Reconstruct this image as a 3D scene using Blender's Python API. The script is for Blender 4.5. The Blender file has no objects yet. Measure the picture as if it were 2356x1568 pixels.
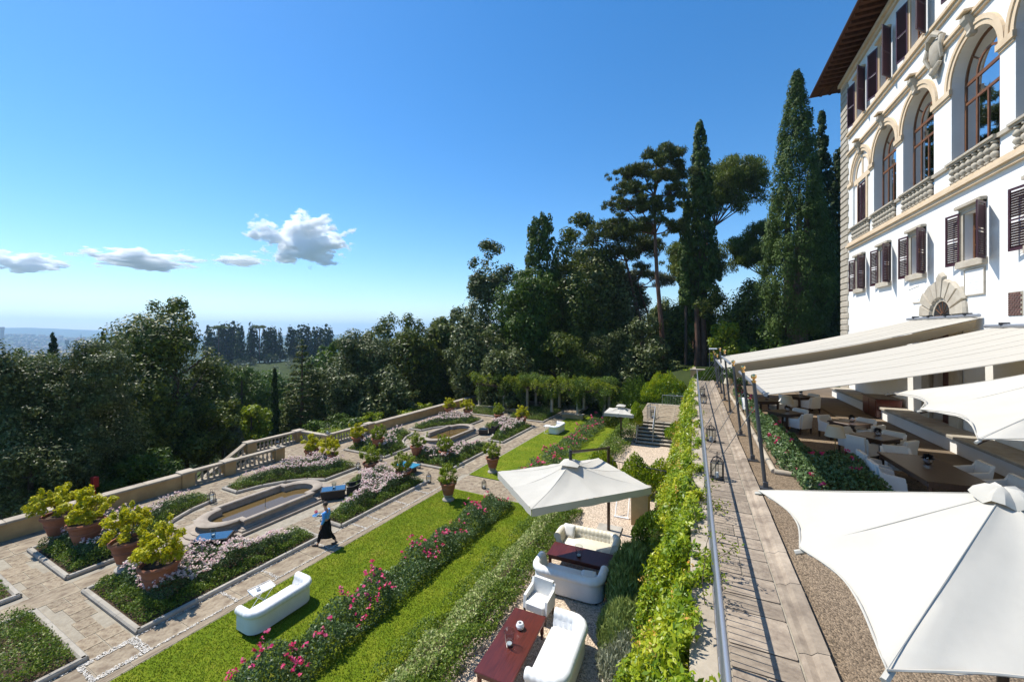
import bpy, bmesh, math, random
import numpy as np
from mathutils import Vector, Matrix
R = math.radians
SC = bpy.context.scene
COL = SC.collection

# ------------------------------------------------------------------ camera
# World: z = 0 on the garden, +Y along the villa front, +X towards the villa.
EYE = 9.0
YAW = R(24.44)
cam_d = bpy.data.cameras.new('camera'); cam = bpy.data.objects.new('camera', cam_d); COL.objects.link(cam)
cam.location = (0, 0, EYE); cam.rotation_euler = (R(90), 0, YAW)
cam_d.sensor_width = 36; cam_d.lens = 14.0; cam_d.shift_y = -0.0094
cam_d.clip_start = 0.05; cam_d.clip_end = 60000
SC.camera = cam

# ------------------------------------------------------------------ sky, sun, exposure
SUN_EL, SUN_AZ = 57.0, -86.0            # degrees; azimuth clockwise from +Y
world = bpy.data.worlds.new('World'); SC.world = world; world.use_nodes = True
wn = world.node_tree; wn.nodes.clear()
sky = wn.nodes.new('ShaderNodeTexSky'); sky.sky_type = 'NISHITA'; sky.sun_disc = False
sky.sun_elevation = R(SUN_EL); sky.sun_rotation = R(SUN_AZ)
sky.altitude = 0; sky.air_density = 1.0; sky.dust_density = 0.15; sky.ozone_density = 3.0
hs = wn.nodes.new('ShaderNodeHueSaturation'); hs.inputs['Saturation'].default_value = 1.34
hs.inputs['Value'].default_value = 1.0
bg = wn.nodes.new('ShaderNodeBackground'); bg.inputs['Strength'].default_value = 0.132
wo = wn.nodes.new('ShaderNodeOutputWorld')
wn.links.new(sky.outputs[0], hs.inputs['Color']); wn.links.new(hs.outputs[0], bg.inputs['Color'])
wn.links.new(bg.outputs[0], wo.inputs['Surface'])
sun_d = bpy.data.lights.new('sun', 'SUN'); sun_d.energy = 5.0; sun_d.angle = R(0.53); sun_d.color = (1.0, 0.955, 0.87)
sun = bpy.data.objects.new('sun', sun_d); COL.objects.link(sun)
sd = Vector((math.sin(R(SUN_AZ)) * math.cos(R(SUN_EL)), math.cos(R(SUN_AZ)) * math.cos(R(SUN_EL)), math.sin(R(SUN_EL))))
sun.rotation_euler = sd.to_track_quat('Z', 'Y').to_euler(); sun.location = (-30, 0, 60)
vs = SC.view_settings; vs.view_transform = 'Standard'; vs.look = 'None'; vs.exposure = 0.48; vs.gamma = 1.0
vs.use_curve_mapping = False
SC.render.engine = 'CYCLES'
cy = SC.cycles
cy.max_bounces = 40; cy.diffuse_bounces = 3; cy.glossy_bounces = 3; cy.transmission_bounces = 5
cy.transparent_max_bounces = 10; cy.volume_bounces = 40; cy.caustics_reflective = False; cy.caustics_refractive = False
cy.volume_step_rate = 1.0; cy.volume_max_steps = 256
cy.sample_clamp_indirect = 4.0
try:
    cy.use_denoising = True; cy.denoiser = 'OPENIMAGEDENOISE'
except Exception:
    pass

# ------------------------------------------------------------------ frames of reference
FP, CX, HY = 916.3, 1178.0, 762.0
FW = np.array((-math.sin(YAW), math.cos(YAW))); RT = np.array((math.cos(YAW), math.sin(YAW)))
def at(px, py, t):
    "the point seen at (px, py) that lies t metres in front of the camera plane"
    u = (px - CX) / FP; q = t * (FW + u * RT)
    return Vector((q[0], q[1], EYE - (py - HY) / FP * t))
def on(px, py, z):
    t = (EYE - z) * FP / (py - HY); return at(px, py, t)
GA = R(2.86)                              # the garden is turned a little against the villa
def gw(a, b, z=0.0):
    return Vector((a * math.sin(GA) + b * math.cos(GA), a * math.cos(GA) - b * math.sin(GA), z))
def wg(x, y):
    return x * math.sin(GA) + y * math.cos(GA), x * math.cos(GA) - y * math.sin(GA)   # a, b

ORD = ['first', 'second', 'third', 'fourth', 'fifth', 'sixth', 'seventh', 'eighth', 'ninth', 'tenth', 'eleventh', 'twelfth',
       'thirteenth', 'fourteenth', 'fifteenth', 'sixteenth', 'seventeenth', 'eighteenth', 'nineteenth', 'twentieth',
       'twenty-first', 'twenty-second', 'twenty-third', 'twenty-fourth', 'twenty-fifth', 'twenty-sixth', 'twenty-seventh', 'twenty-eighth']

# ------------------------------------------------------------------ materials
MT = {}
def nt(name):
    m = bpy.data.materials.new(name); m.use_nodes = True; t = m.node_tree
    b = t.nodes['Principled BSDF']; MT[name] = m
    return m, t, b
def ramp(t, stops):
    n = t.nodes.new('ShaderNodeValToRGB'); e = n.color_ramp.elements
    while len(e) < len(stops): e.new(0.5)
    for k, (p, c) in zip(e, stops):
        k.position = p; k.color = (*c, 1)
    return n
def rgb(c): return (*c, 1)
def mat(name, c, c2=None, rough=0.7, scale=3.0, bump=0.0, bscale=None, metal=0.0, spec=0.4, detail=6, rnd=0.0, coord='Object', stretch=None, mid=(0.35, 0.65)):
    "principled with a noise-mixed colour, optional bump, and optional brightness change from piece to piece"
    m, t, b = nt(name); L = t.links
    b.inputs['Roughness'].default_value = rough; b.inputs['Metallic'].default_value = metal
    b.inputs['Specular IOR Level'].default_value = spec
    tc = t.nodes.new('ShaderNodeTexCoord'); src = tc.outputs[coord]
    if stretch:
        mp = t.nodes.new('ShaderNodeMapping'); mp.inputs['Scale'].default_value = stretch
        L.new(src, mp.inputs['Vector']); src = mp.outputs[0]
    out = None
    if c2 is not None:
        n = t.nodes.new('ShaderNodeTexNoise'); n.inputs['Scale'].default_value = scale; n.inputs['Detail'].default_value = detail
        n.inputs['Roughness'].default_value = 0.65
        L.new(src, n.inputs['Vector'])
        r = ramp(t, [(mid[0], c), (mid[1], c2)]); L.new(n.outputs['Fac'], r.inputs[0]); out = r.outputs[0]
    if rnd > 0:
        oi = t.nodes.new('ShaderNodeObjectInfo'); ge = t.nodes.new('ShaderNodeNewGeometry')
        ad = t.nodes.new('ShaderNodeMath'); ad.operation = 'ADD'; L.new(oi.outputs['Random'], ad.inputs[0]); L.new(ge.outputs['Random Per Island'], ad.inputs[1])
        fr = t.nodes.new('ShaderNodeMath'); fr.operation = 'FRACT'; L.new(ad.outputs[0], fr.inputs[0])
        mr = t.nodes.new('ShaderNodeMapRange'); mr.inputs[3].default_value = 1 - rnd; mr.inputs[4].default_value = 1 + rnd
        L.new(fr.outputs[0], mr.inputs[0])
        h = t.nodes.new('ShaderNodeHueSaturation')
        if out is not None: L.new(out, h.inputs['Color'])
        else: h.inputs['Color'].default_value = rgb(c)
        L.new(mr.outputs[0], h.inputs['Value']); out = h.outputs[0]
    if out is not None: L.new(out, b.inputs['Base Color'])
    else: b.inputs['Base Color'].default_value = rgb(c)
    if bump > 0:
        n2 = t.nodes.new('ShaderNodeTexNoise'); n2.inputs['Scale'].default_value = bscale or scale * 4; n2.inputs['Detail'].default_value = 5
        L.new(src, n2.inputs['Vector'])
        bp = t.nodes.new('ShaderNodeBump'); bp.inputs['Strength'].default_value = bump; bp.inputs['Distance'].default_value = 0.03
        L.new(n2.outputs['Fac'], bp.inputs['Height']); L.new(bp.outputs[0], b.inputs['Normal'])
    return m
def leafmat(name, cols, rough=0.45, trans=0.25, spec=0.5, tint=None, patch=0.0):
    "leaf: colour differs from leaf to leaf, some light comes through"
    m, t, b = nt(name); L = t.links
    ge = t.nodes.new('ShaderNodeNewGeometry')
    r = ramp(t, [(i / max(1, len(cols) - 1), c) for i, c in enumerate(cols)])
    if patch > 0:
        tc = t.nodes.new('ShaderNodeTexCoord'); n = t.nodes.new('ShaderNodeTexNoise'); n.inputs['Scale'].default_value = patch; n.inputs['Detail'].default_value = 2
        L.new(tc.outputs['Object'], n.inputs['Vector'])
        mm = t.nodes.new('ShaderNodeMath'); mm.operation = 'MULTIPLY_ADD'; mm.inputs[1].default_value = 0.5
        s2 = t.nodes.new('ShaderNodeMath'); s2.operation = 'MULTIPLY_ADD'; s2.inputs[1].default_value = 1.6; s2.inputs[2].default_value = -0.55
        L.new(n.outputs['Fac'], s2.inputs[0]); L.new(ge.outputs['Random Per Island'], mm.inputs[0]); L.new(s2.outputs[0], mm.inputs[2])
        L.new(mm.outputs[0], r.inputs[0])
    else:
        L.new(ge.outputs['Random Per Island'], r.inputs[0])
    b.inputs['Roughness'].default_value = rough; b.inputs['Specular IOR Level'].default_value = spec
    L.new(r.outputs[0], b.inputs['Base Color'])
    tr = t.nodes.new('ShaderNodeBsdfTranslucent')
    if tint:
        mx = t.nodes.new('ShaderNodeMix'); mx.data_type = 'RGBA'; mx.blend_type = 'MULTIPLY'; mx.inputs[0].default_value = 1
        L.new(r.outputs[0], mx.inputs[6]); mx.inputs[7].default_value = rgb(tint); L.new(mx.outputs[2], tr.inputs['Color'])
    else:
        L.new(r.outputs[0], tr.inputs['Color'])
    ms = t.nodes.new('ShaderNodeMixShader'); ms.inputs[0].default_value = trans
    L.new(b.outputs[0], ms.inputs[1]); L.new(tr.outputs[0], ms.inputs[2])
    L.new(ms.outputs[0], t.nodes['Material Output'].inputs['Surface'])
    return m
def clothmat(name, c, trans=0.25, rough=0.9, bump=0.15, bscale=6.0, stretch=None):
    m = mat(name, c, tuple(k * 0.93 for k in c), rough=rough, scale=2.0, bump=bump, bscale=bscale, spec=0.15, stretch=stretch)
    t = m.node_tree; L = t.links; b = t.nodes['Principled BSDF']
    if trans > 0:
        tr = t.nodes.new('ShaderNodeBsdfTranslucent'); tr.inputs['Color'].default_value = rgb(tuple(k * f for k, f in zip(c, (1.0, 0.80, 0.48))))
        ms = t.nodes.new('ShaderNodeMixShader'); ms.inputs[0].default_value = trans
        L.new(b.outputs[0], ms.inputs[1]); L.new(tr.outputs[0], ms.inputs[2]); L.new(ms.outputs[0], t.nodes['Material Output'].inputs['Surface'])
    return m
def glassmat(name, tint=(0.9, 0.95, 0.95), refl=1.0, ior=1.5, rough=0.02):
    m = bpy.data.materials.new(name); m.use_nodes = True; t = m.node_tree; t.nodes.clear(); L = t.links; MT[name] = m
    tp = t.nodes.new('ShaderNodeBsdfTransparent'); tp.inputs[0].default_value = rgb(tint)
    gl = t.nodes.new('ShaderNodeBsdfGlossy'); gl.inputs['Roughness'].default_value = rough
    fr = t.nodes.new('ShaderNodeFresnel'); fr.inputs['IOR'].default_value = ior
    mu = t.nodes.new('ShaderNodeMath'); mu.operation = 'MULTIPLY'; mu.inputs[1].default_value = refl; mu.use_clamp = True
    ms = t.nodes.new('ShaderNodeMixShader'); o = t.nodes.new('ShaderNodeOutputMaterial')
    ge = t.nodes.new('ShaderNodeNewGeometry'); iv = t.nodes.new('ShaderNodeMath'); iv.operation = 'SUBTRACT'; iv.inputs[0].default_value = 1.0; L.new(ge.outputs['Backfacing'], iv.inputs[1])
    m0 = t.nodes.new('ShaderNodeMath'); m0.operation = 'MULTIPLY'; L.new(fr.outputs[0], m0.inputs[0]); L.new(iv.outputs[0], m0.inputs[1]); L.new(m0.outputs[0], mu.inputs[0]); L.new(mu.outputs[0], ms.inputs[0]); L.new(tp.outputs[0], ms.inputs[1]); L.new(gl.outputs[0], ms.inputs[2]); L.new(ms.outputs[0], o.inputs['Surface'])
    return m

mat('plaster', (0.80, 0.79, 0.765), (0.74, 0.725, 0.69), rough=0.9, scale=0.6, bump=0.12, bscale=14, spec=0.2)
mat('trim', (0.70, 0.555, 0.39), (0.62, 0.47, 0.31), rough=0.85, scale=1.6, bump=0.15, bscale=20, spec=0.2, rnd=0.05)
mat('grey_stone', (0.40, 0.365, 0.31), (0.29, 0.26, 0.215), rough=0.9, scale=2.2, bump=0.35, bscale=18, spec=0.2, rnd=0.10)
mat('villa_stone', (0.47, 0.42, 0.34), (0.37, 0.32, 0.25), rough=0.9, scale=2.5, bump=0.25, bscale=16, spec=0.2, rnd=0.07)
mat('fountain_stone', (0.38, 0.32, 0.255), (0.27, 0.22, 0.175), rough=0.8, scale=1.8, bump=0.25, bscale=14, spec=0.3)
mat('paving', (0.37, 0.305, 0.215), (0.17, 0.125, 0.085), rough=0.85, scale=3.2, bump=0.6, bscale=9, rnd=0.10, spec=0.25, detail=9)
mat('walk_stone', (0.36, 0.295, 0.225), (0.19, 0.15, 0.115), rough=0.85, scale=2.4, bump=0.45, bscale=11, rnd=0.16, spec=0.25, detail=9)
mat('mortar', (0.36, 0.32, 0.25), (0.26, 0.225, 0.175), rough=0.95, scale=4, bump=0.3, bscale=30, spec=0.2)
mat('wall_ochre', (0.50, 0.35, 0.17), (0.36, 0.235, 0.11), rough=0.9, scale=0.9, bump=0.2, bscale=12, spec=0.2, detail=9)
mat('cap_stone', (0.44, 0.38, 0.30), (0.31, 0.26, 0.20), rough=0.9, scale=1.5, bump=0.3, bscale=14, spec=0.2, rnd=0.08)
mat('soil', (0.10, 0.07, 0.045), (0.06, 0.04, 0.028), rough=0.95, scale=6, bump=0.6, bscale=30, spec=0.1)
mat('terracotta', (0.36, 0.145, 0.080), (0.26, 0.10, 0.058), rough=0.85, scale=2.2, bump=0.15, bscale=10, spec=0.25, rnd=0.12)
mat('rail_metal', (0.36, 0.38, 0.42), rough=0.35, metal=0.55, spec=0.5)
mat('dark_metal', (0.045, 0.045, 0.05), rough=0.45, metal=0.6)
mat('pole_grey', (0.10, 0.105, 0.115), rough=0.35, metal=0.5)
mat('brass', (0.83, 0.52, 0.22), rough=0.22, metal=1.0)
mat('steel_wire', (0.30, 0.30, 0.31), rough=0.4, metal=0.8)
mat('mahogany', (0.115, 0.022, 0.014), (0.065, 0.014, 0.010), rough=0.28, scale=2.5, spec=0.55, stretch=(10, 1, 1), coord='Object')
mat('dark_wood', (0.060, 0.030, 0.018), (0.035, 0.018, 0.011), rough=0.35, scale=3, spec=0.5, stretch=(8, 1, 1))
mat('eave_wood', (0.12, 0.048, 0.022), (0.06, 0.024, 0.012), rough=0.7, scale=3, stretch=(1, 8, 1), rnd=0.25, spec=0.3)
mat('window_wood', (0.20, 0.085, 0.035), (0.14, 0.055, 0.022), rough=0.5, scale=4)
mat('shutter_paint', (0.058, 0.017, 0.024), (0.045, 0.013, 0.018), rough=0.45, scale=3, spec=0.45)
mat('wicker', (0.035, 0.026, 0.021), (0.018, 0.013, 0.011), rough=0.55, scale=40, bump=0.6, bscale=90)
mat('leather_white', (0.80, 0.79, 0.77), (0.74, 0.73, 0.70), rough=0.42, scale=2, bump=0.08, bscale=10, spec=0.45)
mat('leather_cream', (0.70, 0.64, 0.51), (0.64, 0.58, 0.45), rough=0.42, scale=2, bump=0.08, bscale=10, spec=0.45)
mat('white_paint', (0.80, 0.80, 0.79), rough=0.4, spec=0.45)
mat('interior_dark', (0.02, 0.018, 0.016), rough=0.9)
mat('bark', (0.135, 0.10, 0.075), (0.07, 0.05, 0.038), rough=0.95, scale=4, bump=0.8, bscale=10, stretch=(1, 1, 0.25), spec=0.1)
mat('pine_bark', (0.19, 0.105, 0.07), (0.09, 0.055, 0.042), rough=0.95, scale=3, bump=0.8, bscale=8, stretch=(1, 1, 0.35), spec=0.1)
mat('skin', (0.50, 0.27, 0.18), rough=0.55)
mat('hair', (0.055, 0.038, 0.028), rough=0.7)
mat('shirt_blue', (0.10, 0.36, 0.78), (0.085, 0.32, 0.72), rough=0.8, scale=5, bump=0.3, bscale=7, spec=0.2)
mat('black_cloth', (0.012, 0.012, 0.013), rough=0.9, spec=0.15)
mat('shoe', (0.03, 0.022, 0.018), rough=0.4)
mat('roof_tile', (0.38, 0.17, 0.09), (0.27, 0.12, 0.065), rough=0.9, scale=1.5, rnd=0.1)
mat('red_paint', (0.28, 0.010, 0.012), rough=0.35)
mat('succulent', (0.012, 0.013, 0.012), (0.03, 0.018, 0.022), rough=0.5)
mat('chrome', (0.75, 0.75, 0.77), rough=0.12, metal=1.0)
mat('blue_tile', (0.05, 0.27, 0.42), (0.04, 0.20, 0.33), rough=0.25, scale=8)
mat('plate', (0.72, 0.72, 0.71), rough=0.25)
mat('rock', (0.38, 0.31, 0.23), (0.25, 0.20, 0.15), rough=0.9, scale=4, bump=0.6, bscale=8, rnd=0.2)
clothmat('canvas', (0.53, 0.495, 0.43), trans=0.17, bump=0.10, bscale=3, stretch=(0.5, 5, 1))
clothmat('umbrella_cloth', (0.55, 0.52, 0.455), trans=0.12, bump=0.25, bscale=3.0)
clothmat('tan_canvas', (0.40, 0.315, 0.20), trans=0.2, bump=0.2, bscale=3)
clothmat('slipcover', (0.72, 0.705, 0.665), trans=0.0, bump=0.25, bscale=5)
clothmat('lamp_shade', (0.70, 0.64, 0.50), trans=0.3, bump=0.1, bscale=30, stretch=(1, 1, 0.05))
clothmat('curtain', (0.60, 0.58, 0.53), trans=0.2)
glassmat('pane', (0.55, 0.60, 0.62), refl=9.0)
glassmat('clear_glass', (0.88, 0.91, 0.91), refl=2.5)

def ground_mat(name, stops, scale, bscale, bump, scale2=0.25, rough=0.95, vor=0.0):
    m, t, b = nt(name); L = t.links; tc = t.nodes.new('ShaderNodeTexCoord')
    n = t.nodes.new('ShaderNodeTexNoise'); n.inputs['Scale'].default_value = scale; n.inputs['Detail'].default_value = 8; n.inputs['Roughness'].default_value = 0.7
    n2 = t.nodes.new('ShaderNodeTexNoise'); n2.inputs['Scale'].default_value = scale2; n2.inputs['Detail'].default_value = 4
    for k in (n, n2): L.new(tc.outputs['Object'], k.inputs['Vector'])
    ma = t.nodes.new('ShaderNodeMath'); ma.operation = 'MULTIPLY_ADD'; ma.inputs[1].default_value = 0.55; L.new(n.outputs['Fac'], ma.inputs[0])
    m2 = t.nodes.new('ShaderNodeMath'); m2.operation = 'MULTIPLY'; m2.inputs[1].default_value = 0.45; L.new(n2.outputs['Fac'], m2.inputs[0]); L.new(m2.outputs[0], ma.inputs[2])
    r = ramp(t, stops); L.new(ma.outputs[0], r.inputs[0]); col = r.outputs[0]
    if vor > 0:
        v = t.nodes.new('ShaderNodeTexVoronoi'); v.inputs['Scale'].default_value = vor; L.new(tc.outputs['Object'], v.inputs['Vector'])
        sp = t.nodes.new('ShaderNodeSeparateColor'); L.new(v.outputs['Color'], sp.inputs[0])
        mr = t.nodes.new('ShaderNodeMapRange'); mr.inputs[3].default_value = 0.55; mr.inputs[4].default_value = 1.45; L.new(sp.outputs[0], mr.inputs[0])
        h = t.nodes.new('ShaderNodeHueSaturation'); L.new(col, h.inputs['Color']); L.new(mr.outputs[0], h.inputs['Value']); col = h.outputs[0]
        bp = t.nodes.new('ShaderNodeBump'); bp.inputs['Strength'].default_value = bump; bp.inputs['Distance'].default_value = 0.02; bp.invert = True
        L.new(v.outputs['Distance'], bp.inputs['Height'])
    else:
        n3 = t.nodes.new('ShaderNodeTexNoise'); n3.inputs['Scale'].default_value = bscale; n3.inputs['Detail'].default_value = 4; L.new(tc.outputs['Object'], n3.inputs['Vector'])
        bp = t.nodes.new('ShaderNodeBump'); bp.inputs['Strength'].default_value = bump; bp.inputs['Distance'].default_value = 0.03; L.new(n3.outputs['Fac'], bp.inputs['Height'])
    L.new(col, b.inputs['Base Color']); L.new(bp.outputs[0], b.inputs['Normal'])
    b.inputs['Roughness'].default_value = rough; b.inputs['Specular IOR Level'].default_value = 0.132
    return m
ground_mat('lawn', [(0.32, (0.075, 0.125, 0.006)), (0.47, (0.130, 0.185, 0.008)), (0.58, (0.19, 0.22, 0.014)), (0.70, (0.30, 0.25, 0.07))], 9, 60, 0.9, 0.9)
ground_mat('gravel', [(0.3, (0.44, 0.34, 0.25)), (0.7, (0.56, 0.45, 0.34))], 3, 40, 0.9, 0.5, vor=34)
ground_mat('brown_gravel', [(0.3, (0.17, 0.125, 0.085)), (0.7, (0.25, 0.19, 0.13))], 3, 40, 0.9, 0.5, vor=42)
ground_mat('woodland', [(0.3, (0.020, 0.030, 0.008)), (0.55, (0.045, 0.062, 0.016)), (0.75, (0.10, 0.095, 0.04))], 0.3, 2, 0.6, 0.01)

LG = leafmat
LG('leaf_oak', [(0.034, 0.056, 0.006), (0.072, 0.102, 0.010), (0.120, 0.150, 0.016), (0.180, 0.200, 0.026)], rough=0.5, trans=0.28, spec=0.3)
LG('leaf_ilex', [(0.036, 0.054, 0.010), (0.072, 0.096, 0.018), (0.120, 0.148, 0.034), (0.215, 0.235, 0.085)], rough=0.5, trans=0.24, spec=0.35)
LG('leaf_green', [(0.034, 0.072, 0.006), (0.068, 0.122, 0.009), (0.115, 0.180, 0.014)], rough=0.5, trans=0.32, spec=0.3)
LG('leaf_cypress', [(0.030, 0.056, 0.010), (0.062, 0.105, 0.017), (0.115, 0.170, 0.028)], rough=0.6, trans=0.2, spec=0.2, patch=0.7)
LG('leaf_cypress_dark', [(0.016, 0.032, 0.007), (0.030, 0.054, 0.009), (0.050, 0.080, 0.013)], rough=0.65, trans=0.12, spec=0.2)
LG('leaf_pine', [(0.040, 0.058, 0.010), (0.080, 0.104, 0.016), (0.135, 0.155, 0.028)], rough=0.55, trans=0.25, spec=0.25)
LG('leaf_stone_pine', [(0.058, 0.091, 0.010), (0.111, 0.143, 0.016), (0.176, 0.202, 0.023)], rough=0.55, trans=0.3, spec=0.25)
LG('leaf_yellow', [(0.26, 0.29, 0.006), (0.50, 0.49, 0.010), (0.64, 0.58, 0.016)], rough=0.5, trans=0.4, tint=(1.0, 0.95, 0.4), spec=0.3)
LG('leaf_lime', [(0.11, 0.18, 0.008), (0.22, 0.29, 0.012), (0.34, 0.36, 0.016)], rough=0.5, trans=0.4, spec=0.3)
LG('leaf_vine', [(0.055, 0.13, 0.006), (0.17, 0.27, 0.010), (0.36, 0.42, 0.014), (0.55, 0.52, 0.03)], rough=0.4, trans=0.38, spec=0.45, patch=0.8)
LG('leaf_box', [(0.035, 0.075, 0.008), (0.085, 0.150, 0.014), (0.16, 0.23, 0.022), (0.24, 0.30, 0.03)], rough=0.5, trans=0.3, spec=0.3)
LG('leaf_rose', [(0.040, 0.085, 0.022), (0.085, 0.145, 0.040), (0.150, 0.215, 0.070)], rough=0.45, trans=0.25, spec=0.4)
LG('leaf_variegated', [(0.08, 0.15, 0.016), (0.18, 0.25, 0.035), (0.36, 0.40, 0.12), (0.52, 0.52, 0.24)], rough=0.5, trans=0.25, spec=0.3)
LG('leaf_rosemary', [(0.16, 0.21, 0.05), (0.24, 0.30, 0.08), (0.33, 0.38, 0.12)], rough=0.7, trans=0.25, spec=0.2)
LG('leaf_lavender', [(0.22, 0.24, 0.15), (0.32, 0.335, 0.22), (0.42, 0.41, 0.29)], rough=0.7, trans=0.2, spec=0.2)
LG('leaf_olive', [(0.075, 0.092, 0.045), (0.12, 0.14, 0.075), (0.17, 0.185, 0.11)], rough=0.55, trans=0.2, spec=0.3)
LG('petal_pink', [(0.74, 0.52, 0.50), (0.78, 0.66, 0.60), (0.80, 0.73, 0.64), (0.74, 0.38, 0.48)], rough=0.7, trans=0.3, spec=0.2)
LG('petal_red', [(0.60, 0.03, 0.08), (0.66, 0.05, 0.20), (0.70, 0.20, 0.30)], rough=0.7, trans=0.3, spec=0.2)
LG('petal_white', [(0.75, 0.74, 0.70), (0.70, 0.66, 0.55)], rough=0.7, trans=0.3, spec=0.2)
LG('petal_orange', [(0.66, 0.40, 0.08), (0.70, 0.54, 0.18), (0.62, 0.26, 0.05)], rough=0.7, trans=0.3, spec=0.2)
LG('leaf_pergola', [(0.050, 0.095, 0.012), (0.105, 0.170, 0.020), (0.19, 0.26, 0.035)], rough=0.5, trans=0.35, spec=0.3)
LG('grass_blade', [(0.095, 0.150, 0.006), (0.155, 0.215, 0.010), (0.23, 0.26, 0.02)], rough=0.6, trans=0.4, spec=0.2)
LG('far_green', [(0.040, 0.065, 0.016), (0.070, 0.098, 0.026), (0.105, 0.130, 0.038)], rough=0.7, trans=0.15, spec=0.2)

# ------------------------------------------------------------------ objects
def tag(o, label=None, cat=None, group=None, kind=None):
    if label: o['label'] = label
    if cat: o['category'] = cat
    if group: o['group'] = group
    if kind: o['kind'] = kind
    return o
def link(name, data, parent=None, loc=(0, 0, 0), rz=0.0, mt=None, scale=None):
    o = bpy.data.objects.new(name, data); COL.objects.link(o)
    o.location = loc
    if rz: o.rotation_euler = (0, 0, rz)
    if scale is not None: o.scale = scale
    if parent is not None: o.parent = parent
    if mt is not None and data is not None and len(data.materials) == 0: data.materials.append(MT[mt])
    return o
def thing(name, label, cat, loc=(0, 0, 0), rz=0.0, group=None):
    return tag(link(name, None, None, loc, rz), label, cat, group)
def struct(o): o['kind'] = 'structure'; return o
def copy_tree(o, parent=None):
    c = o.copy(); COL.objects.link(c); c.parent = parent
    for ch in list(o.children): copy_tree(ch, c)
    return c

class MB:
    "collects faces of one piece"
    def __init__(s): s.v = []; s.f = []
    def add(s, vs, fs):
        k = len(s.v); s.v.extend(tuple(p) for p in vs); s.f.extend(tuple(i + k for i in f) for f in fs); return s
    def box(s, x0, x1, y0, y1, z0, z1):
        return s.add([(x0, y0, z0), (x1, y0, z0), (x1, y1, z0), (x0, y1, z0), (x0, y0, z1), (x1, y0, z1), (x1, y1, z1), (x0, y1, z1)],
                     [(0, 3, 2, 1), (4, 5, 6, 7), (0, 1, 5, 4), (1, 2, 6, 5), (2, 3, 7, 6), (3, 0, 4, 7)])
    def bbox(s, x0, x1, y0, y1, z0, z1, b=0.02):
        "box with chamfered upright and top edges"
        b = min(b, (x1 - x0) / 3, (y1 - y0) / 3, (z1 - z0) / 3)
        def ring(i, z): return [(x0 + i, y0 + b, z), (x0 + b, y0 + i, z), (x1 - b, y0 + i, z), (x1 - i, y0 + b, z), (x1 - i, y1 - b, z), (x1 - b, y1 - i, z), (x0 + b, y1 - i, z), (x0 + i, y1 - b, z)]
        return s.rings([ring(0, z0), ring(0, z1 - b), [(x0 + b + (p[0] - x0) * (x1 - x0 - 2 * b) / (x1 - x0), y0 + b + (p[1] - y0) * (y1 - y0 - 2 * b) / (y1 - y0), z1) for p in ring(0, z1)]])
    def rings(s, rs, closed=True, cap=True):
        n = len(rs[0]); k = len(s.v)
        for r in rs: s.v.extend(tuple(p) for p in r)
        m = n if closed else n - 1
        for i in range(len(rs) - 1):
            for j in range(m):
                a = k + i * n + j; b = k + i * n + (j + 1) % n
                s.f.append((a, b, b + n, a + n))
        if cap and closed:
            s.f.append(tuple(k + j for j in reversed(range(n)))); s.f.append(tuple(k + (len(rs) - 1) * n + j for j in range(n)))
        return s
    def prism(s, poly, z0, z1):
        return s.rings([[(p[0], p[1], z0) for p in poly], [(p[0], p[1], z1) for p in poly]])
    def lathe(s, prof, n=20, c=(0, 0, 0), sx=1.0, sy=1.0):
        return s.rings([[(c[0] + r * sx * math.cos(2 * math.pi * j / n), c[1] + r * sy * math.sin(2 * math.pi * j / n), c[2] + z) for j in range(n)] for r, z in prof])
    def tube(s, pts, r, n=8, cap=True):
        "round bar along a line; r may be a list"
        P = [Vector(p) for p in pts]; k = len(P); rr = r if isinstance(r, (list, tuple)) else [r] * k
        rs = []; up = None
        for i in range(k):
            d = (P[min(i + 1, k - 1)] - P[max(i - 1, 0)])
            if d.length < 1e-9: d = Vector((0, 0, 1))
            d.normalize()
            if up is None:
                up = Vector((0, 0, 1)) if abs(d.z) < 0.9 else Vector((1, 0, 0))
            u = d.cross(up)
            if u.length < 1e-6: u = d.cross(Vector((1, 0, 0)))
            u.normalize(); w = u.cross(d); w.normalize(); up = w
            rs.append([P[i] + (u * math.cos(2 * math.pi * j / n) + w * math.sin(2 * math.pi * j / n)) * rr[i] for j in range(n)])
        return s.rings(rs, cap=cap)
    def grid(s, f, nu, nv):
        k = len(s.v)
        for i in range(nu + 1):
            for j in range(nv + 1): s.v.append(tuple(f(i / nu, j / nv)))
        for i in range(nu):
            for j in range(nv):
                a = k + i * (nv + 1) + j; s.f.append((a, a + nv + 1, a + nv + 2, a + 1))
        return s
    def mesh(s, name='m'):
        me = bpy.data.meshes.new(name); me.from_pydata(s.v, [], s.f); me.update(); return me
    def build(s, name, mt, parent=None, loc=(0, 0, 0), rz=0.0, smooth=False):
        me = s.mesh(name); bm = bmesh.new(); bm.from_mesh(me); bmesh.ops.recalc_face_normals(bm, faces=bm.faces); bm.to_mesh(me); bm.free()
        me.materials.append(MT[mt])
        if smooth:
            me.polygons.foreach_set('use_smooth', [True] * len(me.polygons)); sharp(me)
        return link(name, me, parent, loc, rz)
def sharp(me, ang=40):
    try: me.set_sharp_from_angle(angle=R(ang))
    except Exception: pass

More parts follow.
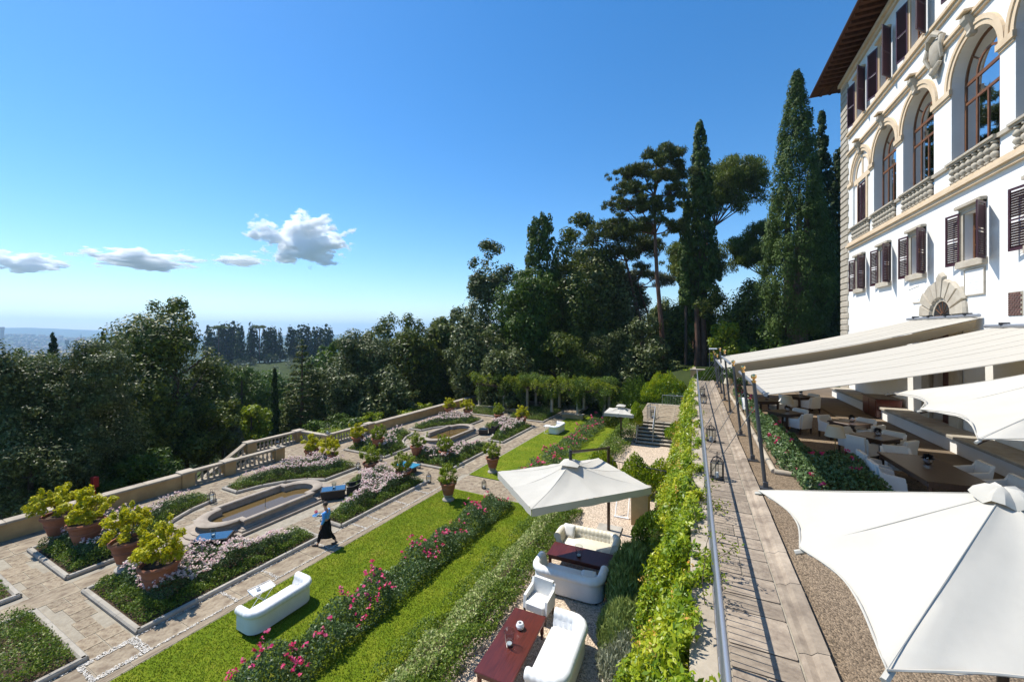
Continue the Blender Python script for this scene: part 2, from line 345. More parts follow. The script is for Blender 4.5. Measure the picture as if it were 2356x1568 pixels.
# ------------------------------------------------------------------ leaves
def quads(name, V, mt, nper=None):
    "V: (n, nper, 3) corner positions, one face each"
    nper = nper or V.shape[1]; n = len(V); me = bpy.data.meshes.new(name)
    me.vertices.add(n * nper); me.vertices.foreach_set('co', V.astype(np.float32).ravel())
    me.loops.add(n * nper); me.loops.foreach_set('vertex_index', np.arange(n * nper, dtype=np.int32))
    me.polygons.add(n); me.polygons.foreach_set('loop_start', np.arange(0, n * nper, nper, dtype=np.int32))
    me.update(calc_edges=True); me.materials.append(MT[mt]); return me
def unit(a): return a / np.maximum(np.linalg.norm(a, axis=-1, keepdims=True), 1e-9)
def leafV(C, N, L, W, rng, T=None):
    n = len(C)
    if T is None: T = np.cross(N, rng.normal(size=(n, 3)))
    else: T = T - N * (T * N).sum(1, keepdims=True)
    T = unit(T); B = np.cross(N, T); L = np.asarray(L).reshape(-1, 1); W = np.asarray(W).reshape(-1, 1)
    bend = N * L * 0.10
    return np.stack([C - T * L / 2, C + B * W / 2 + T * L * 0.05 + bend, C + T * L / 2, C - B * W / 2 + T * L * 0.05 + bend], 1)
def leafT(C, N, L, W, rng, T=None):
    'three-cornered leaf for crowns seen from afar'
    V = leafV(C, N, L, W, rng, T); return np.stack([V[:, 1], V[:, 2], V[:, 3] * .5 + V[:, 0] * .5], 1) if len(V) else V[:, :3]
def blob_leaves(blobs, n, L, rng, asp=0.5, out=0.6, shell=(0.72, 1.06), up=0.15, T=None, lv=(0.65, 1.35), tri=False):
    "leaves spread through the outer part of ellipsoids (x, y, z, rx, ry, rz)"
    B = np.asarray(blobs, float); w = (B[:, 3] * B[:, 4] + B[:, 3] * B[:, 5] + B[:, 4] * B[:, 5]); i = rng.choice(len(B), n, p=w / w.sum())
    d = unit(rng.normal(size=(n, 3))); r = rng.uniform(shell[0], shell[1], (n, 1)) ** 0.7
    C = B[i, :3] + d * r * B[i, 3:6]
    nn = unit(d / B[i, 3:6] * B[i, 3:6].mean(1, keepdims=True)); N = unit(nn * out + unit(rng.normal(size=(n, 3))) * (1 - out) + np.array((0, 0, up)))
    l = L * rng.uniform(lv[0], lv[1], n)
    if T is not None: T = np.broadcast_to(np.array(T, float), (n, 3)) + rng.normal(size=(n, 3)) * 0.35
    return leafT(C, N, l * 1.2, l * asp * 1.25, rng, T) if tri else leafV(C, N, l, l * asp, rng, T)

# ================================================================== terrain
def sm(t): t = np.clip(t, 0, 1); return t * t * (3 - 2 * t)
HAZE = 1.3e-4
RIDGE = at(560, 790, 340)
def terrain_h(x, y):
    x = np.asarray(x, float); y = np.asarray(y, float)
    a = x * math.sin(GA) + y * math.cos(GA); b = x * math.cos(GA) - y * math.sin(GA)
    dl = np.maximum(-(b + 28.3), 0); df = np.maximum(a - 46, 0)
    z = -0.4 - 2.6 * sm(dl / 4) - 92 * (1 - np.exp(-dl / 420))
    left = sm((-x - 4) / 14)
    z = z - left * 22 * (1 - np.exp(-df / 160))
    hi = sm((x + 5.2) / 3.0) * sm((y - 37) / 5)
    z = z * (1 - hi) + hi * (4.35 + 0.02 * np.maximum(y - 40, 0))
    dx, dy = x - RIDGE.x, y - RIDGE.y
    s = dx * RT[0] + dy * RT[1]; f = dx * FW[0] + dy * FW[1]
    z = z + 47 * np.exp(-(s / 230) ** 2 - (f / 95) ** 2) * (1 + 0.05 * np.sin(s / 31.0))
    r = np.hypot(x, y); th = np.arctan2(x, y)
    lo = 0.3 + 0.7 * sm((-th - 1.02) / 0.16)
    z = z + lo * (125 + 45 * np.sin(th * 9 + 0.6) + 18 * np.sin(th * 31) + 9 * np.sin(th * 67 + 1)) * np.exp(-((r - 5600) / 900) ** 2) * 0.5
    z = z + lo * (95 + 80 * np.sin(th * 12 + 4.40) + 16 * np.sin(th * 23 + 1) + 8 * np.sin(th * 51)) * np.exp(-((r - 10500) / 1700) ** 2)
    return z
def ground_z(x, y): return float(terrain_h(x, y))
def build_terrain():
    rad = np.concatenate([[0.0], np.geomspace(6, 14500, 120)]); nt_ = 240
    th = np.linspace(0, 2 * np.pi, nt_, endpoint=False); RR, TH = np.meshgrid(rad[1:], th, indexing='ij')
    x = RR * np.sin(TH); y = RR * np.cos(TH); z = terrain_h(x, y)
    V = np.stack([x, y, z], -1).reshape(-1, 3); V = np.vstack([V, [(0, 0, -0.4)]])
    F = []; n = nt_
    for i in range(len(rad) - 2):
        for j in range(n): F.append((i * n + j, (i + 1) * n + j, (i + 1) * n + (j + 1) % n, i * n + (j + 1) % n))
    c = len(V) - 1
    for j in range(n): F.append((c, j, (j + 1) % n))
    me = bpy.data.meshes.new('hillside'); me.from_pydata(V.tolist(), [], F); me.update(); me.materials.append(MT['woodland'])
    me.polygons.foreach_set('use_smooth', [True] * len(me.polygons))
    struct(link('hillside', me))
build_terrain()

# ================================================================== garden: paving, lawn, beds
BC, P1, P2 = -20.2, 12.1, 27.6            # axis of the parterres and their two middles
def quadrant(sb, sa, ac, n=12, o=0.0):
    "outline (b, a) of one bed: a quarter of the parterre less the oval round the fountain"
    rb, ra = 3.55 + o, 4.15 + o; b0, b1, a0, a1 = 0.8 + o, 4.85 - o, 0.55 + o, 6.65 - o
    t0 = math.asin(a0 / ra); t1 = math.acos(b0 / rb)
    arc = [(rb * math.cos(t0 + (t1 - t0) * i / n), ra * math.sin(t0 + (t1 - t0) * i / n)) for i in range(n + 1)]
    pts = [(b1, a0), (b1, a1), (b0, a1)] + arc[::-1]
    return [(BC + sb * p[0], ac + sa * p[1]) for p in pts]
def in_poly(poly, B, A):
    B = np.asarray(B); A = np.asarray(A); r = np.zeros(B.shape, bool); n = len(poly)
    for i in range(n):
        (x0, y0), (x1, y1) = poly[i], poly[(i + 1) % n]
        if y0 == y1: continue
        c = ((y0 > A) != (y1 > A)) & (B < (x1 - x0) * (A - y0) / (y1 - y0) + x0); r ^= c
    return r
def dist_poly(poly, B, A):
    d = np.full(np.shape(B), 1e9); n = len(poly)
    for i in range(n):
        p = np.array(poly[i]); q = np.array(poly[(i + 1) % n]); v = q - p
        t = np.clip(((B - p[0]) * v[0] + (A - p[1]) * v[1]) / max(v @ v, 1e-9), 0, 1)
        d = np.minimum(d, np.hypot(B - p[0] - t * v[0], A - p[1] - t * v[1]))
    return d
BEDS = []
for ac in (P1, P2):
    for sb in (1, -1):
        for sa in (-1, 1): BEDS.append(quadrant(sb, sa, ac))
rect = lambda b0, b1, a0, a1: [(b1, a0), (b1, a1), (b0, a1), (b0, a0)]
EXTRA = [rect(-19.4, -15.35, -6, 4.3), rect(-25.05, -21.0, -6, 4.3), rect(-25.0, -20.95, 36.3, 42.6), rect(-19.4, -15.3, 36.3, 42.2)]
FOUNT = [(BC, P1), (BC, P2)]

pav = MB().prism([gw(a, b)[:2] for a, b in ((-9, -27.2), (-9, -13.9), (47, -13.9), (47, -27.2))][::-1], -0.3, 0.0).build('garden_pavement', 'mortar')
struct(pav)
cross = MB().prism([gw(a, b)[:2] for a, b in ((18.75, -13.9), (18.75, -7.7), (20.95, -7.7), (20.95, -13.9))][::-1], -0.3, 0.004).build('garden_path', 'mortar')
struct(cross)
slab_me = MB().bbox(-0.5, 0.5, -0.5, 0.5, 0, 1, 0.03).mesh('slab'); slab_me.materials.append(MT['paving'])
rs = random.Random(4)
def near_fountain(b, a, ac): return ((b - BC) / 2.25) ** 2 + ((a - ac) / 3.25) ** 2 < 1
def slab_ok(b0, b1, a0, a1):
    bb = np.array([b0, b1, b1, b0, (b0 + b1) / 2]); aa = np.array([a0, a0, a1, a1, (a0 + a1) / 2])
    for p in BEDS + EXTRA:
        if in_poly(p, bb, aa).any(): return False
    for fb, fa in FOUNT:
        if any(near_fountain(p, q, fa) for p, q in zip(bb, aa)): return False
    return True
n_slab = 0; far_slabs = MB()
def slab(parent, b0, b1, a0, a1, far=False):
    global n_slab
    g = 0.012; h = 0.009 + rs.random() * 0.005
    if far:
        P = [gw(a, b)[:2] for a, b in ((a0 + g, b0 + g), (a1 - g, b0 + g), (a1 - g, b1 - g), (a0 + g, b1 - g))][::-1]
        far_slabs.prism(P, 0.001, h); return
    o = link('paving_slab', slab_me, parent, gw((a0 + a1) / 2, (b0 + b1) / 2, 0.001), -GA + rs.uniform(-0.006, 0.006), None, (b1 - b0 - 2 * g, a1 - a0 - 2 * g, h)); n_slab += 1
def split_slab(parent, b0, b1, a0, a1, far, depth):
    if depth == 0: return
    m = (a0 + a1) / 2 if a1 - a0 > b1 - b0 else (b0 + b1) / 2
    for q in (((b0, b1, a0, m), (b0, b1, m, a1)) if a1 - a0 > b1 - b0 else ((b0, m, a0, a1), (m, b1, a0, a1))):
        if slab_ok(*q): slab(parent, *q, far)
        else: split_slab(parent, *q, far, depth - 1)
def fill(parent, b0, b1, a0, a1, row, ln, far=False):
    b = b0
    while b < b1 - 0.05:
        w = min(row * rs.uniform(0.8, 1.25), b1 - b); w = b1 - b if b1 - b - w < 0.3 else w
        a = a0 - rs.random() * 0.5
        while a < a1 - 0.05:
            l = ln * rs.uniform(0.6, 1.4); e = min(a + l, a1); e = a1 if a1 - e < 0.3 else e; s = max(a, a0)
            if slab_ok(b, b + w, s, e): slab(parent, b, b + w, s, e, far)
            else: split_slab(parent, b, b + w, s, e, far, 3)
            a = e
        b += w
fill(pav, -15.2, -14.25, 0.5, 20.9, 0.95, 1.25)
fill(pav, -14.22, -13.92, 0.5, 18.7, 0.3, 2.6)
fill(pav, -25.1, -15.2, 3.0, 20.9, 0.95, 1.5)
fill(pav, -27.15, -25.15, 3.0, 20.9, 1.0, 1.5)
fill(cross, -13.85, -9.5, 18.8, 20.9, 1.05, 1.05)
fill(pav, -27.1, -14.0, 20.95, 46, 1.0, 1.5, True)
if far_slabs.v: tag(far_slabs.build('paving_slabs_far', 'paving', pav), kind='stuff')
# pebble mosaic bands along the path
def pebbles(name, rects, parent, n, s=0.045, seed=2):
    r = np.random.default_rng(seed); V = []
    ar = np.array([(q[1] - q[0]) * (q[3] - q[2]) for q in rects]); i = r.choice(len(rects), n, p=ar / ar.sum()); q = np.array(rects)[i]
    b = q[:, 0] + (q[:, 1] - q[:, 0]) * r.random(n); a = q[:, 2] + (q[:, 3] - q[:, 2]) * r.random(n)
    c = np.stack([a * math.sin(GA) + b * math.cos(GA), a * math.cos(GA) - b * math.sin(GA), np.full(n, 0.026)], 1)
    N = unit(np.stack([r.normal(0, .25, n), r.normal(0, .25, n), np.ones(n)], 1))
    me = quads(name, leafV(c, N, s * r.uniform(.7, 1.3, n), s * .8 * r.uniform(.7, 1.3, n), r), 'pebble'); return tag(link(name, me, parent), kind='stuff')
mat('pebble', (0.55, 0.51, 0.45), rough=0.7, rnd=0.35)
pr = [(-14.27, -14.2, 0.5, 18.7), (-15.27, -15.2, 0.5, 18.7)] + [(-15.2, -14.25, a - .05, a + .05) for a in (1.5, 3.4, 5.3, 7.6, 9.0, 11.2, 13.1, 14.0, 15.9, 17.5)]
pr += [(-15.15, -14.3, 4.1, 4.22), (-15.15, -14.3, 5.15, 5.27), (-15.2, -15.08, 4.1, 5.27), (-14.37, -14.25, 4.1, 5.27)]
pebbles('pebble_bands', pr, pav, 5200)

# lawn, bank and gravel court
def sheet(name, mt, poly, z, t=0.25): return struct(MB().prism(poly, z - t, z).build(name, mt))
lawn_near = sheet('lawn', 'lawn', [gw(a, b)[:2] for a, b in ((-9, -13.86), (-9, -7.2), (18.7, -7.2), (18.7, -13.86))][::-1], 0.03)
lawn_far = sheet('lawn', 'lawn', [gw(a, b)[:2] for a, b in ((21.0, -13.86), (21.0, -7.2), (41, -7.2), (41, -13.86))][::-1], 0.03)
def bank_z(x, y):
    a, b = wg(x, y); xl = -7.75 + a * math.sin(GA); f = np.clip((x - xl) / max(-4.95 - xl, 0.3), 0, 1); return 0.03 + 1.37 * float(sm(f))
def bank_pt(u, v):
    y = -6 + 44 * u; xl = -7.75 + y * 0.05; x = xl + (-4.9 - xl) * v
    return (x, y, 0.0 + 1.40 * float(sm(v)) + 0.02 * math.sin(9 * y) * math.sin(7 * x))
struct(MB().grid(bank_pt, 60, 8).build('planted_bank', 'soil', smooth=True))
struct(MB().box(-4.95, -0.05, -6, 28.2, 0.2, 1.4).build('gravel_court', 'gravel'))
struct(MB().box(-4.95, -3.72, 28.2, 40, 0.2, 1.395).build('gravel_path', 'gravel'))

def blades(name, regions, n, h, mt, parent, seed, zf):
    r = np.random.default_rng(seed); ar = np.array([(q[1] - q[0]) * (q[3] - q[2]) for q in regions]); i = r.choice(len(regions), n, p=ar / ar.sum()); q = np.array(regions)[i]
    b = q[:, 0] + (q[:, 1] - q[:, 0]) * r.random(n); a = q[:, 2] + (q[:, 3] - q[:, 2]) * r.random(n)
    x = a * math.sin(GA) + b * math.cos(GA); y = a * math.cos(GA) - b * math.sin(GA); z = np.full(n, zf)
    th = r.uniform(0, 6.28, n); w = 0.012; hh = h * r.uniform(.5, 1.3, n); lean = r.normal(0, .6, (n, 2))
    p = np.stack([x, y, z], 1); e = np.stack([np.cos(th) * w, np.sin(th) * w, 0 * th], 1); tip = p + np.stack([lean[:, 0] * hh, lean[:, 1] * hh, hh], 1)
    me = quads(name, np.stack([p - e, p + e, tip], 1), mt, 3); return tag(link(name, me, parent), 'short green lawn grass' if parent is None else None, None, None, 'stuff')
blades('grass', [(-13.86, -10.4, 1.5, 18.6), (-9.4, -7.4, 3, 18.6)], 90000, 0.045, 'grass_blade', lawn_near, 5, 0.025)
blades('grass', [(-13.86, -10.4, 21.1, 40), (-9.4, -7.4, 21, 38)], 25000, 0.05, 'grass_blade', lawn_far, 6, 0.025)

# ---- beds
def lump(b, a, k=1.0, p=0.0): return 0.5 + 0.22 * np.sin(b * 3.1 * k + 1.7 * np.sin(a * 2.1 * k + p)) + 0.22 * np.sin(a * 3.7 * k + p + 1.3 * np.sin(b * 2.7 * k)) + 0.06 * np.sin(11 * a * k) * np.sin(9 * b * k)
def scatter(poly, n, rng, dmin, dmax):
    P = np.array(poly); lo, hi = P.min(0), P.max(0); out = []; got = 0
    while got < n:
        B = rng.uniform(lo[0], hi[0], 4 * n); A = rng.uniform(lo[1], hi[1], 4 * n); k = in_poly(poly, B, A)
        B, A = B[k], A[k]; d = dist_poly(poly, B, A); k = (d >= dmin) & (d <= dmax)
        if k.sum() == 0: return np.zeros(0), np.zeros(0), np.zeros(0)
        out.append(np.stack([B[k], A[k], d[k]])); got += int(k.sum())
    o = np.concatenate(out, 1)[:, :n]; return o
def plants(name, poly, n, h0, h1, L, mt, parent, org, rng, dmin=0.12, dmax=99, asp=0.55, k=1.0, top=0.5, ph=0.0, upright=False, round_=0.35, z0=0.0):
    "leafy mass inside an outline; org = (a, b) of the parent"
    B, A, d = scatter(poly, n, rng, dmin, dmax)
    if len(B) == 0: return None
    edge = np.clip((d - dmin) / round_, 0, 1); wid = min(dmax, d.max()) - dmin
    if dmax < 50: edge = np.clip(np.minimum(d - dmin, dmax - d) / (wid * 0.5), 0, 1)
    H = (h0 + (h1 - h0) * lump(B, A, k, ph)) * (0.45 + 0.55 * np.sqrt(edge))
    Z = H * rng.random(n) ** top
    N = unit(np.stack([rng.normal(0, .7, n), rng.normal(0, .7, n), rng.uniform(-.1, 1.3, n)], 1)); l = L * rng.uniform(.6, 1.4, n)
    C = np.stack([B - org[1], A - org[0], Z + z0], 1) + rng.normal(0, .02, (n, 3))
    T = None
    if upright: T = np.stack([rng.normal(0, .4, n), rng.normal(0, .4, n), np.ones(n)], 1); N = unit(np.stack([rng.normal(0, 1, n), rng.normal(0, 1, n), rng.normal(0, .3, n)], 1))
    me = quads(name, leafT(C, N, l * 1.2, l * asp * 1.25, rng, T), mt); return link(name, me, parent)
def blossoms(name, poly, n, h0, h1, L, mt, parent, org, rng, dmin=0.5, k=1.0, ph=0.0, per=5, clus=None):
    B, A, d = scatter(poly, n, rng, dmin, 99)
    if len(B) == 0: return None
    if clus is not None:
        kk = lump(B, A, clus, 2.0) > 0.5; B, A = B[kk], A[kk]
    n = len(B)
    H = (h0 + (h1 - h0) * lump(B, A, k, ph)) * rng.uniform(.82, 1.1, n)
    c = np.repeat(np.stack([B - org[1], A - org[0], H], 1), per, 0) + rng.normal(0, L * .35, (n * per, 3))
    N = unit(np.stack([rng.normal(0, .6, n * per), rng.normal(0, .6, n * per), np.ones(n * per)], 1)); l = L * rng.uniform(.7, 1.3, n * per)
    me = quads(name, leafV(c, N, l, l * .9, rng), mt); return tag(link(name, me, parent), kind='stuff')
kerb_prof = [(-0.09, 0.0), (-0.09, 0.07), (-0.05, 0.12), (0.05, 0.12), (0.09, 0.07), (0.09, 0.0)]
def kerb_run(poly, parent, org, closed=True, mt='grey_stone', prof=kerb_prof, ln=1.6):
    n = len(poly)
    for i in range(n if closed else n - 1):
        p = np.array(poly[i]); q = np.array(poly[(i + 1) % n]); l = np.linalg.norm(q - p); m = max(1, int(round(l / ln))); d = (q - p) / l; nn = np.array((-d[1], d[0]))
        for j in range(m):
            s = p + d * (l * j / m + 0.006) - d * (0.04 if j == 0 else 0); e = p + d * (l * (j + 1) / m - 0.006) + d * (0.04 if j == m - 1 else 0)
            mb = MB().rings([[(c[0] + nn[0] * w - org[1], c[1] + nn[1] * w - org[0], z) for w, z in prof] for c in (s, e)])
            mb.build('kerb_stone', mt, parent)
def bed(poly, label, seed, roses=True, nL=7000, nF=420, far=False, petal='petal_pink', low='leaf_box', white=False):
    P = np.array(poly); cb, ca = P.mean(0); org = (ca, cb); rng = np.random.default_rng(seed)
    t = thing('flower_bed', label, 'flower bed', gw(ca, cb, 0.022), -GA, 'kerbed flower beds of the garden')
    kp = [poly[0], poly[1], poly[2]] + ([poly[3]] + [poly[i] for i in range(6, len(poly), 3)] if len(poly) > 5 else [poly[3]])
    kerb_run(kp, t, org, ln=2.2 if far else 1.6)
    MB().prism([(p[0] - cb, p[1] - ca) for p in poly], 0.004, 0.05).build('soil', 'soil', t)
    ph = seed * 1.3
    s = 1.5 if far else 1.0
    plants('box_hedge', poly, int(nL * 1.7 / s), 0.20, 0.66, 0.07 * s, low, t, org, rng, 0.14, 0.72, k=1.7, ph=ph)
    if roses:
        plants('rose_leaves', poly, int(nL * 1.7 / s), 0.50, 0.98, 0.08 * s, 'leaf_rose', t, org, rng, 0.58, ph=ph)
        if nF: blossoms('rose_blossoms', poly, int(nF * 1.0), 0.50, 1.0, 0.068 * (1.25 if far else 1), petal, t, org, rng, 0.66, ph=ph)
    else:
        plants('low_leaves', poly, nL, 0.3, 0.85, 0.075, 'leaf_variegated' if white else 'leaf_box', t, org, rng, 0.5, ph=ph)
        plants('low_leaves', poly, nL * 2, 0.25, 0.75, 0.075, 'leaf_box', t, org, rng, 0.1, ph=ph)
    return t
bed(BEDS[0], 'rose bed with pale pink blooms beside the blue-topped table, nearest the lawn', 11, nL=11000, nF=900)
bed(BEDS[1], 'rose bed with pale pink blooms right behind the walking waiter', 12, nL=10000, nF=900)
bed(BEDS[2], 'rose bed with two potted trees at the left end, beside the ochre wall', 13, nL=9000, nF=420)
bed(BEDS[3], 'long pink rose bed along the baluster railing, left of the near fountain', 14, nL=9000, nF=700)
bed(BEDS[4], 'rose bed between the far fountain and the lawn, near half', 15, nL=6000, nF=420, far=True)
bed(BEDS[5], 'rose bed behind the wicker chair at the far fountain, lawn side', 16, nL=6000, nF=450, far=True)
bed(BEDS[6], 'small rose bed behind the pair of pots on the cross path', 17, nL=6000, nF=260, far=True)
bed(BEDS[7], 'far rose bed along the solid wall, left of the far fountain', 18, nL=6000, nF=420, far=True)
bed(EXTRA[0], 'evergreen bed with speckled leaves in the bottom left corner', 21, roses=False, nL=9000, white=True)
bed(EXTRA[1], 'dark evergreen bed cut by the left edge of the picture', 22, roses=False, nL=5000)
bed(EXTRA[2], 'pale leafy bed in front of the pergola, wall side', 23, roses=False, nL=4000, far=True, white=True)
bed(EXTRA[3], 'pale leafy bed in front of the pergola, lawn side', 24, roses=False, nL=4000, far=True, white=True)

# ---- long rose hedges on the lawn and the planted bank
def strip(name, label, cat, b0, b1, a0, a1, parts, seed, zfun=None):
    poly = rect(b0, b1, a0, a1); cb, ca = (b0 + b1) / 2, (a0 + a1) / 2; rng = np.random.default_rng(seed)
    t = thing(name, label, cat, gw(ca, cb, 0.03), -GA)
    for kind, args in parts:
        if kind == 'p': plants(parent=t, org=(ca, cb), rng=rng, poly=poly, **args)
        else: blossoms(parent=t, org=(ca, cb), rng=rng, poly=poly, **args)
    return t
pr_ = dict(name='rose_leaves', h0=0.15, h1=1.15, L=0.075, mt='leaf_rose', k=0.9, top=0.55, dmin=0.02, round_=0.5)
def fl(n, far=1.0): return dict(name='rose_blossoms', n=n, h0=0.2, h1=1.17, L=0.085 * far, mt='petal_red', dmin=0.15, k=0.9, per=6, clus=0.55)
lowb = dict(name='box_edging', h0=0.25, h1=0.5, L=0.06, mt='leaf_box', dmin=0.0, dmax=0.30, k=2.0)
strip('rose_hedge', 'long hedge of red and pink roses on the near lawn', 'hedge', -10.7, -9.25, 0.5, 18.2, [('p', dict(pr_, n=40000, L=.085)), ('p', dict(lowb, n=9000)), ('f', fl(330))], 31)
strip('rose_hedge', 'hedge of red roses on the far lawn leading to the pergola', 'hedge', -10.9, -9.3, 21.3, 39, [('p', dict(pr_, n=14000, L=0.10)), ('f', fl(170, 1.3))], 32)
def bank_plants(name, label, cat, x0, x1, y0, y1, n, h0, h1, L, mt, seed, k=1.0, asp=0.55, top=0.5, gap=0.0):
    rng = np.random.default_rng(seed); y = rng.uniform(y0, y1, n); f = rng.random(n); x = (x0(y) if callable(x0) else x0) * (1 - f) + (x1(y) if callable(x1) else x1) * f
    edge = np.clip(np.minimum(f, 1 - f) * 4, 0, 1); lu = lump(x, y, k, seed); H = (h0 + (h1 - h0) * lu) * (0.5 + 0.5 * np.sqrt(edge))
    if gap: H = np.where(lu < gap, H * 0.15, H)
    xl = -7.75 + y * 0.05; zg = 1.40 * sm((x - xl) / (-4.9 - xl))
    z = zg + H * rng.random(n) ** top; N = unit(np.stack([rng.normal(0, .7, n), rng.normal(0, .7, n), rng.uniform(-.1, 1.3, n)], 1)); l = L * rng.uniform(.6, 1.4, n)
    me = quads(name, leafT(np.stack([x, y, z], 1), N, l * 1.2, l * asp * 1.25, rng), mt); return tag(link(name, me), label, cat)
XL = lambda y: -7.75 + y * 0.05
bank_plants('box_hedge', 'broken row of dark box balls at the foot of the bank', 'hedge', lambda y: XL(y) - 0.15, lambda y: XL(y) + 0.6, 5, 27, 18000, 0.2, 0.85, 0.07, 'leaf_box', 41, k=0.75, gap=0.45)
bank_plants('variegated_shrub', 'pale variegated shrub covering the middle of the bank', 'shrub', lambda y: XL(y) + 0.55, lambda y: XL(y) + 2.15, 5, 27, 36000, 0.15, 0.75, 0.085, 'leaf_variegated', 42, k=1.1)
bank_plants('box_hedge', 'uneven glossy green box hedge along the gravel court', 'hedge', lambda y: XL(y) + 1.95, lambda y: XL(y) + 2.75, 5, 16.5, 22000, 0.10, 0.75, 0.07, 'leaf_box', 43, k=0.9)
bank_plants('box_hedge', 'far box hedge climbing beside the gravel path to the stairs', 'hedge', lambda y: XL(y) + 0.3, lambda y: XL(y) + 2.6, 24, 40, 20000, 0.3, 0.9, 0.10, 'leaf_box', 44, k=0.8)
rk = random.Random(9)
for i in range(26):
    y = 6.6 + i * 0.37 + rk.uniform(-.08, .08); s = rk.uniform(.09, .17); mb = MB()
    mb.lathe([(0.0, -0.5), (0.7, -0.45), (1.0, 0), (0.75, 0.45), (0.0, 0.6)], 7); mb.v = [(v[0] * s * rk.uniform(.8, 1.3), v[1] * s * rk.uniform(.8, 1.3), v[2] * s * rk.uniform(.7, 1.1)) for v in mb.v]
    tag(mb.build('edging_rock', 'rock', None, (-4.78 + rk.uniform(-.07, .1), y, 1.42), rk.uniform(0, 3)), ORD[i] + ' rough rock from the near end of the row edging the gravel', 'rock', 'rocks edging the gravel court')

# ---- fountains
def outline(la, wb, rc, n=12):
    pts = [(wb, -la), (wb, la), (rc, la)]
    pts += [(rc * math.cos(math.pi * i / n), la + 0.12 + rc * math.sin(math.pi * i / n)) for i in range(n + 1)]
    pts += [(-rc, la), (-wb, la), (-wb, -la), (-rc, -la)]
    pts += [(rc * math.cos(math.pi + math.pi * i / n), -la - 0.12 + rc * math.sin(math.pi + math.pi * i / n)) for i in range(n + 1)] + [(rc, -la)]
    return pts
def ring_at(o, z): return [(p[0], p[1], z) for p in outline(1.62 + o, 1.22 + o, 0.92 + o)]
mwat, twat, bwat = nt('pool_water'); bwat.inputs['Base Color'].default_value = (0.115, 0.075, 0.028, 1); bwat.inputs['Roughness'].default_value = 0.06; bwat.inputs['Specular IOR Level'].default_value = 0.5
def fountain(label, ac):
    t = thing('stone_fountain', label, 'fountain', gw(ac, BC, 0.022), -GA)
    for o, z0, z1 in ((0.50, 0.0, 0.09), (0.36, 0.092, 0.17)):
        MB().rings([ring_at(o, z0), ring_at(o, z1 - 0.02), ring_at(o - 0.02, z1)]).build('step', 'fountain_stone', t)
    prof = [(0.22, 0.172), (0.24, 0.20), (0.10, 0.26), (0.08, 0.38), (0.15, 0.44), (0.17, 0.48), (0.14, 0.52), (0.04, 0.54), (-0.06, 0.52), (-0.10, 0.47), (-0.07, 0.43), (-0.10, 0.12)]
    MB().rings([ring_at(o, z) for o, z in prof], cap=False).build('basin', 'fountain_stone', t, smooth=True)
    MB().rings([ring_at(-0.09, 0.17), ring_at(-0.095, 0.20)]).build('water', 'pool_water', t)
    mb = MB().tube([(0, 0, 0.15), (0, 0, 0.62)], 0.012, 6); mb.build('jet_pipe', 'dark_metal', t)
    return t
fountain('long stone fountain basin with brown water in front of the waiter', P1)
fountain('far stone fountain basin among the pots, nearly dry', P2)

# ================================================================== garden walls and balustrades
bal_prof = [(0.075, 0.0), (0.075, 0.05), (0.045, 0.07), (0.05, 0.10), (0.095, 0.20), (0.085, 0.27), (0.045, 0.38), (0.04, 0.43), (0.06, 0.46), (0.045, 0.49), (0.075, 0.51), (0.075, 0.56)]
bal_me = MB().lathe(bal_prof, 8).mesh('baluster'); bal_me.materials.append(MT['cap_stone']); bal_me.polygons.foreach_set('use_smooth', [True] * len(bal_me.polygons)); sharp(bal_me, 50)
def balustrade(label, p, q, z0=0.0, z1=None, n=None):
    p, q = Vector((p[0], p[1], z0)), Vector((q[0], q[1], z0 if z1 is None else z1)); d = q - p; l = math.hypot(d.x, d.y); k = d.z / l
    t = thing('stone_balustrade', label, 'balustrade', p, math.atan2(d.y, d.x), 'stone balustrades of the garden wall')
    def bar(w, h0, h1): return MB().rings([[(x, -w, h0 + k * x), (x, w, h0 + k * x), (x, w, h1 + k * x), (x, -w, h1 + k * x)] for x in (0, l)])
    bar(0.15, 0.0, 0.14).build('plinth', 'cap_stone', t); bar(0.15, 0.70, 0.78).build('rail', 'cap_stone', t); bar(0.19, 0.781, 0.86).build('rail_cap', 'cap_stone', t)
    n = n or max(2, int(l / 0.27))
    for i in range(n):
        x = (i + .5) * l / n; link('baluster', bal_me, t, (x, 0, 0.14 + k * x))
    return t
def pier(label, x, y, z=0.0, w=0.31, h=0.92):
    t = thing('wall_pier', label, 'pier', (x, y, z), -GA, 'ochre piers of the garden wall')
    MB().box(-w, w, -w, w, -0.3, h - 0.12).build('shaft', 'wall_ochre', t); MB().bbox(-w - .06, w + .06, -w - .06, w + .06, h - 0.119, h, .025).build('cap', 'cap_stone', t); return t
def garden_wall(label, a0, a1, b=-27.42, h=0.72):
    t = thing('garden_wall', label, 'wall', gw((a0 + a1) / 2, b, 0), -GA); l = (a1 - a0) / 2
    MB().box(-0.22, 0.22, -l, l, -4.0, h).build('wall_face', 'wall_ochre', t)
    n = max(1, int(2 * l / 1.5))
    for i in range(n): MB().bbox(-0.29, 0.29, -l + 2 * l * i / n + .004, -l + 2 * l * (i + 1) / n - .004, h + .001, h + 0.10, .02).build('coping_stone', 'cap_stone', t)
garden_wall('low ochre plaster wall with stone coping, left end of the garden', -9, 11.55)
garden_wall('low ochre plaster wall with stone coping, running to the pergola', 25.85, 45.5)
WB = -27.42
for lab, a in (('ochre pier where the near wall meets the balusters', 11.87), ('second ochre pier, between two lengths of near balusters', 14.1), ('ochre pier with a lantern at the left of the stair opening', 17.3),
               ('ochre pier with a tall lantern at the right of the stair opening', 21.3), ('ochre pier where the far wall meets the balusters', 25.52)):
    pier(lab, *gw(a, WB)[:2])
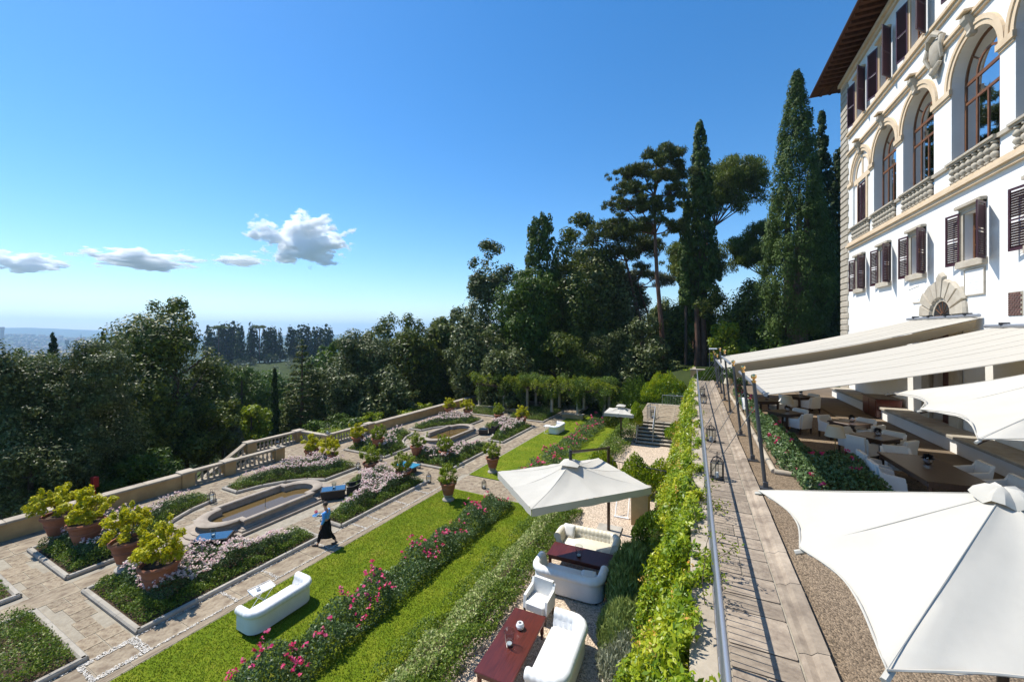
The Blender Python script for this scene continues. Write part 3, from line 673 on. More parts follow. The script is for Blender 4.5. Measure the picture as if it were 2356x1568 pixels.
balustrade('short run of stone balusters left of the second pier', gw(12.2, WB), gw(13.78, WB))
balustrade('run of stone balusters ending at the stair opening', gw(14.42, WB), gw(16.98, WB))
balustrade('run of stone balusters behind the pots right of the opening', gw(21.62, WB), gw(25.2, WB))
pier('outer ochre pier at the far corner of the landing', *gw(21.0, -30.6)[:2]); pier('outer ochre pier where the garden steps go down', *gw(17.2, -30.6)[:2])
balustrade('outer run of stone balusters beyond the landing', gw(17.52, -30.6), gw(20.68, -30.6))
balustrade('short run of stone balusters returning to the wall', gw(21.15, -30.28), gw(21.15, -27.75))
balustrade('sloping stone balusters going down with the garden steps', gw(16.85, -30.6), gw(12.6, -30.6), 0.0, -2.6)
lt = MB().prism([gw(a, b)[:2] for a, b in ((17.0, -30.9), (17.0, -27.2), (21.4, -27.2), (21.4, -30.9))][::-1], -4, -0.001).build('landing', 'paving'); struct(lt)
st = thing('garden_steps', 'stone steps going down outside the garden wall', 'steps', gw(17, -29.2, 0), -GA)
for i in range(12): MB().box(-1.2, 1.2, -(i + 1) * .36, -i * .36 - .002, -4.2, -(i + 1) * .21).build('step', 'paving', st)
mat('brown_paving', (0.17, 0.125, 0.085), (0.12, 0.09, 0.06), rough=0.85, scale=1.2, bump=0.2, bscale=8)

# ================================================================== upper terrace and walkway
TZ = 4.8
struct(MB().box(0.3, 9.6, -9, 45, 0.5, TZ - 0.02).build('terrace', 'brown_gravel'))
struct(MB().box(6.4, 9.1, -9, 36, TZ - 0.02, TZ + 0.02).build('terrace_paving', 'brown_paving'))
rw = thing('retaining_wall', 'tall ochre retaining wall under the walkway, half hidden by vines', 'wall', (0.15, 15, 1.4))
MB().box(-0.15, 0.15, -23, 21.1, -1.4, 3.40).build('wall_face', 'wall_ochre', rw)
for i in range(26):
    y = -10.5 + i * 1.79; MB().bbox(-0.19, 0.15, y + .004, y + 1.786, 3.401, 3.50, .02).build('coping_stone', 'cap_stone', rw)
walk = struct(MB().box(0.31, 1.60, -6, 37, TZ - 0.019, TZ).build('walkway', 'mortar'))
rs = random.Random(12)
y = 2.0; wslab = MB().bbox(-0.5, 0.5, -0.5, 0.5, 0, 1, 0.025).mesh('slab'); wslab.materials.append(MT['walk_stone'])
while y < 36.8:
    l = rs.choice((0.42, 0.5, 0.6, 0.75)); cut = rs.random() < 0.35; xs = (0.43, rs.uniform(0.72, 0.95), 1.23) if cut else (0.43, 1.23)
    for x0, x1 in zip(xs, xs[1:]):
        link('walkway_slab', wslab, walk, ((x0 + x1) / 2, y + l / 2, TZ + .0005), rs.uniform(-.01, .01), None, (x1 - x0 - .022, l - .024, 0.02 + rs.random() * .006))
    y += l
y = 2.2
while y < 36.6:
    l = rs.uniform(1.0, 1.7)
    MB().rings([[(1.255, yy, TZ + .001), (1.255, yy, TZ + .012), (1.31, yy, TZ + .035), (1.39, yy, TZ + .03), (1.45, yy, TZ + .085), (1.58 + rs.uniform(-.012, .012), yy, TZ + .095), (1.585, yy, TZ + .001)] for yy in (y + .006, y + l - .006)]).build('kerb_stone', 'walk_stone', walk)
    y += l

# walkway railing
rl = thing('metal_railing', 'long grey metal railing on the left edge of the walkway', 'railing', (0.30, 20, TZ))
MB().tube([(0, y_, 1.0) for y_ in (-18, -9, 0, 8, 16.2)], 0.028, 10).build('handrail', 'rail_metal', rl, smooth=True)
MB().tube([(0, y_, 0.10) for y_ in (-18, 16.2)], 0.014, 6).build('bottom_rail', 'rail_metal', rl)
bar_me = MB().tube([(0, 0, 0.10), (0, 0, 0.985)], 0.0075, 6).mesh('bar'); bar_me.materials.append(MT['rail_metal'])
post_me = MB().tube([(0, 0, 0.0), (0, 0, 0.985)], 0.018, 8).mesh('post'); post_me.materials.append(MT['rail_metal'])
for i in range(262):
    yy = -18 + i * 0.1305
    link('post' if i % 14 == 0 else 'bar', post_me if i % 14 == 0 else bar_me, rl, (0, yy, 0))

# ================================================================== stairs between court and landing
LZ = 2.6
struct(MB().box(-3.7, -0.01, 30.1, 37.5, 0.0, LZ).build('landing', 'mortar'))
for i in range(3):
    for j in range(4): link('landing_slab', slab_me, bpy.data.objects['landing.001'] if 'landing.001' in bpy.data.objects else bpy.data.objects['landing'], (-3.1 + i * 1.2, 31 + j * 1.7, LZ + .001), 0, None, (1.17, 1.67, .018))
ss = thing('stone_stairs', 'broad stone stairs with thick treads, overgrown by yellow vine', 'stairs', (-1.85, 28.0, 1.4))
for i in range(7):
    z = 0.171 * i
    MB().bbox(-1.75, 1.8, i * .3 + .02, i * .3 + .36, z + 0.10, z + .17, .015).build('tread', 'cap_stone', ss)
    MB().box(-1.7, 1.78, i * .3 + .24, i * .3 + .34, z - 0.05, z + 0.099).build('riser', 'brown_paving', ss)
for x in (-1.72, 1.72): MB().rings([[(xx, 0.02, -.05), (xx, 2.1, -.05), (xx, 2.1, 1.1), (xx, .1, .06)] for xx in (x - .04, x + .04)]).build('stringer', 'grey_stone', ss)
def railing(name, label, pts, base, h=1.0, step=0.13, mt='rail_metal', endr=0.02):
    "handrail through pts (world, at foot level) with upright bars"
    o = Vector(pts[0]); t = thing(name, label, 'railing', o)
    P = [Vector(p) - o for p in pts]
    MB().tube([p + Vector((0, 0, h)) for p in P], 0.024, 8).build('handrail', mt, t, smooth=True)
    for a, b in zip(P, P[1:]):
        n = max(1, int((b - a).length / step))
        for i in range(n + 1):
            q = a.lerp(b, i / n); r = 0.018 if i in (0, n) else 0.008
            MB().tube([q, q + Vector((0, 0, h - .02))], r, 6).build('post' if i in (0, n) else 'bar', mt, t)
    return t
railing('stair_railing', 'metal stair railing along the left side of the stairs', [(-3.5, 28.1, 1.55), (-3.5, 30.2, 2.65)], 0, .95)
railing('stair_railing', 'metal stair railing down the middle of the stairs', [(-2.45, 28.1, 1.55), (-2.45, 30.2, 2.65), (-3.05, 30.6, 2.62), (-2.9, 31.6, 2.62), (-2.4, 31.8, 2.62)], 0, .95)
railing('landing_railing', 'thin metal railing at the back of the stair landing', [(-2.4, 36.6, 2.62), (-0.1, 36.6, 2.62)], 0, .9, .2)
railing('gate_railing', 'dark iron railing overgrown with vine at the end of the gravel court', [(-3.55, 19.6, 1.4), (-2.4, 19.3, 1.4), (-0.3, 18.9, 1.4)], 0, 1.35, .16, 'dark_metal')
gp = thing('gate_pillar', 'ochre pillar with stone cap behind the cream parasol', 'pillar', (-1.9, 16.6, 1.4))
MB().box(-.32, .32, -.4, .4, -.1, 1.25).build('shaft', 'wall_ochre', gp); MB().bbox(-.38, .38, -.46, .46, 1.251, 1.36, .03).build('cap', 'cap_stone', gp)
wb = thing('wooden_bench_frame', 'white folding frame leaning on the gravel under the parasol', 'bench', (-2.9, 16.9, 1.4))
for x in (0, .5): MB().tube([(x, -.3, 0), (x, .25, .75)], .025, 6).build('leg', 'white_paint', wb)
MB().box(-.05, .55, -.32, -.24, .0, .05).build('foot_rail', 'white_paint', wb)

# ================================================================== villa
VL = Vector((9.1, 25.0, TZ)); VO = -VL
villa = thing('villa', 'white three-storey villa with arched loggia, brown shutters and deep eaves', 'villa', VL)
FX = 9.1; TH = 0.5
MZ = [30.2, 26.9, 23.6, 19.72, 16.35, 13.1]; AR = [30.15, 26.97, 23.61, 19.71, 16.35, 13.1]
YR, YL = 8.0, 33.5
def vb(mb, name, mt, parent=None, smooth=False):
    o = mb.build(name, mt, parent or villa, smooth=smooth)
    o.location = VO if parent is None else (0, 0, 0)
    return o
wall = MB()
def band(z0, z1, cs, half, w0, w1):
    "wall strip with rectangular openings"
    e = sorted(cs); y = YR
    for c in e:
        wall.box(FX, FX + TH, y, c - half, z0, z1); wall.box(FX, FX + TH, c - half, c + half, z0, w0); wall.box(FX, FX + TH, c - half, c + half, w1, z1); y = c + half
    wall.box(FX, FX + TH, y, YL, z0, z1)
band(9.9, 14.3, MZ, 0.5, 11.56, 13.3)
e = 21.6; wall.box(FX, FX + TH, YR, e - .75, 0.0, 9.9); wall.box(FX, FX + TH, e + .75, YL, 0.0, 9.9); wall.box(FX, FX + TH, e - .75, e + .75, 9.75, 9.9)
HALF, SPR = 1.33, 18.33
ys = sorted(AR); y = YR
for c in ys:
    wall.box(FX, FX + TH, y, c - HALF, 14.3, 20.6); wall.box(FX, FX + TH, c - HALF, c + HALF, 14.3, 14.6); n = 20
    for i in range(n):
        a0, a1 = math.pi * i / n, math.pi * (i + 1) / n; q = [(c + HALF * math.cos(a), SPR + HALF * math.sin(a)) for a in (a0, a1)]
        wall.rings([[(x, q[0][0], q[0][1]), (x, q[1][0], q[1][1]), (x, q[1][0], 20.6), (x, q[0][0], 20.6)] for x in (FX, FX + TH)])
    y = c + HALF
wall.box(FX, FX + TH, y, YL, 14.3, 20.6)
band(20.6, 25.6, MZ, 0.55, 21.75, 24.2)
vb(wall, 'wall', 'plaster')
vb(MB().box(FX + TH, 20, 33.0, 33.5, 0, 25.6).box(FX + TH, 20, 8, 8.5, 0, 25.6).box(19.5, 20, 8.5, 33.0, 0, 25.6), 'side_walls', 'plaster')
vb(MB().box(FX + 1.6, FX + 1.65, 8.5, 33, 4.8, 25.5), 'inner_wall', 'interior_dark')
# strings and cornices
def hbar(name, x0, z0, z1, mt='trim', y0=YR, y1=32.13): return vb(MB().box(x0, FX - .001, y0, y1, z0, z1), name, mt)
hbar('string_course', FX - .12, 14.18, 14.32); hbar('string_course', FX - .20, 14.321, 14.44)
hbar('balcony_base', FX - .10, 14.441, 14.60)
hbar('balcony_course', FX - .10, 15.30, 15.437, 'villa_stone')
hbar('string_course', FX - .10, 20.12, 20.22); hbar('string_course', FX - .16, 20.221, 20.33)
hbar('sill_course', FX - .10, 21.28, 21.42); hbar('sill_course', FX - .18, 21.421, 21.54)
hbar('eave_cornice', FX - .12, 25.02, 25.22, y1=33.3); hbar('eave_cornice', FX - .26, 25.221, 25.42, y1=33.4)
# quoins
rs = random.Random(3); z = TZ; k = 0
while z < 25.0:
    h = 0.385; w0 = 32.15 if k % 2 else 32.28
    q = MB().rings([[(FX + .3, w0, z + .012), (FX + .3, 33.56, z + .012), (FX + .3, 33.56, z + h - .012), (FX + .3, w0, z + h - .012)],
                    [(FX - .03, w0, z + .012), (FX - .03, 33.56, z + .012), (FX - .03, 33.56, z + h - .012), (FX - .03, w0, z + h - .012)],
                    [(FX - .075, w0 + .05, z + .06), (FX - .075, 33.51, z + .06), (FX - .075, 33.51, z + h - .06), (FX - .075, w0 + .05, z + h - .06)]])
    vb(q, 'quoin_stone', 'villa_stone'); z += h; k += 1
# loggia: imposts, archivolts, keystones, balusters, windows
vbal = MB().lathe([(0.10, 0), (0.10, .05), (0.05, .08), (0.125, .20), (0.11, .27), (0.045, .33), (0.11, .39), (0.125, .46), (0.05, .58), (0.10, .61), (0.10, .66)], 10).mesh('baluster')
vbal.materials.append(MT['villa_stone']); vbal.polygons.foreach_set('use_smooth', [True] * len(vbal.polygons)); sharp(vbal, 55)
def arc_band(c, r0, r1, x0, x1, z=SPR, n=22):
    mb = MB(); rs_ = []
    for i in range(n + 1):
        a = math.pi * i / n; rs_.append([(x0, c + r0 * math.cos(a), z + r0 * math.sin(a)), (x0, c + r1 * math.cos(a), z + r1 * math.sin(a)), (x1, c + r1 * math.cos(a), z + r1 * math.sin(a)), (x1, c + r0 * math.cos(a), z + r0 * math.sin(a))])
    return mb.rings(rs_)
bounds = [YR] + [v for c in ys for v in (c - HALF, c + HALF)] + [32.13]
for i in range(0, len(bounds), 2):
    p0, p1 = bounds[i], bounds[i + 1]
    m = MB().box(FX - .05, FX - .001, p0 - .0, p1 + .0, 18.03, 18.12).box(FX - .10, FX - .001, p0 - .05, p1 + .05, 18.121, 18.33)
    m.box(FX + .001, FX + .42, p1 - .0005, p1 + .05, 18.03, 18.12).box(FX + .001, FX + .42, p1 - .0005, p1 + .07, 18.121, 18.328)
    vb(m, 'impost', 'trim')
for k, c in enumerate(AR):
    o = vb(arc_band(c, HALF + .002, 1.50, FX - .05, FX + .02), 'archivolt', 'trim'); vb(arc_band(c, 1.501, 1.66, FX - .09, FX - .001), 'archivolt_rim', 'trim')
    ks = MB().rings([[(FX - d, c - w, z_), (FX - d, c + w, z_), (FX + .05, c + w, z_), (FX + .05, c - w, z_)] for d, w, z_ in ((.10, .10, 19.55), (.17, .11, 19.62), (.13, .12, 19.75), (.20, .14, 19.95), (.30, .15, 20.10), (.31, .15, 20.24))])
    vb(ks, 'keystone', 'villa_stone'); vb(MB().bbox(FX - .38, FX + .05, c - .24, c + .24, 20.34, 20.43, .02), 'keystone_cap', 'trim')
    # balustrade
    vb(MB().box(FX - .14, FX + .12, c - HALF - .04, c + HALF + .04, 15.30, 15.36).box(FX - .19, FX + .16, c - HALF - .04, c + HALF + .04, 15.361, 15.44), 'balcony_rail', 'villa_stone')
    for j in range(8): link('baluster', vbal, villa, Vector((FX - .03, c - HALF + .165 + j * .333, 14.62)) + VO)
    if k == 0:                                                     # blind arch with a shuttered window
        vb(MB().box(FX + .10, FX + .14, c - HALF, c + HALF, 14.6, 18.33), 'blind_panel', 'plaster')
        mb = MB().rings([[(x, c + HALF * math.cos(math.pi * i / 16), SPR + .001 + HALF * math.sin(math.pi * i / 16)) for i in range(17)] for x in (FX + .10, FX + .14)]); vb(mb, 'blind_lunette', 'plaster')
        vb(MB().box(FX + .03, FX + .1, c - HALF + .1, c + HALF - .1, 18.0, 18.3).box(FX + .03, FX + .099, c - .75, c - .58, 14.6, 17.999).box(FX + .03, FX + .099, c + .58, c + .75, 14.6, 17.999), 'window_surround', 'trim')
        vb(arc_band(c, .98, 1.1, FX + .04, FX + .099), 'lunette_rib', 'trim')
        vb(MB().box(FX + .045, FX + .1, c - .08, c + .08, 18.301, 19.3), 'lunette_rib', 'trim')
        continue
    x0, x1 = FX + .36, FX + .43; r = HALF
    fr = arc_band(c, r - .09, r + .02, x0, x1); fr.box(x0, x1, c - r - .02, c - r + .09, 14.6, SPR).box(x0, x1, c + r - .09, c + r + .02, 14.6, SPR)
    wf = vb(fr, 'arched_window', 'window_wood')
    m = MB().box(x0, x1, c - r + .09, c + r - .09, SPR - .06, SPR + .06).box(x0, x1, c - r + .09, c + r - .09, 17.55, 17.65)
    for yy in (c - .62, c + .62): m.box(x0 + .004, x1 - .004, yy - .045, yy + .045, 14.6, 17.549).box(x0 + .004, x1 - .004, yy - .04, yy + .04, 17.651, SPR - .061)
    m.box(x0 + .004, x1 - .004, c - .04, c + .04, 14.6, 17.549)
    vb(m, 'window_bars', 'window_wood', wf)
    vb(arc_band(c, .58, .66, x0 + .004, x1 - .004, SPR + .06, 16), 'window_ring', 'window_wood', wf)
    for a in (math.pi / 4, 3 * math.pi / 4):
        ca_, sa_ = math.cos(a), math.sin(a); vb(MB().tube([(x0 + .03, c + .66 * ca_, SPR + .06 + .66 * sa_), (x0 + .03, c + 1.25 * ca_, SPR + 1.25 * sa_)], .03, 6), 'window_bar', 'window_wood', wf)
    pn = MB().rings([[(x, c + (r - .03) * math.cos(math.pi * i / 16), SPR + (r - .03) * math.sin(math.pi * i / 16)) for i in range(17)] + [(x, c - r + .03, 14.62), (x, c + r - .03, 14.62)] for x in (x0 + .03, x0 + .036)])
    vb(pn, 'pane', 'pane', wf)
    if k in (1, 2, 4):
        for sgn in (-1, 1):
            def cur(u, v, s=sgn): yy = c + s * (1.25 - .42 * u); return (FX + .75 + .05 * math.sin(u * 40), yy, 14.7 + 4.0 * v)
            vb(MB().grid(cur, 24, 2), 'curtain', 'curtain', wf)
# rectangular windows and shutters
def slat_shutter(w, h, joined):
    fr = MB().box(0, .06, -.02, .02, 0, h).box(w - .06, w, -.02, .02, 0, h).box(.0601, w - .0601, -.02, .02, 0, .09).box(.0601, w - .0601, -.02, .02, h - .07, h).box(.0601, w - .0601, -.018, .018, h * .48, h * .48 + .05)
    fm = fr.mesh('shutter'); fm.materials.append(MT['shutter_paint'])
    zs = [z_ for z_ in np.arange(.13, h - .09, .078) if not (h * .48 - .03 < z_ < h * .48 + .07)]
    sl = MB().rings([[(x, -.022, -.03), (x, -.016, -.034), (x, .022, .022), (x, .016, .026)] for x in (.06, w - .06)]) if not joined else MB()
    if joined:
        for z_ in zs: sl.rings([[(x, -.022, z_ - .03), (x, -.016, z_ - .034), (x, .022, z_ + .022), (x, .016, z_ + .026)] for x in (.06, w - .06)])
    sm_ = sl.mesh('slat'); sm_.materials.append(MT['shutter_paint'])
    return fm, sm_, zs
SH1 = slat_shutter(.62, 1.92, False); SH2 = slat_shutter(.68, 2.52, True); SH3 = slat_shutter(.58, 2.3, True)
def shutter(S, y, z, side, ang, joined, x=FX - .09):
    "side +1: hinged on the far jamb, -1: on the near jamb; ang: degrees off the wall"
    o = link('shutter', S[0], villa, Vector((x, y, z)) + VO); o.rotation_euler = (0, 0, R(90 + ang) if side > 0 else R(-90 - ang))
    if joined: tag(link('louvres', S[1], o), kind='stuff')
    else:
        for z_ in S[2]: link('slat', S[1], o, (0, 0, z_))
def rect_window(c, half, z0, z1, stone, deep):
    mt = 'villa_stone' if stone else 'trim'; e = .2 if stone else .16
    fr = MB()
    for d, s in ((.05, e), (.085, e * .45)):
        o0, o1 = (0, s) if d == .05 else (e - s, e)
        fr.box(FX - d, FX - .001, c - half - o1, c - half - o0, z0 - .0, z1 + e).box(FX - d, FX - .001, c + half + o0, c + half + o1, z0 - .0, z1 + e)
        fr.box(FX - d + .002, FX - .001, c - half - o1, c + half + o1, z1 + o0, z1 + o1)
    w = vb(fr, 'window', mt)
    vb(MB().bbox(FX - .16, FX - .0005, c - half - e - .06, c + half + e + .06, z0 - .24, z0 - .002, .02), 'sill', mt, w)
    vb(MB().bbox(FX - .20, FX - .0005, c - half - e - .05, c + half + e + .05, z1 + e + .001, z1 + e + .12, .02), 'lintel', mt, w)
    x0, x1 = FX + .22, FX + .28
    m = MB().box(x0, x1, c - half, c - half + .08, z0, z1).box(x0, x1, c + half - .08, c + half, z0, z1).box(x0, x1, c - half + .08, c + half - .08, z0, z0 + .09).box(x0, x1, c - half + .08, c + half - .08, z1 - .08, z1)
    m.box(x0 + .003, x1 - .003, c - .045, c + .045, z0 + .09, z1 - .08)
    n = 3 if stone else 4
    for i in range(1, n): zz = z0 + (z1 - z0) * i / n; m.box(x0 + .012, x1 - .012, c - half + .08, c - .046, zz - .018, zz + .018).box(x0 + .012, x1 - .012, c + .046, c + half - .08, zz - .018, zz + .018)
    vb(m, 'sash', 'window_wood', w); vb(MB().box(x0 + .025, x0 + .031, c - half + .02, c + half - .02, z0 + .02, z1 - .02), 'pane', 'pane', w)
for i, c in enumerate(MZ):
    rect_window(c, .5, 11.56, 13.3, True, .3); shutter(SH1, c + .62, 11.46, 1, 11, i > 4); shutter(SH1, c - .82, 11.46, -1, 43, i > 4)
    rect_window(c, .55, 21.75, 24.2, False, .3); shutter(SH2, c + .66, 21.70, 1, 14 + 4 * (i % 2), True); shutter(SH2, c - .84, 21.70, -1, 44, True)
o = link('shutter', SH3[0], villa, Vector((FX + .02, AR[0] + .58, 15.5)) + VO); o.rotation_euler = (0, 0, R(-90)); tag(link('louvres', SH3[1], o), kind='stuff')
o = link('shutter', SH3[0], villa, Vector((FX + .02, AR[0] - .001, 15.5)) + VO); o.rotation_euler = (0, 0, R(-90)); tag(link('louvres', SH3[1], o), kind='stuff')
# fan of rusticated stones over the door
c, zc = 21.6, 9.62; R1 = [1.60, 1.66, 1.52, 1.46, 1.58, 1.46, 1.52, 1.66, 1.60]
for i in range(9):
    a0, a1 = R(180 * i / 9 + 1.0), R(180 * (i + 1) / 9 - 1.0); am = (a0 + a1) / 2
    def pt(r, a, x): return (x, c + r * math.cos(a), zc + r * math.sin(a))
    tip = R1[i] * (1.10 if i == 4 else 1.0)
    def rg(x, s): return [pt(.70 + s, a0 + s * .5, x), pt(R1[i] - s, a0 + s * .35, x), pt(tip - s, am, x), pt(R1[i] - s, a1 - s * .35, x), pt(.70 + s, a1 - s * .5, x)]
    vb(MB().rings([rg(FX + .02, 0), rg(FX - .06, 0), rg(FX - .14, .05)]), 'fan_stone', 'villa_stone')
vb(arc_band(c, .58, .69, FX - .05, FX + .1, zc), 'door_arch', 'villa_stone')
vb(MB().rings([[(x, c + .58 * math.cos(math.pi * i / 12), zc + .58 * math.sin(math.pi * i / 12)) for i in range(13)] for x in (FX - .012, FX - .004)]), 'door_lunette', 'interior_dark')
for i in range(7): a = R(30 * i); vb(MB().tube([(FX - .02, c + .1 * math.cos(a), zc + .1 * math.sin(a)), (FX - .02, c + .57 * math.cos(a), zc + .57 * math.sin(a))], .012, 5), 'lunette_bar', 'window_wood')
vb(MB().box(FX + .3, FX + .35, c - .75, c + .75, TZ, 9.74), 'door', 'mahogany')
for s in (-1, 1): vb(MB().bbox(FX - .16, FX - .001, c + s * 1.0 - .3, c + s * 1.0 + .3, TZ, 9.5, .03), 'door_pilaster', 'villa_stone')
# plaques, sundial, crest, vent
pq = vb(MB().box(FX - .03, FX - .001, 19.1, 20.14, 10.32, 11.2), 'plaque', 'plaster')
vb(MB().box(FX - .05, FX - .0005, 19.06, 19.1, 10.28, 11.24).box(FX - .05, FX - .0005, 20.14, 20.18, 10.28, 11.24).box(FX - .05, FX - .0005, 19.1, 20.14, 10.28, 10.32).box(FX - .05, FX - .0005, 19.1, 20.14, 11.2, 11.24), 'plaque_frame', 'villa_stone', pq)
rs = random.Random(8); mb = MB()
for i, (l, w) in enumerate(((.62, 1), (.42, 1), (.5, 1), (.7, 1), (.8, 1), (.55, 1), (.3, 1), (.6, 1))):
    y = 19.62 + l / 2; zz = 11.1 - i * .095
    while y > 19.62 - l / 2:
        d = rs.uniform(.015, .035); mb.box(FX - .0325, FX - .0301, y - d, y, zz, zz + .035); y -= d + .018
mat('letter_grey', (0.60, 0.585, 0.56), rough=0.9); vb(mb, 'inscription', 'letter_grey', pq)
sdl = vb(MB().box(FX - .012, FX - .001, 22.95, 23.95, 10.3, 11.12), 'sundial', 'plaster'); vb(MB().tube([(FX - .3, 23.45, 10.85), (FX - .01, 23.45, 11.0)], .012, 6).tube([(FX - .3, 23.45, 10.85), (FX - .3, 23.6, 10.83)], .012, 6), 'gnomon', 'dark_metal', sdl)
vb(MB().box(FX - .04, FX - .0005, 22.93, 23.97, 10.25, 10.3), 'sundial_ledge', 'villa_stone', sdl)
cr = MB(); cr.lathe([(0, -.62), (.12, -.58), (.3, -.3), (.38, .05), (.36, .35), (.22, .52), (0, .56)], 16, (0, 0, 0), .42, 1.0)
o = vb(cr, 'crest_shield', 'villa_stone', smooth=True); o.location = Vector((FX - .12, 21.85, 20.25)) + VO
cs = MB(); cs.tube([(-.05, -.45, .5), (-.12, -.2, .72), (-.14, 0, .66), (-.12, .2, .72), (-.05, .45, .5)], [.10, .13, .15, .13, .10], 8)
cs.tube([(-.02, -.5, .45), (-.1, -.55, .1), (0, -.42, -.35)], [.11, .09, .06], 8); cs.tube([(-.02, .5, .45), (-.1, .55, .1), (0, .42, -.35)], [.11, .09, .06], 8)
cs.tube([(0, -.3, -.45), (-.08, 0, -.75), (0, .1, -.95)], [.07, .12, .06], 8); cs.tube([(0, .3, -.45), (-.08, .1, -.7), (0, -.05, -.98)], [.07, .1, .05], 8)
vb(cs, 'crest_scrolls', 'villa_stone', o, smooth=True)
mb = MB()
for i in range(10):
    for j in range(4):
        y0 = 17.40 + j * .145 + (.07 if i % 2 else 0); mb.box(FX - .03, FX - .002, max(17.38, y0), min(17.96, y0 + .125), 9.5 + i * .072, 9.5 + i * .072 + .052)
mat('brick_dark', (0.15, 0.075, 0.06), (0.10, 0.05, 0.042), rough=0.9, rnd=0.15)
tag(vb(mb, 'vent_bricks', 'brick_dark'), kind='stuff'); vb(MB().box(FX - .012, FX - .001, 17.36, 17.98, 9.48, 10.23), 'vent_back', 'mortar')
# eaves and roof
EZ, EX, EY = 25.62, 7.75, 34.9
vb(MB().box(EX + .02, 20.6, 7.2, EY - .02, EZ + .16, EZ + .22), 'eave_boards', 'eave_wood')
raf = MB().rings([[(x, -.06, z0), (x, .06, z0), (x, .06, .16), (x, -.06, .16)] for x, z0 in ((0, .04), (.12, -.03), (1.35, -.04))]).mesh('rafter'); raf.materials.append(MT['eave_wood'])
for i in range(50): link('rafter', raf, villa, Vector((EX + .04, 8.0 + i * .52, EZ - .003)) + VO)
for i in range(8):
    o = link('rafter', raf, villa, Vector((EX + .5 + i * .52, EY - .04, EZ - .006)) + VO); o.rotation_euler = (0, 0, R(-90))
vb(MB().tube([(EX - .05, 7.2, EZ + .20), (EX - .05, EY + .05, EZ + .20), (20.6, EY + .05, EZ + .20)], .085, 8), 'gutter', 'eave_wood', smooth=True)
vb(MB().rings([[(EX, 7.2, EZ + .225), (20.6, 7.2, EZ + .225), (20.6, EY, EZ + .225), (EX, EY, EZ + .225)], [(14.1, 7.2, EZ + 2.6), (14.3, 7.2, EZ + 2.6), (14.3, 28.5, EZ + 2.6), (14.1, 28.5, EZ + 2.6)]]), 'roof', 'roof_tile')
# bench along the front and cabinet
bn = thing('wall_bench', 'white masonry bench with stone seat along the villa front', 'bench', (8.6, 26, TZ))
MB().box(-.42, .48, .35, 6.0, 0.02, .50).box(-.42, .48, -17, -1.2, .02, .50).build('base', 'plaster', bn)
for i in range(5): MB().bbox(-.52, .48, .32 + i * 1.14, 1.455 + i * 1.14, .501, .60, .02).build('seat_stone', 'grey_stone', bn)
for i in range(13): MB().bbox(-.52, .48, -17 + i * 1.215, -15.79 + i * 1.215, .501, .60, .02).build('seat_stone', 'grey_stone', bn)
cb = thing('wooden_cabinet', 'low reddish wooden service cabinet at the end of the wall bench', 'cabinet', (8.45, 25.5, TZ + .02))
MB().bbox(-.45, .5, -.9, .75, 0.05, .92, .01).build('body', 'mahogany', cb); MB().bbox(-.5, .52, -.95, .8, .921, .97, .015).build('top', 'dark_wood', cb)
for s in (-.85, -.05): MB().box(-.475, -.451, s, s + .75, .12, .86).build('door_panel', 'mahogany', cb)

# ================================================================== awnings, poles
def awning(label, y0, y1, zf, zw, xf=1.75, flap=False, seed=0):
    t = thing('canvas_awning', label, 'awning', (xf, (y0 + y1) / 2, zf))
    W = 9.0 - xf; hy = (y1 - y0) / 2
    def f(u, v):
        x = W * u; y = -hy + 2 * hy * v
        sag = -0.16 * math.sin(math.pi * u) * (0.7 + 0.3 * math.sin(math.pi * v)); rip = 0.022 * math.sin(v * 61 + seed + 1.5 * math.sin(u * 2)) + 0.014 * math.sin(v * 23 + seed * 2)
        edge = -0.05 * math.exp(-min(v, 1 - v) * 2 * hy / .12)
        return (x, y, (zw - zf) * u + sag + rip * (0.35 + 0.65 * math.sin(math.pi * min(1, u * 1.05))) + edge)
    MB().grid(f, 30, 72).build('canvas', 'canvas', t, smooth=True)
    for k in range(1, 7): MB().tube([Vector(f(i / 30, k / 7)) + Vector((0, 0, .004)) for i in range(31)], .0035, 4).build('seam', 'canvas', t)
    for k in (0, 1): MB().tube([Vector(f(i / 30, k)) for i in range(31)], .014, 5).build('hem', 'canvas', t)
    MB().tube([(-.03, -hy - .05, -.03), (-.03, hy + .05, -.03)], .055, 10).build('front_bar', 'rail_metal', t, smooth=True)
    MB().tube([(W - .03, -hy - .05, zw - zf + .05), (W - .03, hy + .05, zw - zf + .05)], .06, 10).build('wall_roller', 'rail_metal', t, smooth=True)
    for k in range(4):
        yy = -hy + 2 * hy * (k + .5) / 4; MB().box(W - .12, W + .09, yy - .05, yy + .05, zw - zf + .08, zw - zf + .16).build('bracket', 'dark_metal', t)
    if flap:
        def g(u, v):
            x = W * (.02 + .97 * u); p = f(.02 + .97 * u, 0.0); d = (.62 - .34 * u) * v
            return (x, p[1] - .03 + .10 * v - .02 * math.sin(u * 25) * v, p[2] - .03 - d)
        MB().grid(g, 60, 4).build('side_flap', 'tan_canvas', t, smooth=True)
    return t
awning('wide white canvas awning in front, over the terrace tables', 12.4, 18.75, 7.36, 9.12, 1.78, seed=1)
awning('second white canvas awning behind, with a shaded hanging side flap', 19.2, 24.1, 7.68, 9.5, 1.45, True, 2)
awning('third lower canvas awning, hidden behind the second one', 24.6, 31.2, 7.05, 8.7, 1.5, seed=3)
PY = [(12.53, 7.68), (15.07, 7.72), (18.55, 7.66), (23.54, 7.90), (27.49, 7.86), (30.53, 7.3), (33.72, 7.25), (35.75, 7.3)]
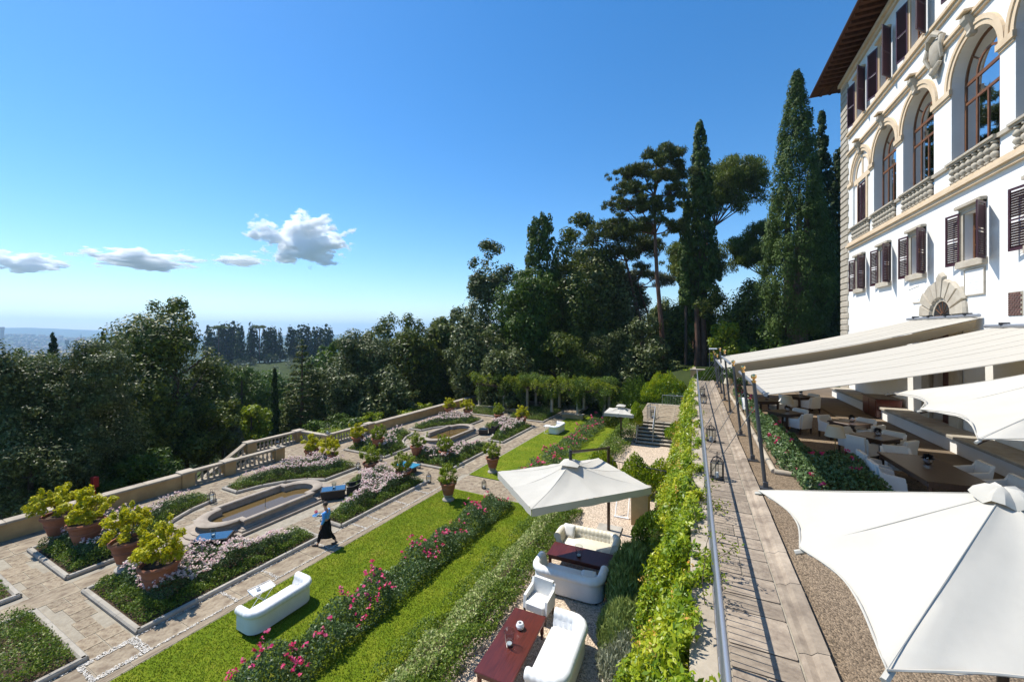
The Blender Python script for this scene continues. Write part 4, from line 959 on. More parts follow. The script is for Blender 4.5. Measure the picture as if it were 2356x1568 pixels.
for i, (y, zt) in enumerate(PY):
    t = thing('awning_pole', ORD[i] + ' leaning grey awning pole with brass ball, counted from the front umbrella', 'pole', (1.77, y, TZ - .02), 0, 'leaning poles along the walkway')
    tp = Vector((-.27, 0, zt - TZ)); MB().tube([(0, 0, 0), tp], .048, 10).build('shaft', 'pole_grey', t, smooth=True)
    MB().lathe([(.055, -.05), (.06, 0), (.03, .02), (.03, .04), (.065, .08), (.075, .12), (.06, .165), (0, .19)], 12, tp).build('ball', 'brass', t, smooth=True)
    MB().bbox(-.16, .16, -.1, .1, 0.0, .05, .01).build('base_plate', 'pole_grey', t); MB().bbox(-.06, .06, -.06, .06, .051, .2, .01).build('base_clamp', 'pole_grey', t)
    MB().lathe([(.062, -.05), (.062, .05)], 10, tp * .45).build('collar', 'pole_grey', t)
    a = tp * .78; b = Vector((-1.30, .55, .06)); MB().tube([a, b], .010, 5).build('guy_wire', 'steel_wire', t)
    m = a.lerp(b, .8); n = a.lerp(b, .88); MB().tube([m, n], .02, 6).build('turnbuckle', 'steel_wire', t)

# ================================================================== parasols
def canopy(ends, apex, sc=0.0, sag=0.05, nu=14, nv=16, hang=0.10):
    mb = MB(); k = len(ends); A = Vector(apex); C = sum((Vector(e) for e in ends), Vector()) / k; loop = []
    for i in range(k):
        p, q = Vector(ends[i]), Vector(ends[(i + 1) % k])
        for j in range(nu):
            u = j / nu; e = p.lerp(q, u); inn = (C - e); inn.z = 0; inn.normalize(); s = math.sin(math.pi * u)
            loop.append((e + inn * sc * s + Vector((0, 0, .35 * sc * s)), s))
    n = len(loop); rows = []
    for v in range(nv + 1):
        f = 0.02 + 0.98 * v / nv
        rows.append([A.lerp(e, f) + Vector((0, 0, .016 * math.exp(-(1 - f) / .22) * math.sin(i * 2.4) * (1 - s) + .006 * math.sin(i * .9 + f * 9) * f - sag * s * math.sin(math.pi * f * .85) - hang * math.sin(math.pi * f))) for i, (e, s) in enumerate(loop)])
    mb.rings(rows, cap=False)
    return mb, [e for e, s in loop]
# big square parasol in the foreground
L0, F0 = Vector((0.755, 5.85)), Vector((1.045, 3.06)); e1 = (F0 - L0); e2 = Vector((-e1.y, e1.x)); e2 = e2 if e2.x > 0 else -e2
c0 = (L0 + F0) / 2 + e2 / 2
def square_parasol(label, c, e1, e2, zr, za, gz, sc, sag, hang=.10):
    t = thing('white_parasol', label, 'parasol', (c.x, c.y, gz)); h = zr - gz
    cs = [-e1 / 2 - e2 / 2, e1 / 2 - e2 / 2, e1 / 2 + e2 / 2, -e1 / 2 + e2 / 2]; ends = []
    for i in range(4): ends += [cs[i], (cs[i] + cs[(i + 1) % 4]) / 2]
    E = [Vector((p.x, p.y, h)) for p in ends]; ap = Vector((0, 0, za - gz))
    mb, lp = canopy(E, ap, sc, sag, hang=hang); mb.build('canopy', 'umbrella_cloth', t, smooth=True)
    MB().tube(lp + lp[:1], .008, 5).build('hem', 'umbrella_cloth', t)
    for p in E: MB().tube([ap.lerp(p, q / 8) + Vector((0, 0, .004 - hang * math.sin(math.pi * q / 8))) for q in range(9)], .0035, 4).build('seam', 'umbrella_cloth', t)
    for p in E:
        MB().tube([ap.lerp(p, q) + Vector((0, 0, -.045 - hang * math.sin(math.pi * q) - sag * .2)) for q in (.03, .25, .5, .75, 1)], .014, 6).build('rib', 'dark_wood', t)
        d = p.copy(); d.z = 0; d.normalize(); MB().tube([p - d * .05 + Vector((0, 0, -.02)), p + d * .04 + Vector((0, 0, -.05))], .022, 6).build('rib_pocket', 'umbrella_cloth', t)
    MB().tube([(0, 0, .06), (0, 0, za - gz - .06)], .035, 10).build('mast', 'dark_wood', t, smooth=True)
    MB().lathe([(.42, 0), (.42, .05), (.1, .08), (.06, .3), (0, .3)], 20).build('base', 'dark_metal', t)
    n = 16; sz = .062 * e1.length
    cap = MB().rings([[(r * sz * (1 + .10 * math.sin(5 * a)) * math.cos(a), r * sz * (1 + .1 * math.sin(5 * a)) * math.sin(a), za - gz + z + .03 * math.sin(5 * a) * r) for a in [2 * math.pi * j / n for j in range(n)]] for r, z in ((1.0, -.05), (.85, .0), (.5, .05), (.05, .06))], cap=False)
    cap.build('vent_cap', 'umbrella_cloth', t, smooth=True)
    return t
square_parasol('large white parasol filling the lower right corner', c0, e1, e2, 7.0, 7.68, TZ, .14, .04, .0)
q0, q1 = Vector((4.34, 12.7)), Vector((3.62, 7.75)); f1 = q1 - q0; f2 = Vector((-f1.y, f1.x)); f2 = f2 if f2.x > 0 else -f2
square_parasol('white parasol with slack scalloped edge at the right edge of the picture', (q0 + q1) / 2 + f2 / 2, f1, f2, 7.5, 8.7, TZ, .30, .14)
def valance_parasol(label, c, e1, e2, zr, za, gz, mast, arm=True, v=.20, gmt='umbrella_cloth'):
    t = thing('cream_parasol', label, 'parasol', (c.x, c.y, gz)); h = zr - gz
    cs = [-e1 / 2 - e2 / 2, e1 / 2 - e2 / 2, e1 / 2 + e2 / 2, -e1 / 2 + e2 / 2]; ends = []
    for i in range(4): ends += [cs[i], (cs[i] + cs[(i + 1) % 4]) / 2]
    E = [Vector((p.x, p.y, h)) for p in ends]; ap = Vector((0, 0, za - gz)); mb, lp = canopy(E, ap, 0, .03)
    mb.build('canopy', gmt, t, smooth=True)
    for p in E: MB().tube([ap.lerp(p, q / 8) + Vector((0, 0, .004 - .10 * math.sin(math.pi * q / 8))) for q in range(9)], .004, 4).build('seam', gmt, t)
    for i in range(4):
        a, b = E[2 * i], E[(2 * i + 2) % 8]
        MB().grid(lambda u, w: a.lerp(b, .003 + u * .994) + Vector((0, 0, -.005 - w * (v + .012 * math.sin(u * 30)))), 24, 1).build('valance', gmt, t)
    for p in E: MB().tube([ap.lerp(p, q) + Vector((0, 0, -.045 - .10 * math.sin(math.pi * q))) for q in (.03, .25, .5, .75, 1)], .014, 6).build('rib', 'dark_wood', t)
    m = Vector((mast[0] - c.x, mast[1] - c.y, 0))
    MB().tube([m + Vector((0, 0, 0)), m + Vector((0, 0, mast[2] - gz))], .06, 8).build('mast', 'dark_wood', t)
    MB().bbox(m.x - .45, m.x + .45, m.y - .45, m.y + .45, 0.0, .06, .01).build('base', 'grey_stone', t)
    if arm:
        top = m + Vector((0, 0, mast[2] - gz - .05)); MB().tube([top, ap + Vector((0, 0, .32))], .045, 8).build('arm', 'dark_wood', t); MB().tube([ap + Vector((0, 0, .38)), ap + Vector((0, 0, -.1))], .05, 8).build('hub', 'dark_metal', t)
    MB().rings([[(r * .34 * math.cos(a) * (1.25 if j % 2 else .9), r * .34 * math.sin(a) * (1.25 if j % 2 else .9), za - gz + z) for j, a in enumerate([2 * math.pi * k / 8 for k in range(8)])] for r, z in ((1.0, -.02), (.5, .06), (.1, .09))], cap=False).build('vent_cap', gmt, t, smooth=True)
    return t
g1 = Vector((2.01, -2.08)); g2 = Vector((2.72, 2.80)) * .995
valance_parasol('cream cantilever parasol with valance over the gravel court', Vector((-5.83, 11.69)) + g1 / 2 + g2 / 2, g1, g2, 4.40, 4.92, 1.4, (-2.92, 15.3, 4.62))
valance_parasol('small cream parasol at the foot of the far stairs', Vector((-4.6, 28.6)), Vector((2.0, 0)), Vector((0, 2.0)), 3.4, 3.8, 1.4, (-4.6, 28.6, 3.7), False)

# ================================================================== furniture
leg_turn = [(.035, 0), (.02, .04), (.03, .08), (.045, .16), (.03, .22), (.038, .30), (.05, .40), (.05, 1.0)]
def table(label, x, y, z, lx, ly, h, rz=0.0, mt='mahogany', group=None, cat='table', name='wooden_table'):
    t = thing(name, label, cat, (x, y, z), rz, group)
    MB().bbox(-lx / 2, lx / 2, -ly / 2, ly / 2, h - .045, h, .012).build('top', mt, t)
    MB().box(-lx / 2 + .05, lx / 2 - .05, -ly / 2 + .05, ly / 2 - .05, h - .15, h - .046).build('apron', mt, t)
    for sx in (-1, 1):
        for sy in (-1, 1): MB().lathe([(r, k * (h - .151)) for r, k in leg_turn], 10, (sx * (lx / 2 - .09), sy * (ly / 2 - .09), 0)).build('leg', mt, t, smooth=True)
    return t
def armchair(label, x, y, z, rz, group='white slipcovered armchairs', leg='dark_wood'):
    t = thing('armchair', label, 'chair', (x, y, z), rz, group); m = 'slipcover'
    MB().bbox(-.27, .27, -.22, .30, .26, .47, .04).build('seat', m, t, smooth=True)
    b = MB().rings([[(-.28, -.30 + o, z_), (.28, -.30 + o, z_), (.28, -.21 + o, z_), (-.28, -.21 + o, z_)] for z_, o in ((.24, 0), (.5, -.015), (.80, -.06), (.835, -.05))]); b.build('backrest', m, t, smooth=True)
    for s in (-1, 1):
        x0, x1 = (s * .28, s * .35) if s > 0 else (s * .35, s * .28)
        MB().rings([[(x0, -.26, .25), (x1, -.26, .25), (x1, .27, .25), (x0, .27, .25)], [(x0, -.27, .60), (x1, -.27, .60), (x1, .22, .58), (x0, .22, .58)], [(x0, -.30, .80), (x1, -.30, .80), (x1, -.22, .66), (x0, -.22, .66)]]).build('armrest', m, t, smooth=True)
        for yy in (-.25, .25): MB().rings([[(s * .3 + a * r - .0, yy + b_ * r, z_) for a, b_ in ((-1, -1), (1, -1), (1, 1), (-1, 1))] for z_, r in ((0, .018), (.27, .026))]).build('leg', leg, t)
    return t
bt_me = MB().lathe([(.018, 0), (.014, .008), (0, .011)], 8).mesh('button'); bt_me.materials.append(MT['leather_white'])
def chesterfield(label, x, y, z, rz, mt='leather_white', ln=2.12, dp=.92):
    t = thing('tufted_sofa', label, 'sofa', (x, y, z), rz, 'tufted white sofas'); hx, r = ln / 2 - .14, .26
    path = [(-hx, dp / 2 - .06), (-hx, dp / 2 - .25), (-hx, 0.0), (-hx, -dp / 2 + .14 + r)]
    path += [(-hx + r - r * math.cos(a), -dp / 2 + .14 + r - r * math.sin(a)) for a in [math.pi / 2 * k / 6 for k in range(1, 7)]]
    n = 16; path += [(-hx + r + (2 * hx - 2 * r) * k / n, -dp / 2 + .14) for k in range(1, n)]
    path += [(-p[0], p[1]) for p in path[:10][::-1]]
    P = [Vector(p) for p in path]; ds = [0]
    for a, b in zip(P, P[1:]): ds.append(ds[-1] + (b - a).length)
    fine = []
    tot = ds[-1]; N = 96; j = 0
    for k in range(N + 1):
        s = tot * k / N
        while j < len(P) - 2 and ds[j + 1] < s: j += 1
        fine.append((P[j].lerp(P[j + 1], (s - ds[j]) / max(ds[j + 1] - ds[j], 1e-6)), s))
    rs_ = []; inner = []
    for k, (p, s) in enumerate(fine):
        d = (fine[min(k + 1, N)][0] - fine[max(k - 1, 0)][0]).normalized(); nrm = Vector((d.y, -d.x))          # outward
        if k == 0: nrm0 = nrm
        ch = abs(math.sin(math.pi * s / .135)); rr = .125 * (0.89 + .11 * ch ** .5); sec = [(.10, .06), (.10, .30), (.095, .52)]
        sec += [(.045 + rr * math.cos(R(a)), .615 + rr * math.sin(R(a))) for a in range(-35, 201, 20)]
        sec += [(-.085 + .012 * ch, .56), (-.115 - .022 * ch, .46), (-.115 - .018 * ch, .36), (-.115, .06)]
        rs_.append([(p.x + nrm.x * o * 1.0, p.y + nrm.y * o, zz) for o, zz in sec]); inner.append((p, nrm))
    # orient so that outward points away from the seat
    MB().rings(rs_).build('back_and_arms', mt, t, smooth=True)
    MB().bbox(-hx + .12, hx - .12, -dp / 2 + .22, dp / 2 - .04, .22, .44, .05).build('seat_cushion', mt, t, smooth=True)
    MB().bbox(-hx + .1, hx - .1, -dp / 2 + .2, dp / 2 - .08, .05, .215, .01).build('base', mt, t)
    for k in range(4, N - 3, 6):
        p, nrm = inner[k]
        for zz in (.44, .54):
            o = link('button', bt_me, t, (p.x - nrm.x * .118, p.y - nrm.y * .118, zz)); o.rotation_euler = Vector((-nrm.x, -nrm.y, 0)).to_track_quat('Z', 'Y').to_euler()
    for sx in (-1, 1):
        for sy in (-1, 1): MB().lathe([(.03, 0), (.04, .06)], 8, (sx * (hx - .05), sy * (dp / 2 - .16), 0)).build('foot', 'dark_wood', t)
    return t
def cushion(label, x, y, z, rz, tilt, mt='slipcover'):
    def f(u, v):
        a, b = u * 2 - 1, v * 2 - 1; e = (1 - a ** 4) * (1 - b ** 4); return a, b, e
    mb = MB().grid(lambda u, v: (f(u, v)[0] * .21, f(u, v)[1] * .21, .07 * f(u, v)[2] ** .5), 10, 10).grid(lambda u, v: (f(u, v)[0] * .21, f(u, v)[1] * .21, -.07 * f(u, v)[2] ** .5), 10, 10)
    o = mb.build('cushion', mt, None, (x, y, z), 0, True); o.rotation_euler = (tilt, 0, rz); tag(o, label, 'cushion'); return o
GZ = 1.402
table('long reddish mahogany table with a glass vase and bowl, nearest on the gravel', -3.74, 8.3, GZ, .86, 2.12, .52)
table('dark mahogany table between the two facing sofas', -3.2, 12.43, GZ, 2.1, .82, .52)
chesterfield('white tufted sofa in full sun beside the nearest mahogany table', -2.72, 8.5, GZ, R(90))
chesterfield('white tufted sofa seen from behind, half in bluish shade', -3.32, 11.36, GZ, 0)
chesterfield('cream tufted sofa facing the camera under the parasol', -3.25, 13.42, GZ, R(180), 'leather_cream')
chesterfield('white tufted sofa standing alone on the near lawn', -12.0, 8.42, .035, R(87.2), ln=2.08)
chesterfield('small far white sofa on the lawn by the rose hedge', -11.0, 34.0, .035, R(87), ln=2.1)
armchair('white slipcovered armchair standing on the gravel between sofas', -3.75, 10.0, GZ, R(174))
cushion('cream square cushion at the left end of the shaded sofa', -3.95, 13.55, GZ + .62, R(176), R(-62)); cushion('bluish cushion lying on the sofa seen from behind', -2.75, 11.4, GZ + .52, R(10), R(12))
def vase(label, x, y, z, h=.34, r=.11):
    t = thing('glass_vase', label, 'vase', (x, y, z)); MB().lathe([(r * .7, 0), (r * .75, .01), (r, h * .6), (r * 1.1, h), (r * 1.06, h), (r * .95, h * .6), (r * .68, .03), (0, .03)], 20).build('glass', 'clear_glass', t, smooth=True)
    MB().lathe([(r * .55, .035), (r * .55, .06), (0, .06)], 14).build('candle', 'white_paint', t)
vase('clear glass vase on the nearest mahogany table', -3.77, 8.15, GZ + .521); vase('clear glass vase on the table between the facing sofas', -3.27, 12.28, GZ + .521)
def bowl(label, x, y, z, s=1.0):
    o = MB().lathe([(.04 * s, 0), (.08 * s, .02 * s), (.10 * s, .08 * s), (.075 * s, .14 * s), (.05 * s, .15 * s), (.04 * s, .145 * s), (.06 * s, .1 * s), (0, .09 * s)], 18).build('round_bowl', 'plate', None, (x, y, z), 0, True); tag(o, label, 'bowl')
bowl('round white bowl on the nearest mahogany table', -3.75, 8.72, GZ + .521)
kb = thing('stone_kerb', 'pale stone kerb beside the grey lavender at the court edge', 'kerb', (-1.62, 8.9, 1.4)); MB().bbox(-.16, .16, -.7, .7, 0, .14, .02).build('kerb_block', 'cap_stone', kb)
sb = thing('copper_bowl_stand', 'small copper bowl on a thin stand at the end of the sofa', 'bowl', (-2.2, 11.35, GZ)); MB().lathe([(.02, .42), (.09, .46), (.12, .54), (.105, .54), (.08, .48), (0, .46)], 14).build('bowl', 'brass', sb, smooth=True)
for a in range(3): MB().tube([(.14 * math.cos(a * 2.1), .14 * math.sin(a * 2.1), 0), (0, 0, .43)], .008, 5).build('leg', 'brass', sb)
# tray tables
def tray_table(label, x, y, z, rz, lx=.42, ly=.66, h=.62):
    t = thing('folding_tray_table', label, 'table', (x, y, z), rz)
    MB().bbox(-lx / 2, lx / 2, -ly / 2, ly / 2, h, h + .02, .008).build('tray', 'white_paint', t)
    MB().tube([(-lx / 2, -ly / 2, h + .05), (lx / 2, -ly / 2, h + .05), (lx / 2, ly / 2, h + .05), (-lx / 2, ly / 2, h + .05), (-lx / 2, -ly / 2, h + .05)], .009, 6).build('rim', 'white_paint', t)
    for sx in (-.17, .17): MB().tube([(sx, -ly * .42, 0), (sx, ly * .42, h)], .011, 6).tube([(sx * .85, ly * .42, 0), (sx * .85, -ly * .42, h)], .011, 6).build('leg', 'white_paint', t)
    MB().tube([(-.17, -ly * .42, .02), (.17, -ly * .42, .02)], .010, 6).build('crossbar', 'white_paint', t); return t
tray_table('white folding tray table beside the lawn sofa', -12.74, 8.4, .035, R(-12)); bowl('small white bowl on the folding tray table', -12.76, 8.3, .68, .7)
tray_table('tiny far white folding table beside the small far sofa', -11.75, 33.3, .035, 0)
# wicker coffee tables with sky-reflecting glass tops
mgl, tgl, bgl = nt('mirror_glass'); bgl.inputs['Base Color'].default_value = (0.015, 0.04, 0.075, 1); bgl.inputs['Roughness'].default_value = 0.03; bgl.inputs['Specular IOR Level'].default_value = 1.0; bgl.inputs['Metallic'].default_value = 0.0; bgl.inputs['Coat Weight'].default_value = 1.0
def wicker_table(label, x, y, rz, lx, ly, h=.5):
    t = thing('wicker_table', label, 'table', (x, y, .022), rz)
    MB().bbox(-lx / 2, lx / 2, -ly / 2, ly / 2, h - .08, h, .015).build('rim', 'wicker', t)
    MB().rings([[(sx * lx / 2 * k, sy * ly / 2 * k, z_) for sx, sy in ((-1, -1), (1, -1), (1, 1), (-1, 1))] for k, z_ in ((.9, .07), (.96, h - .081))]).build('skirt', 'wicker', t)
    for sx in (-1, 1):
        for sy in (-1, 1): MB().box(sx * lx * .42 - .03, sx * lx * .42 + .03, sy * ly * .42 - .03, sy * ly * .42 + .03, 0, .069).build('leg', 'wicker', t)
    MB().box(-lx / 2 + .05, lx / 2 - .05, -ly / 2 + .05, ly / 2 - .05, h + .001, h + .010).build('glass_top', 'mirror_glass', t)
    return t
def wicker_chair(label, x, y, rz):
    t = thing('wicker_armchair', label, 'chair', (x, y, .022), rz)
    MB().bbox(-.36, .36, -.36, .36, .06, .38, .03).build('seat', 'wicker', t)
    pts = [(-.36, .34), (-.38, 0), (-.34, -.3), (-.2, -.42), (0, -.45), (.2, -.42), (.34, -.3), (.38, 0), (.36, .34)]
    MB().rings([[(p[0], p[1], .3), (p[0] * .86, p[1] * .86, .3), (p[0] * .92, p[1] * .9, h_), (p[0] * 1.06, p[1] * 1.06, h_)] for p, h_ in zip(pts, (.58, .60, .72, .80, .82, .80, .72, .60, .58))]).build('backrest', 'wicker', t, smooth=True)
    for sx in (-1, 1):
        for sy in (-1, 1): MB().box(sx * .3 - .025, sx * .3 + .025, sy * .3 - .025, sy * .3 + .025, 0, .059).build('leg', 'wicker', t)
wicker_table('dark wicker table whose glass top mirrors blue sky, near the first fountain', -18.0, 9.85, R(39), 1.3, .75, .55)
wicker_table('dark wicker table with vase behind the first fountain', -17.68, 15.6, R(45), 1.25, .78, .5)
wicker_chair('dark wicker armchair behind the first fountain', -16.95, 16.35, R(130))
wicker_chair('half hidden wicker chair under the roses by the near glass table', -17.25, 8.9, R(10))
wicker_table('small far wicker table by the far fountain', -16.7, 30.7, R(20), .8, .8, .45); wicker_chair('small far wicker armchair by the far fountain', -15.9, 31.1, R(100))
vase('clear glass with a candle on the sky-mirroring table', -18.0, 9.85, .585, .3, .10); vase('glass vase on the wicker table behind the fountain', -17.7, 15.65, .535, .3, .11)
pt = thing('blue_table_top', 'blue tiled table top hidden behind the pots on the cross path', 'table', gw(19.6, -17.6, .022), -GA)
MB().bbox(-.7, .7, -.4, .4, .42, .47, .01).build('top', 'blue_tile', pt); MB().bbox(-.5, .5, -.25, .25, 0, .419, .01).build('base', 'wicker', pt)

# terrace tables and chairs
def tset(lab, x, y, rz, s=.98, sides=(0, 1, 2, 3), off=.62):
    table('square dark wooden table ' + lab, x, y, TZ - .019, s, s, .76, rz, 'dark_wood', 'dark tables on the terrace')
    nm = ('near left', 'near right', 'far right', 'far left')
    for k in sides:
        a = rz + R(180) + k * R(90); d = Vector((math.cos(a - R(0)), math.sin(a), 0)) * (s / 2 + .16)
        armchair('white armchair ' + nm[k] + ' of the square table ' + lab, x + d.x, y + d.y, TZ - .019, a + R(90))
    pl = thing('succulent_planter', 'dark succulent in a silver pot on the table ' + lab, 'planter', (x + .1, y + .1, TZ + .743))
    MB().rings([[(sx * w, sy * w, z_) for sx, sy in ((-1, -1), (1, -1), (1, 1), (-1, 1))] for w, z_ in ((.05, 0), (.075, .04), (.08, .13), (.07, .13), (.06, .06))]).build('pot', 'chrome', pl)
    g = np.random.default_rng(int(x * 10)); d = unit(g.normal(size=(60, 3)) + (0, 0, 1.0)); V = leafV(d * .075 + (0, 0, .14), unit(np.cross(d, g.normal(size=(60, 3)))), np.full(60, .11), np.full(60, .04), g, d)
    link('leaves', quads('leaves', V, 'succulent'), pl)
tset('in front beside the floor lamp', 5.5, 17.0, R(42)); tset('behind the front square one', 5.45, 19.2, R(42), sides=(1, 2, 3)); tset('half hidden by roses near a lamp', 3.6, 20.5, R(42), sides=(1, 2))
tset('farthest, under the second awning', 5.2, 25.9, R(35), sides=(0, 1, 2)); tset('at the far left behind the poles', 3.3, 23.6, R(20), sides=(0, 2))
table('long dark wooden dining table at the right', 5.5, 13.6, TZ - .019, 1.25, 2.5, .76, R(2), 'dark_wood')
for lab, x, y, rz in (('nearest left of the long table, back to the walkway', 4.62, 14.25, -90), ('second left of the long table, cut by the parasol', 4.55, 13.3, -90), ('at the head of the long table', 5.45, 15.15, 180), ('right of the long table, upper one', 6.55, 14.4, 90), ('right of the long table, lower one', 6.6, 13.3, 90)):
    armchair('white covered armchair ' + lab, x, y, TZ - .019, R(rz))
pl = thing('succulent_planter', 'dark succulent in a silver pot on the long table', 'planter', (5.6, 14.0, TZ + .743)); MB().lathe([(.06, 0), (.1, .05), (.11, .13), (.09, .13), (.08, .06)], 12).build('pot', 'chrome', pl)
g = np.random.default_rng(5); d = unit(g.normal(size=(70, 3)) + (0, 0, 1.0)); link('leaves', quads('leaves', leafV(d * .08 + (0, 0, .14), unit(np.cross(d, g.normal(size=(70, 3)))), np.full(70, .12), np.full(70, .04), g, d), 'succulent'), pl)
def floor_lamp(label, x, y):
    t = thing('floor_lamp', label, 'lamp', (x, y, TZ - .02)); MB().lathe([(.16, 0), (.16, .02), (.02, .035), (.014, .06), (.012, 1.15), (0, 1.15)], 14).build('stand', 'brass', t, smooth=True)
    MB().lathe([(.26, 1.06), (.185, 1.38)], 24).build('shade', 'lamp_shade', t, smooth=True)
floor_lamp('floor lamp with pleated cream shade beside the rose planting', 3.9, 14.95); floor_lamp('floor lamp with cream shade near the half hidden table', 3.75, 20.9); floor_lamp('far floor lamp with white shade behind the poles', 1.95, 27.3)
tr = tag(MB().bbox(-.3, .3, -.2, .2, 0, .025, .01).build('serving_tray', 'mahogany', None, (8.65, 26.9, TZ + .602), .3), 'wooden serving tray lying on the wall bench by the cabinet', 'tray')

# rose planting on the terrace with stone kerb
bedT = thing('terrace_rose_bed', 'rose planting with round stone kerb beside the terrace tables', 'flower bed', (2.9, 17, TZ - .02))
kp = [(2.22, 30.2), (2.25, 25.6), (2.26, 19.2), (2.2, 14.0), (2.75, 13.95)]
for (x0, y0), (x1, y1) in zip(kp, kp[1:]):
    n = max(1, int(abs(y1 - y0) / 1.6))
    for j in range(n):
        a = Vector((x0, y0, 0)).lerp(Vector((x1, y1, 0)), (j + .004) / n) - Vector((2.9, 17, 0)); b = Vector((x0, y0, 0)).lerp(Vector((x1, y1, 0)), (j + .996) / n) - Vector((2.9, 17, 0))
        MB().tube([a + Vector((0, 0, .05)), b + Vector((0, 0, .05))], .085, 10).build('kerb_stone', 'cap_stone', bedT, smooth=True)
def mass(name, mt, parent, fx, y0, y1, n, h0, h1, L, seed, org, k=1.0, z0=0.0, asp=.6):
    rng = np.random.default_rng(seed); y = rng.uniform(y0, y1, n); f = rng.random(n); lo, hi = fx(y); x = lo + (hi - lo) * f
    e = np.clip(np.minimum(np.minimum(f, 1 - f) * (hi - lo), np.minimum(y - y0, y1 - y)) / .3, 0, 1); H = (h0 + (h1 - h0) * lump(x, y, k, seed)) * (.4 + .6 * np.sqrt(e)); z = H * rng.random(n) ** .45 + z0
    N = unit(np.stack([rng.normal(-.2, .7, n), rng.normal(-.3, .7, n), rng.uniform(0, 1.2, n)], 1)); l = L * rng.uniform(.6, 1.4, n)
    return link(name, quads(name, leafV(np.stack([x - org[0], y - org[1], z], 1), N, l, l * asp, rng), mt), parent), (x, y, H)
for sd, y0, y1, n, h1, h0 in ((51, 14.1, 20.0, 11000, 1.0, .6), (52, 20.2, 30.0, 6000, 1.1, .6), (53, 12.4, 15.2, 9000, .95, .5)):
    if sd == 53: fx = lambda y: (2.5 + (15.2 - y) * .05, 4.15 + (15.2 - y) * .1)
    else: fx = lambda y: (np.full_like(y, 2.38), np.full_like(y, 3.25 if sd == 51 else 2.9))
    _, (x, y, H) = mass('rose_leaves', 'leaf_rose', bedT, fx, y0, y1, n, h0, h1, .085, sd, (2.9, 17), 1.1)
    r = np.random.default_rng(sd); ix = r.choice(len(x), 14 if sd != 52 else 30); c = np.repeat(np.stack([x[ix] - 2.9, y[ix] - 17, H[ix] * r.uniform(.8, 1.08, len(ix))], 1), 9, 0) + r.normal(0, .03, (len(ix) * 9, 3))
    tag(link('rose_blossoms', quads('rose_blossoms', leafV(c, unit(r.normal(size=c.shape) + (0, 0, .6)), np.full(len(c), .075), np.full(len(c), .07), r), 'petal_red'), bedT), kind='stuff')

# ================================================================== pots with citrus trees
def citrus_me(seed, n, mt, wide=1.0):
    r = np.random.default_rng(seed); bl = []
    for i in range(26):
        d = unit(r.normal(size=3)); rad = r.uniform(.30, .66); bl.append((d[0] * rad * wide, d[1] * rad * wide, .62 + d[2] * rad * .66 + .1, .15, .15, .13))
    for i in range(12): bl.append((r.normal(0, .3), r.normal(0, .3), 1.08 + r.random() * .22, .07, .07, .14))
    return quads('foliage', blob_leaves(bl, n, .10, r, asp=.42, out=.45, shell=(.2, 1.1), up=.35), mt)
CIT = [citrus_me(61, 3800, 'leaf_yellow', 1.15), citrus_me(62, 3800, 'leaf_yellow', 1.05), citrus_me(63, 2400, 'leaf_lime'), citrus_me(64, 2400, 'leaf_lime', 1.05)]
pot_prof = [(.30, 0), (.315, .02), (.40, .34), (.425, .35), (.425, .39), (.41, .40), (.465, .60), (.50, .61), (.53, .64), (.535, .70), (.51, .73), (.465, .73), (.455, .66), (.44, .60)]
pot_me = MB().lathe(pot_prof, 24).mesh('pot'); pot_me.materials.append(MT['terracotta']); pot_me.polygons.foreach_set('use_smooth', [True] * len(pot_me.polygons)); sharp(pot_me, 35)
soil_me = MB().lathe([(.445, .60), (.445, .62), (0, .64)], 20).mesh('soil'); soil_me.materials.append(MT['soil'])
stem = MB(); r_ = random.Random(5)
for i in range(6): a = r_.random() * 6.28; stem.tube([(.05 * math.cos(a), .05 * math.sin(a), .6), (.12 * math.cos(a), .12 * math.sin(a), .95), (.3 * math.cos(a + .4), .3 * math.sin(a + .4), 1.3)], [.018, .013, .006], 5)
stem_me = stem.mesh('stems'); stem_me.materials.append(MT['bark'])
ped_me = MB().lathe([(.36, 0), (.36, .06), (.33, .09), (.27, .14), (.24, .20), (.27, .26), (.30, .29), (.30, .34)], 20).mesh('pedestal'); ped_me.materials.append(MT['grey_stone']); ped_me.polygons.foreach_set('use_smooth', [True] * len(ped_me.polygons)); sharp(ped_me, 35)
POTS = [(6.26, -25.0, 1.12, 0, .36, 'leftmost of the four near pots, beside the ochre wall'), (6.5, -23.0, 1.16, 1, .36, 'second of the four near pots from the left'), (6.75, -19.9, 1.08, 0, .3, 'third of the four near pots, broken rim'), (6.5, -16.75, 1.12, 1, .38, 'rightmost of the four near pots, closest to the lawn'),
        (18.3, -25.2, .95, 1, 0.02, 'at the railing, left of a pair'), (18.2, -23.2, .98, 0, 0.02, 'at the railing, right of a pair'), (18.1, -19.3, .95, 2, .1, 'in the middle of the cross path beside a lantern'), (18.0, -16.5, .95, 2, .1, 'behind the big pale roses by the cross path'),
        (17.3, -12.75, .86, 3, .32, 'on a stone base at the near lawn corner'), (22.0, -12.75, .86, 2, .32, 'on a stone base at the far lawn corner'),
        (21.9, -24.7, .92, 1, .15, 'beyond the cross path, nearest the railing'), (21.9, -22.6, .92, 2, .3, 'past the cross path, second from the railing'), (21.7, -18.7, .88, 3, .32, 'in front of the far fountain, left one'), (22.2, -16.6, .92, 2, .15, 'in front of the far fountain, right one'),
        (34.6, -25.4, .98, 1, .1, 'in the farthest row, leftmost by the wall'), (34.9, -23.2, .98, 0, .1, 'in the farthest row, second from the wall'), (34.4, -19.2, .95, 2, .1, 'in the farthest row, third from the wall'), (34.2, -16.6, .98, 1, .1, 'in the farthest row, rightmost')]
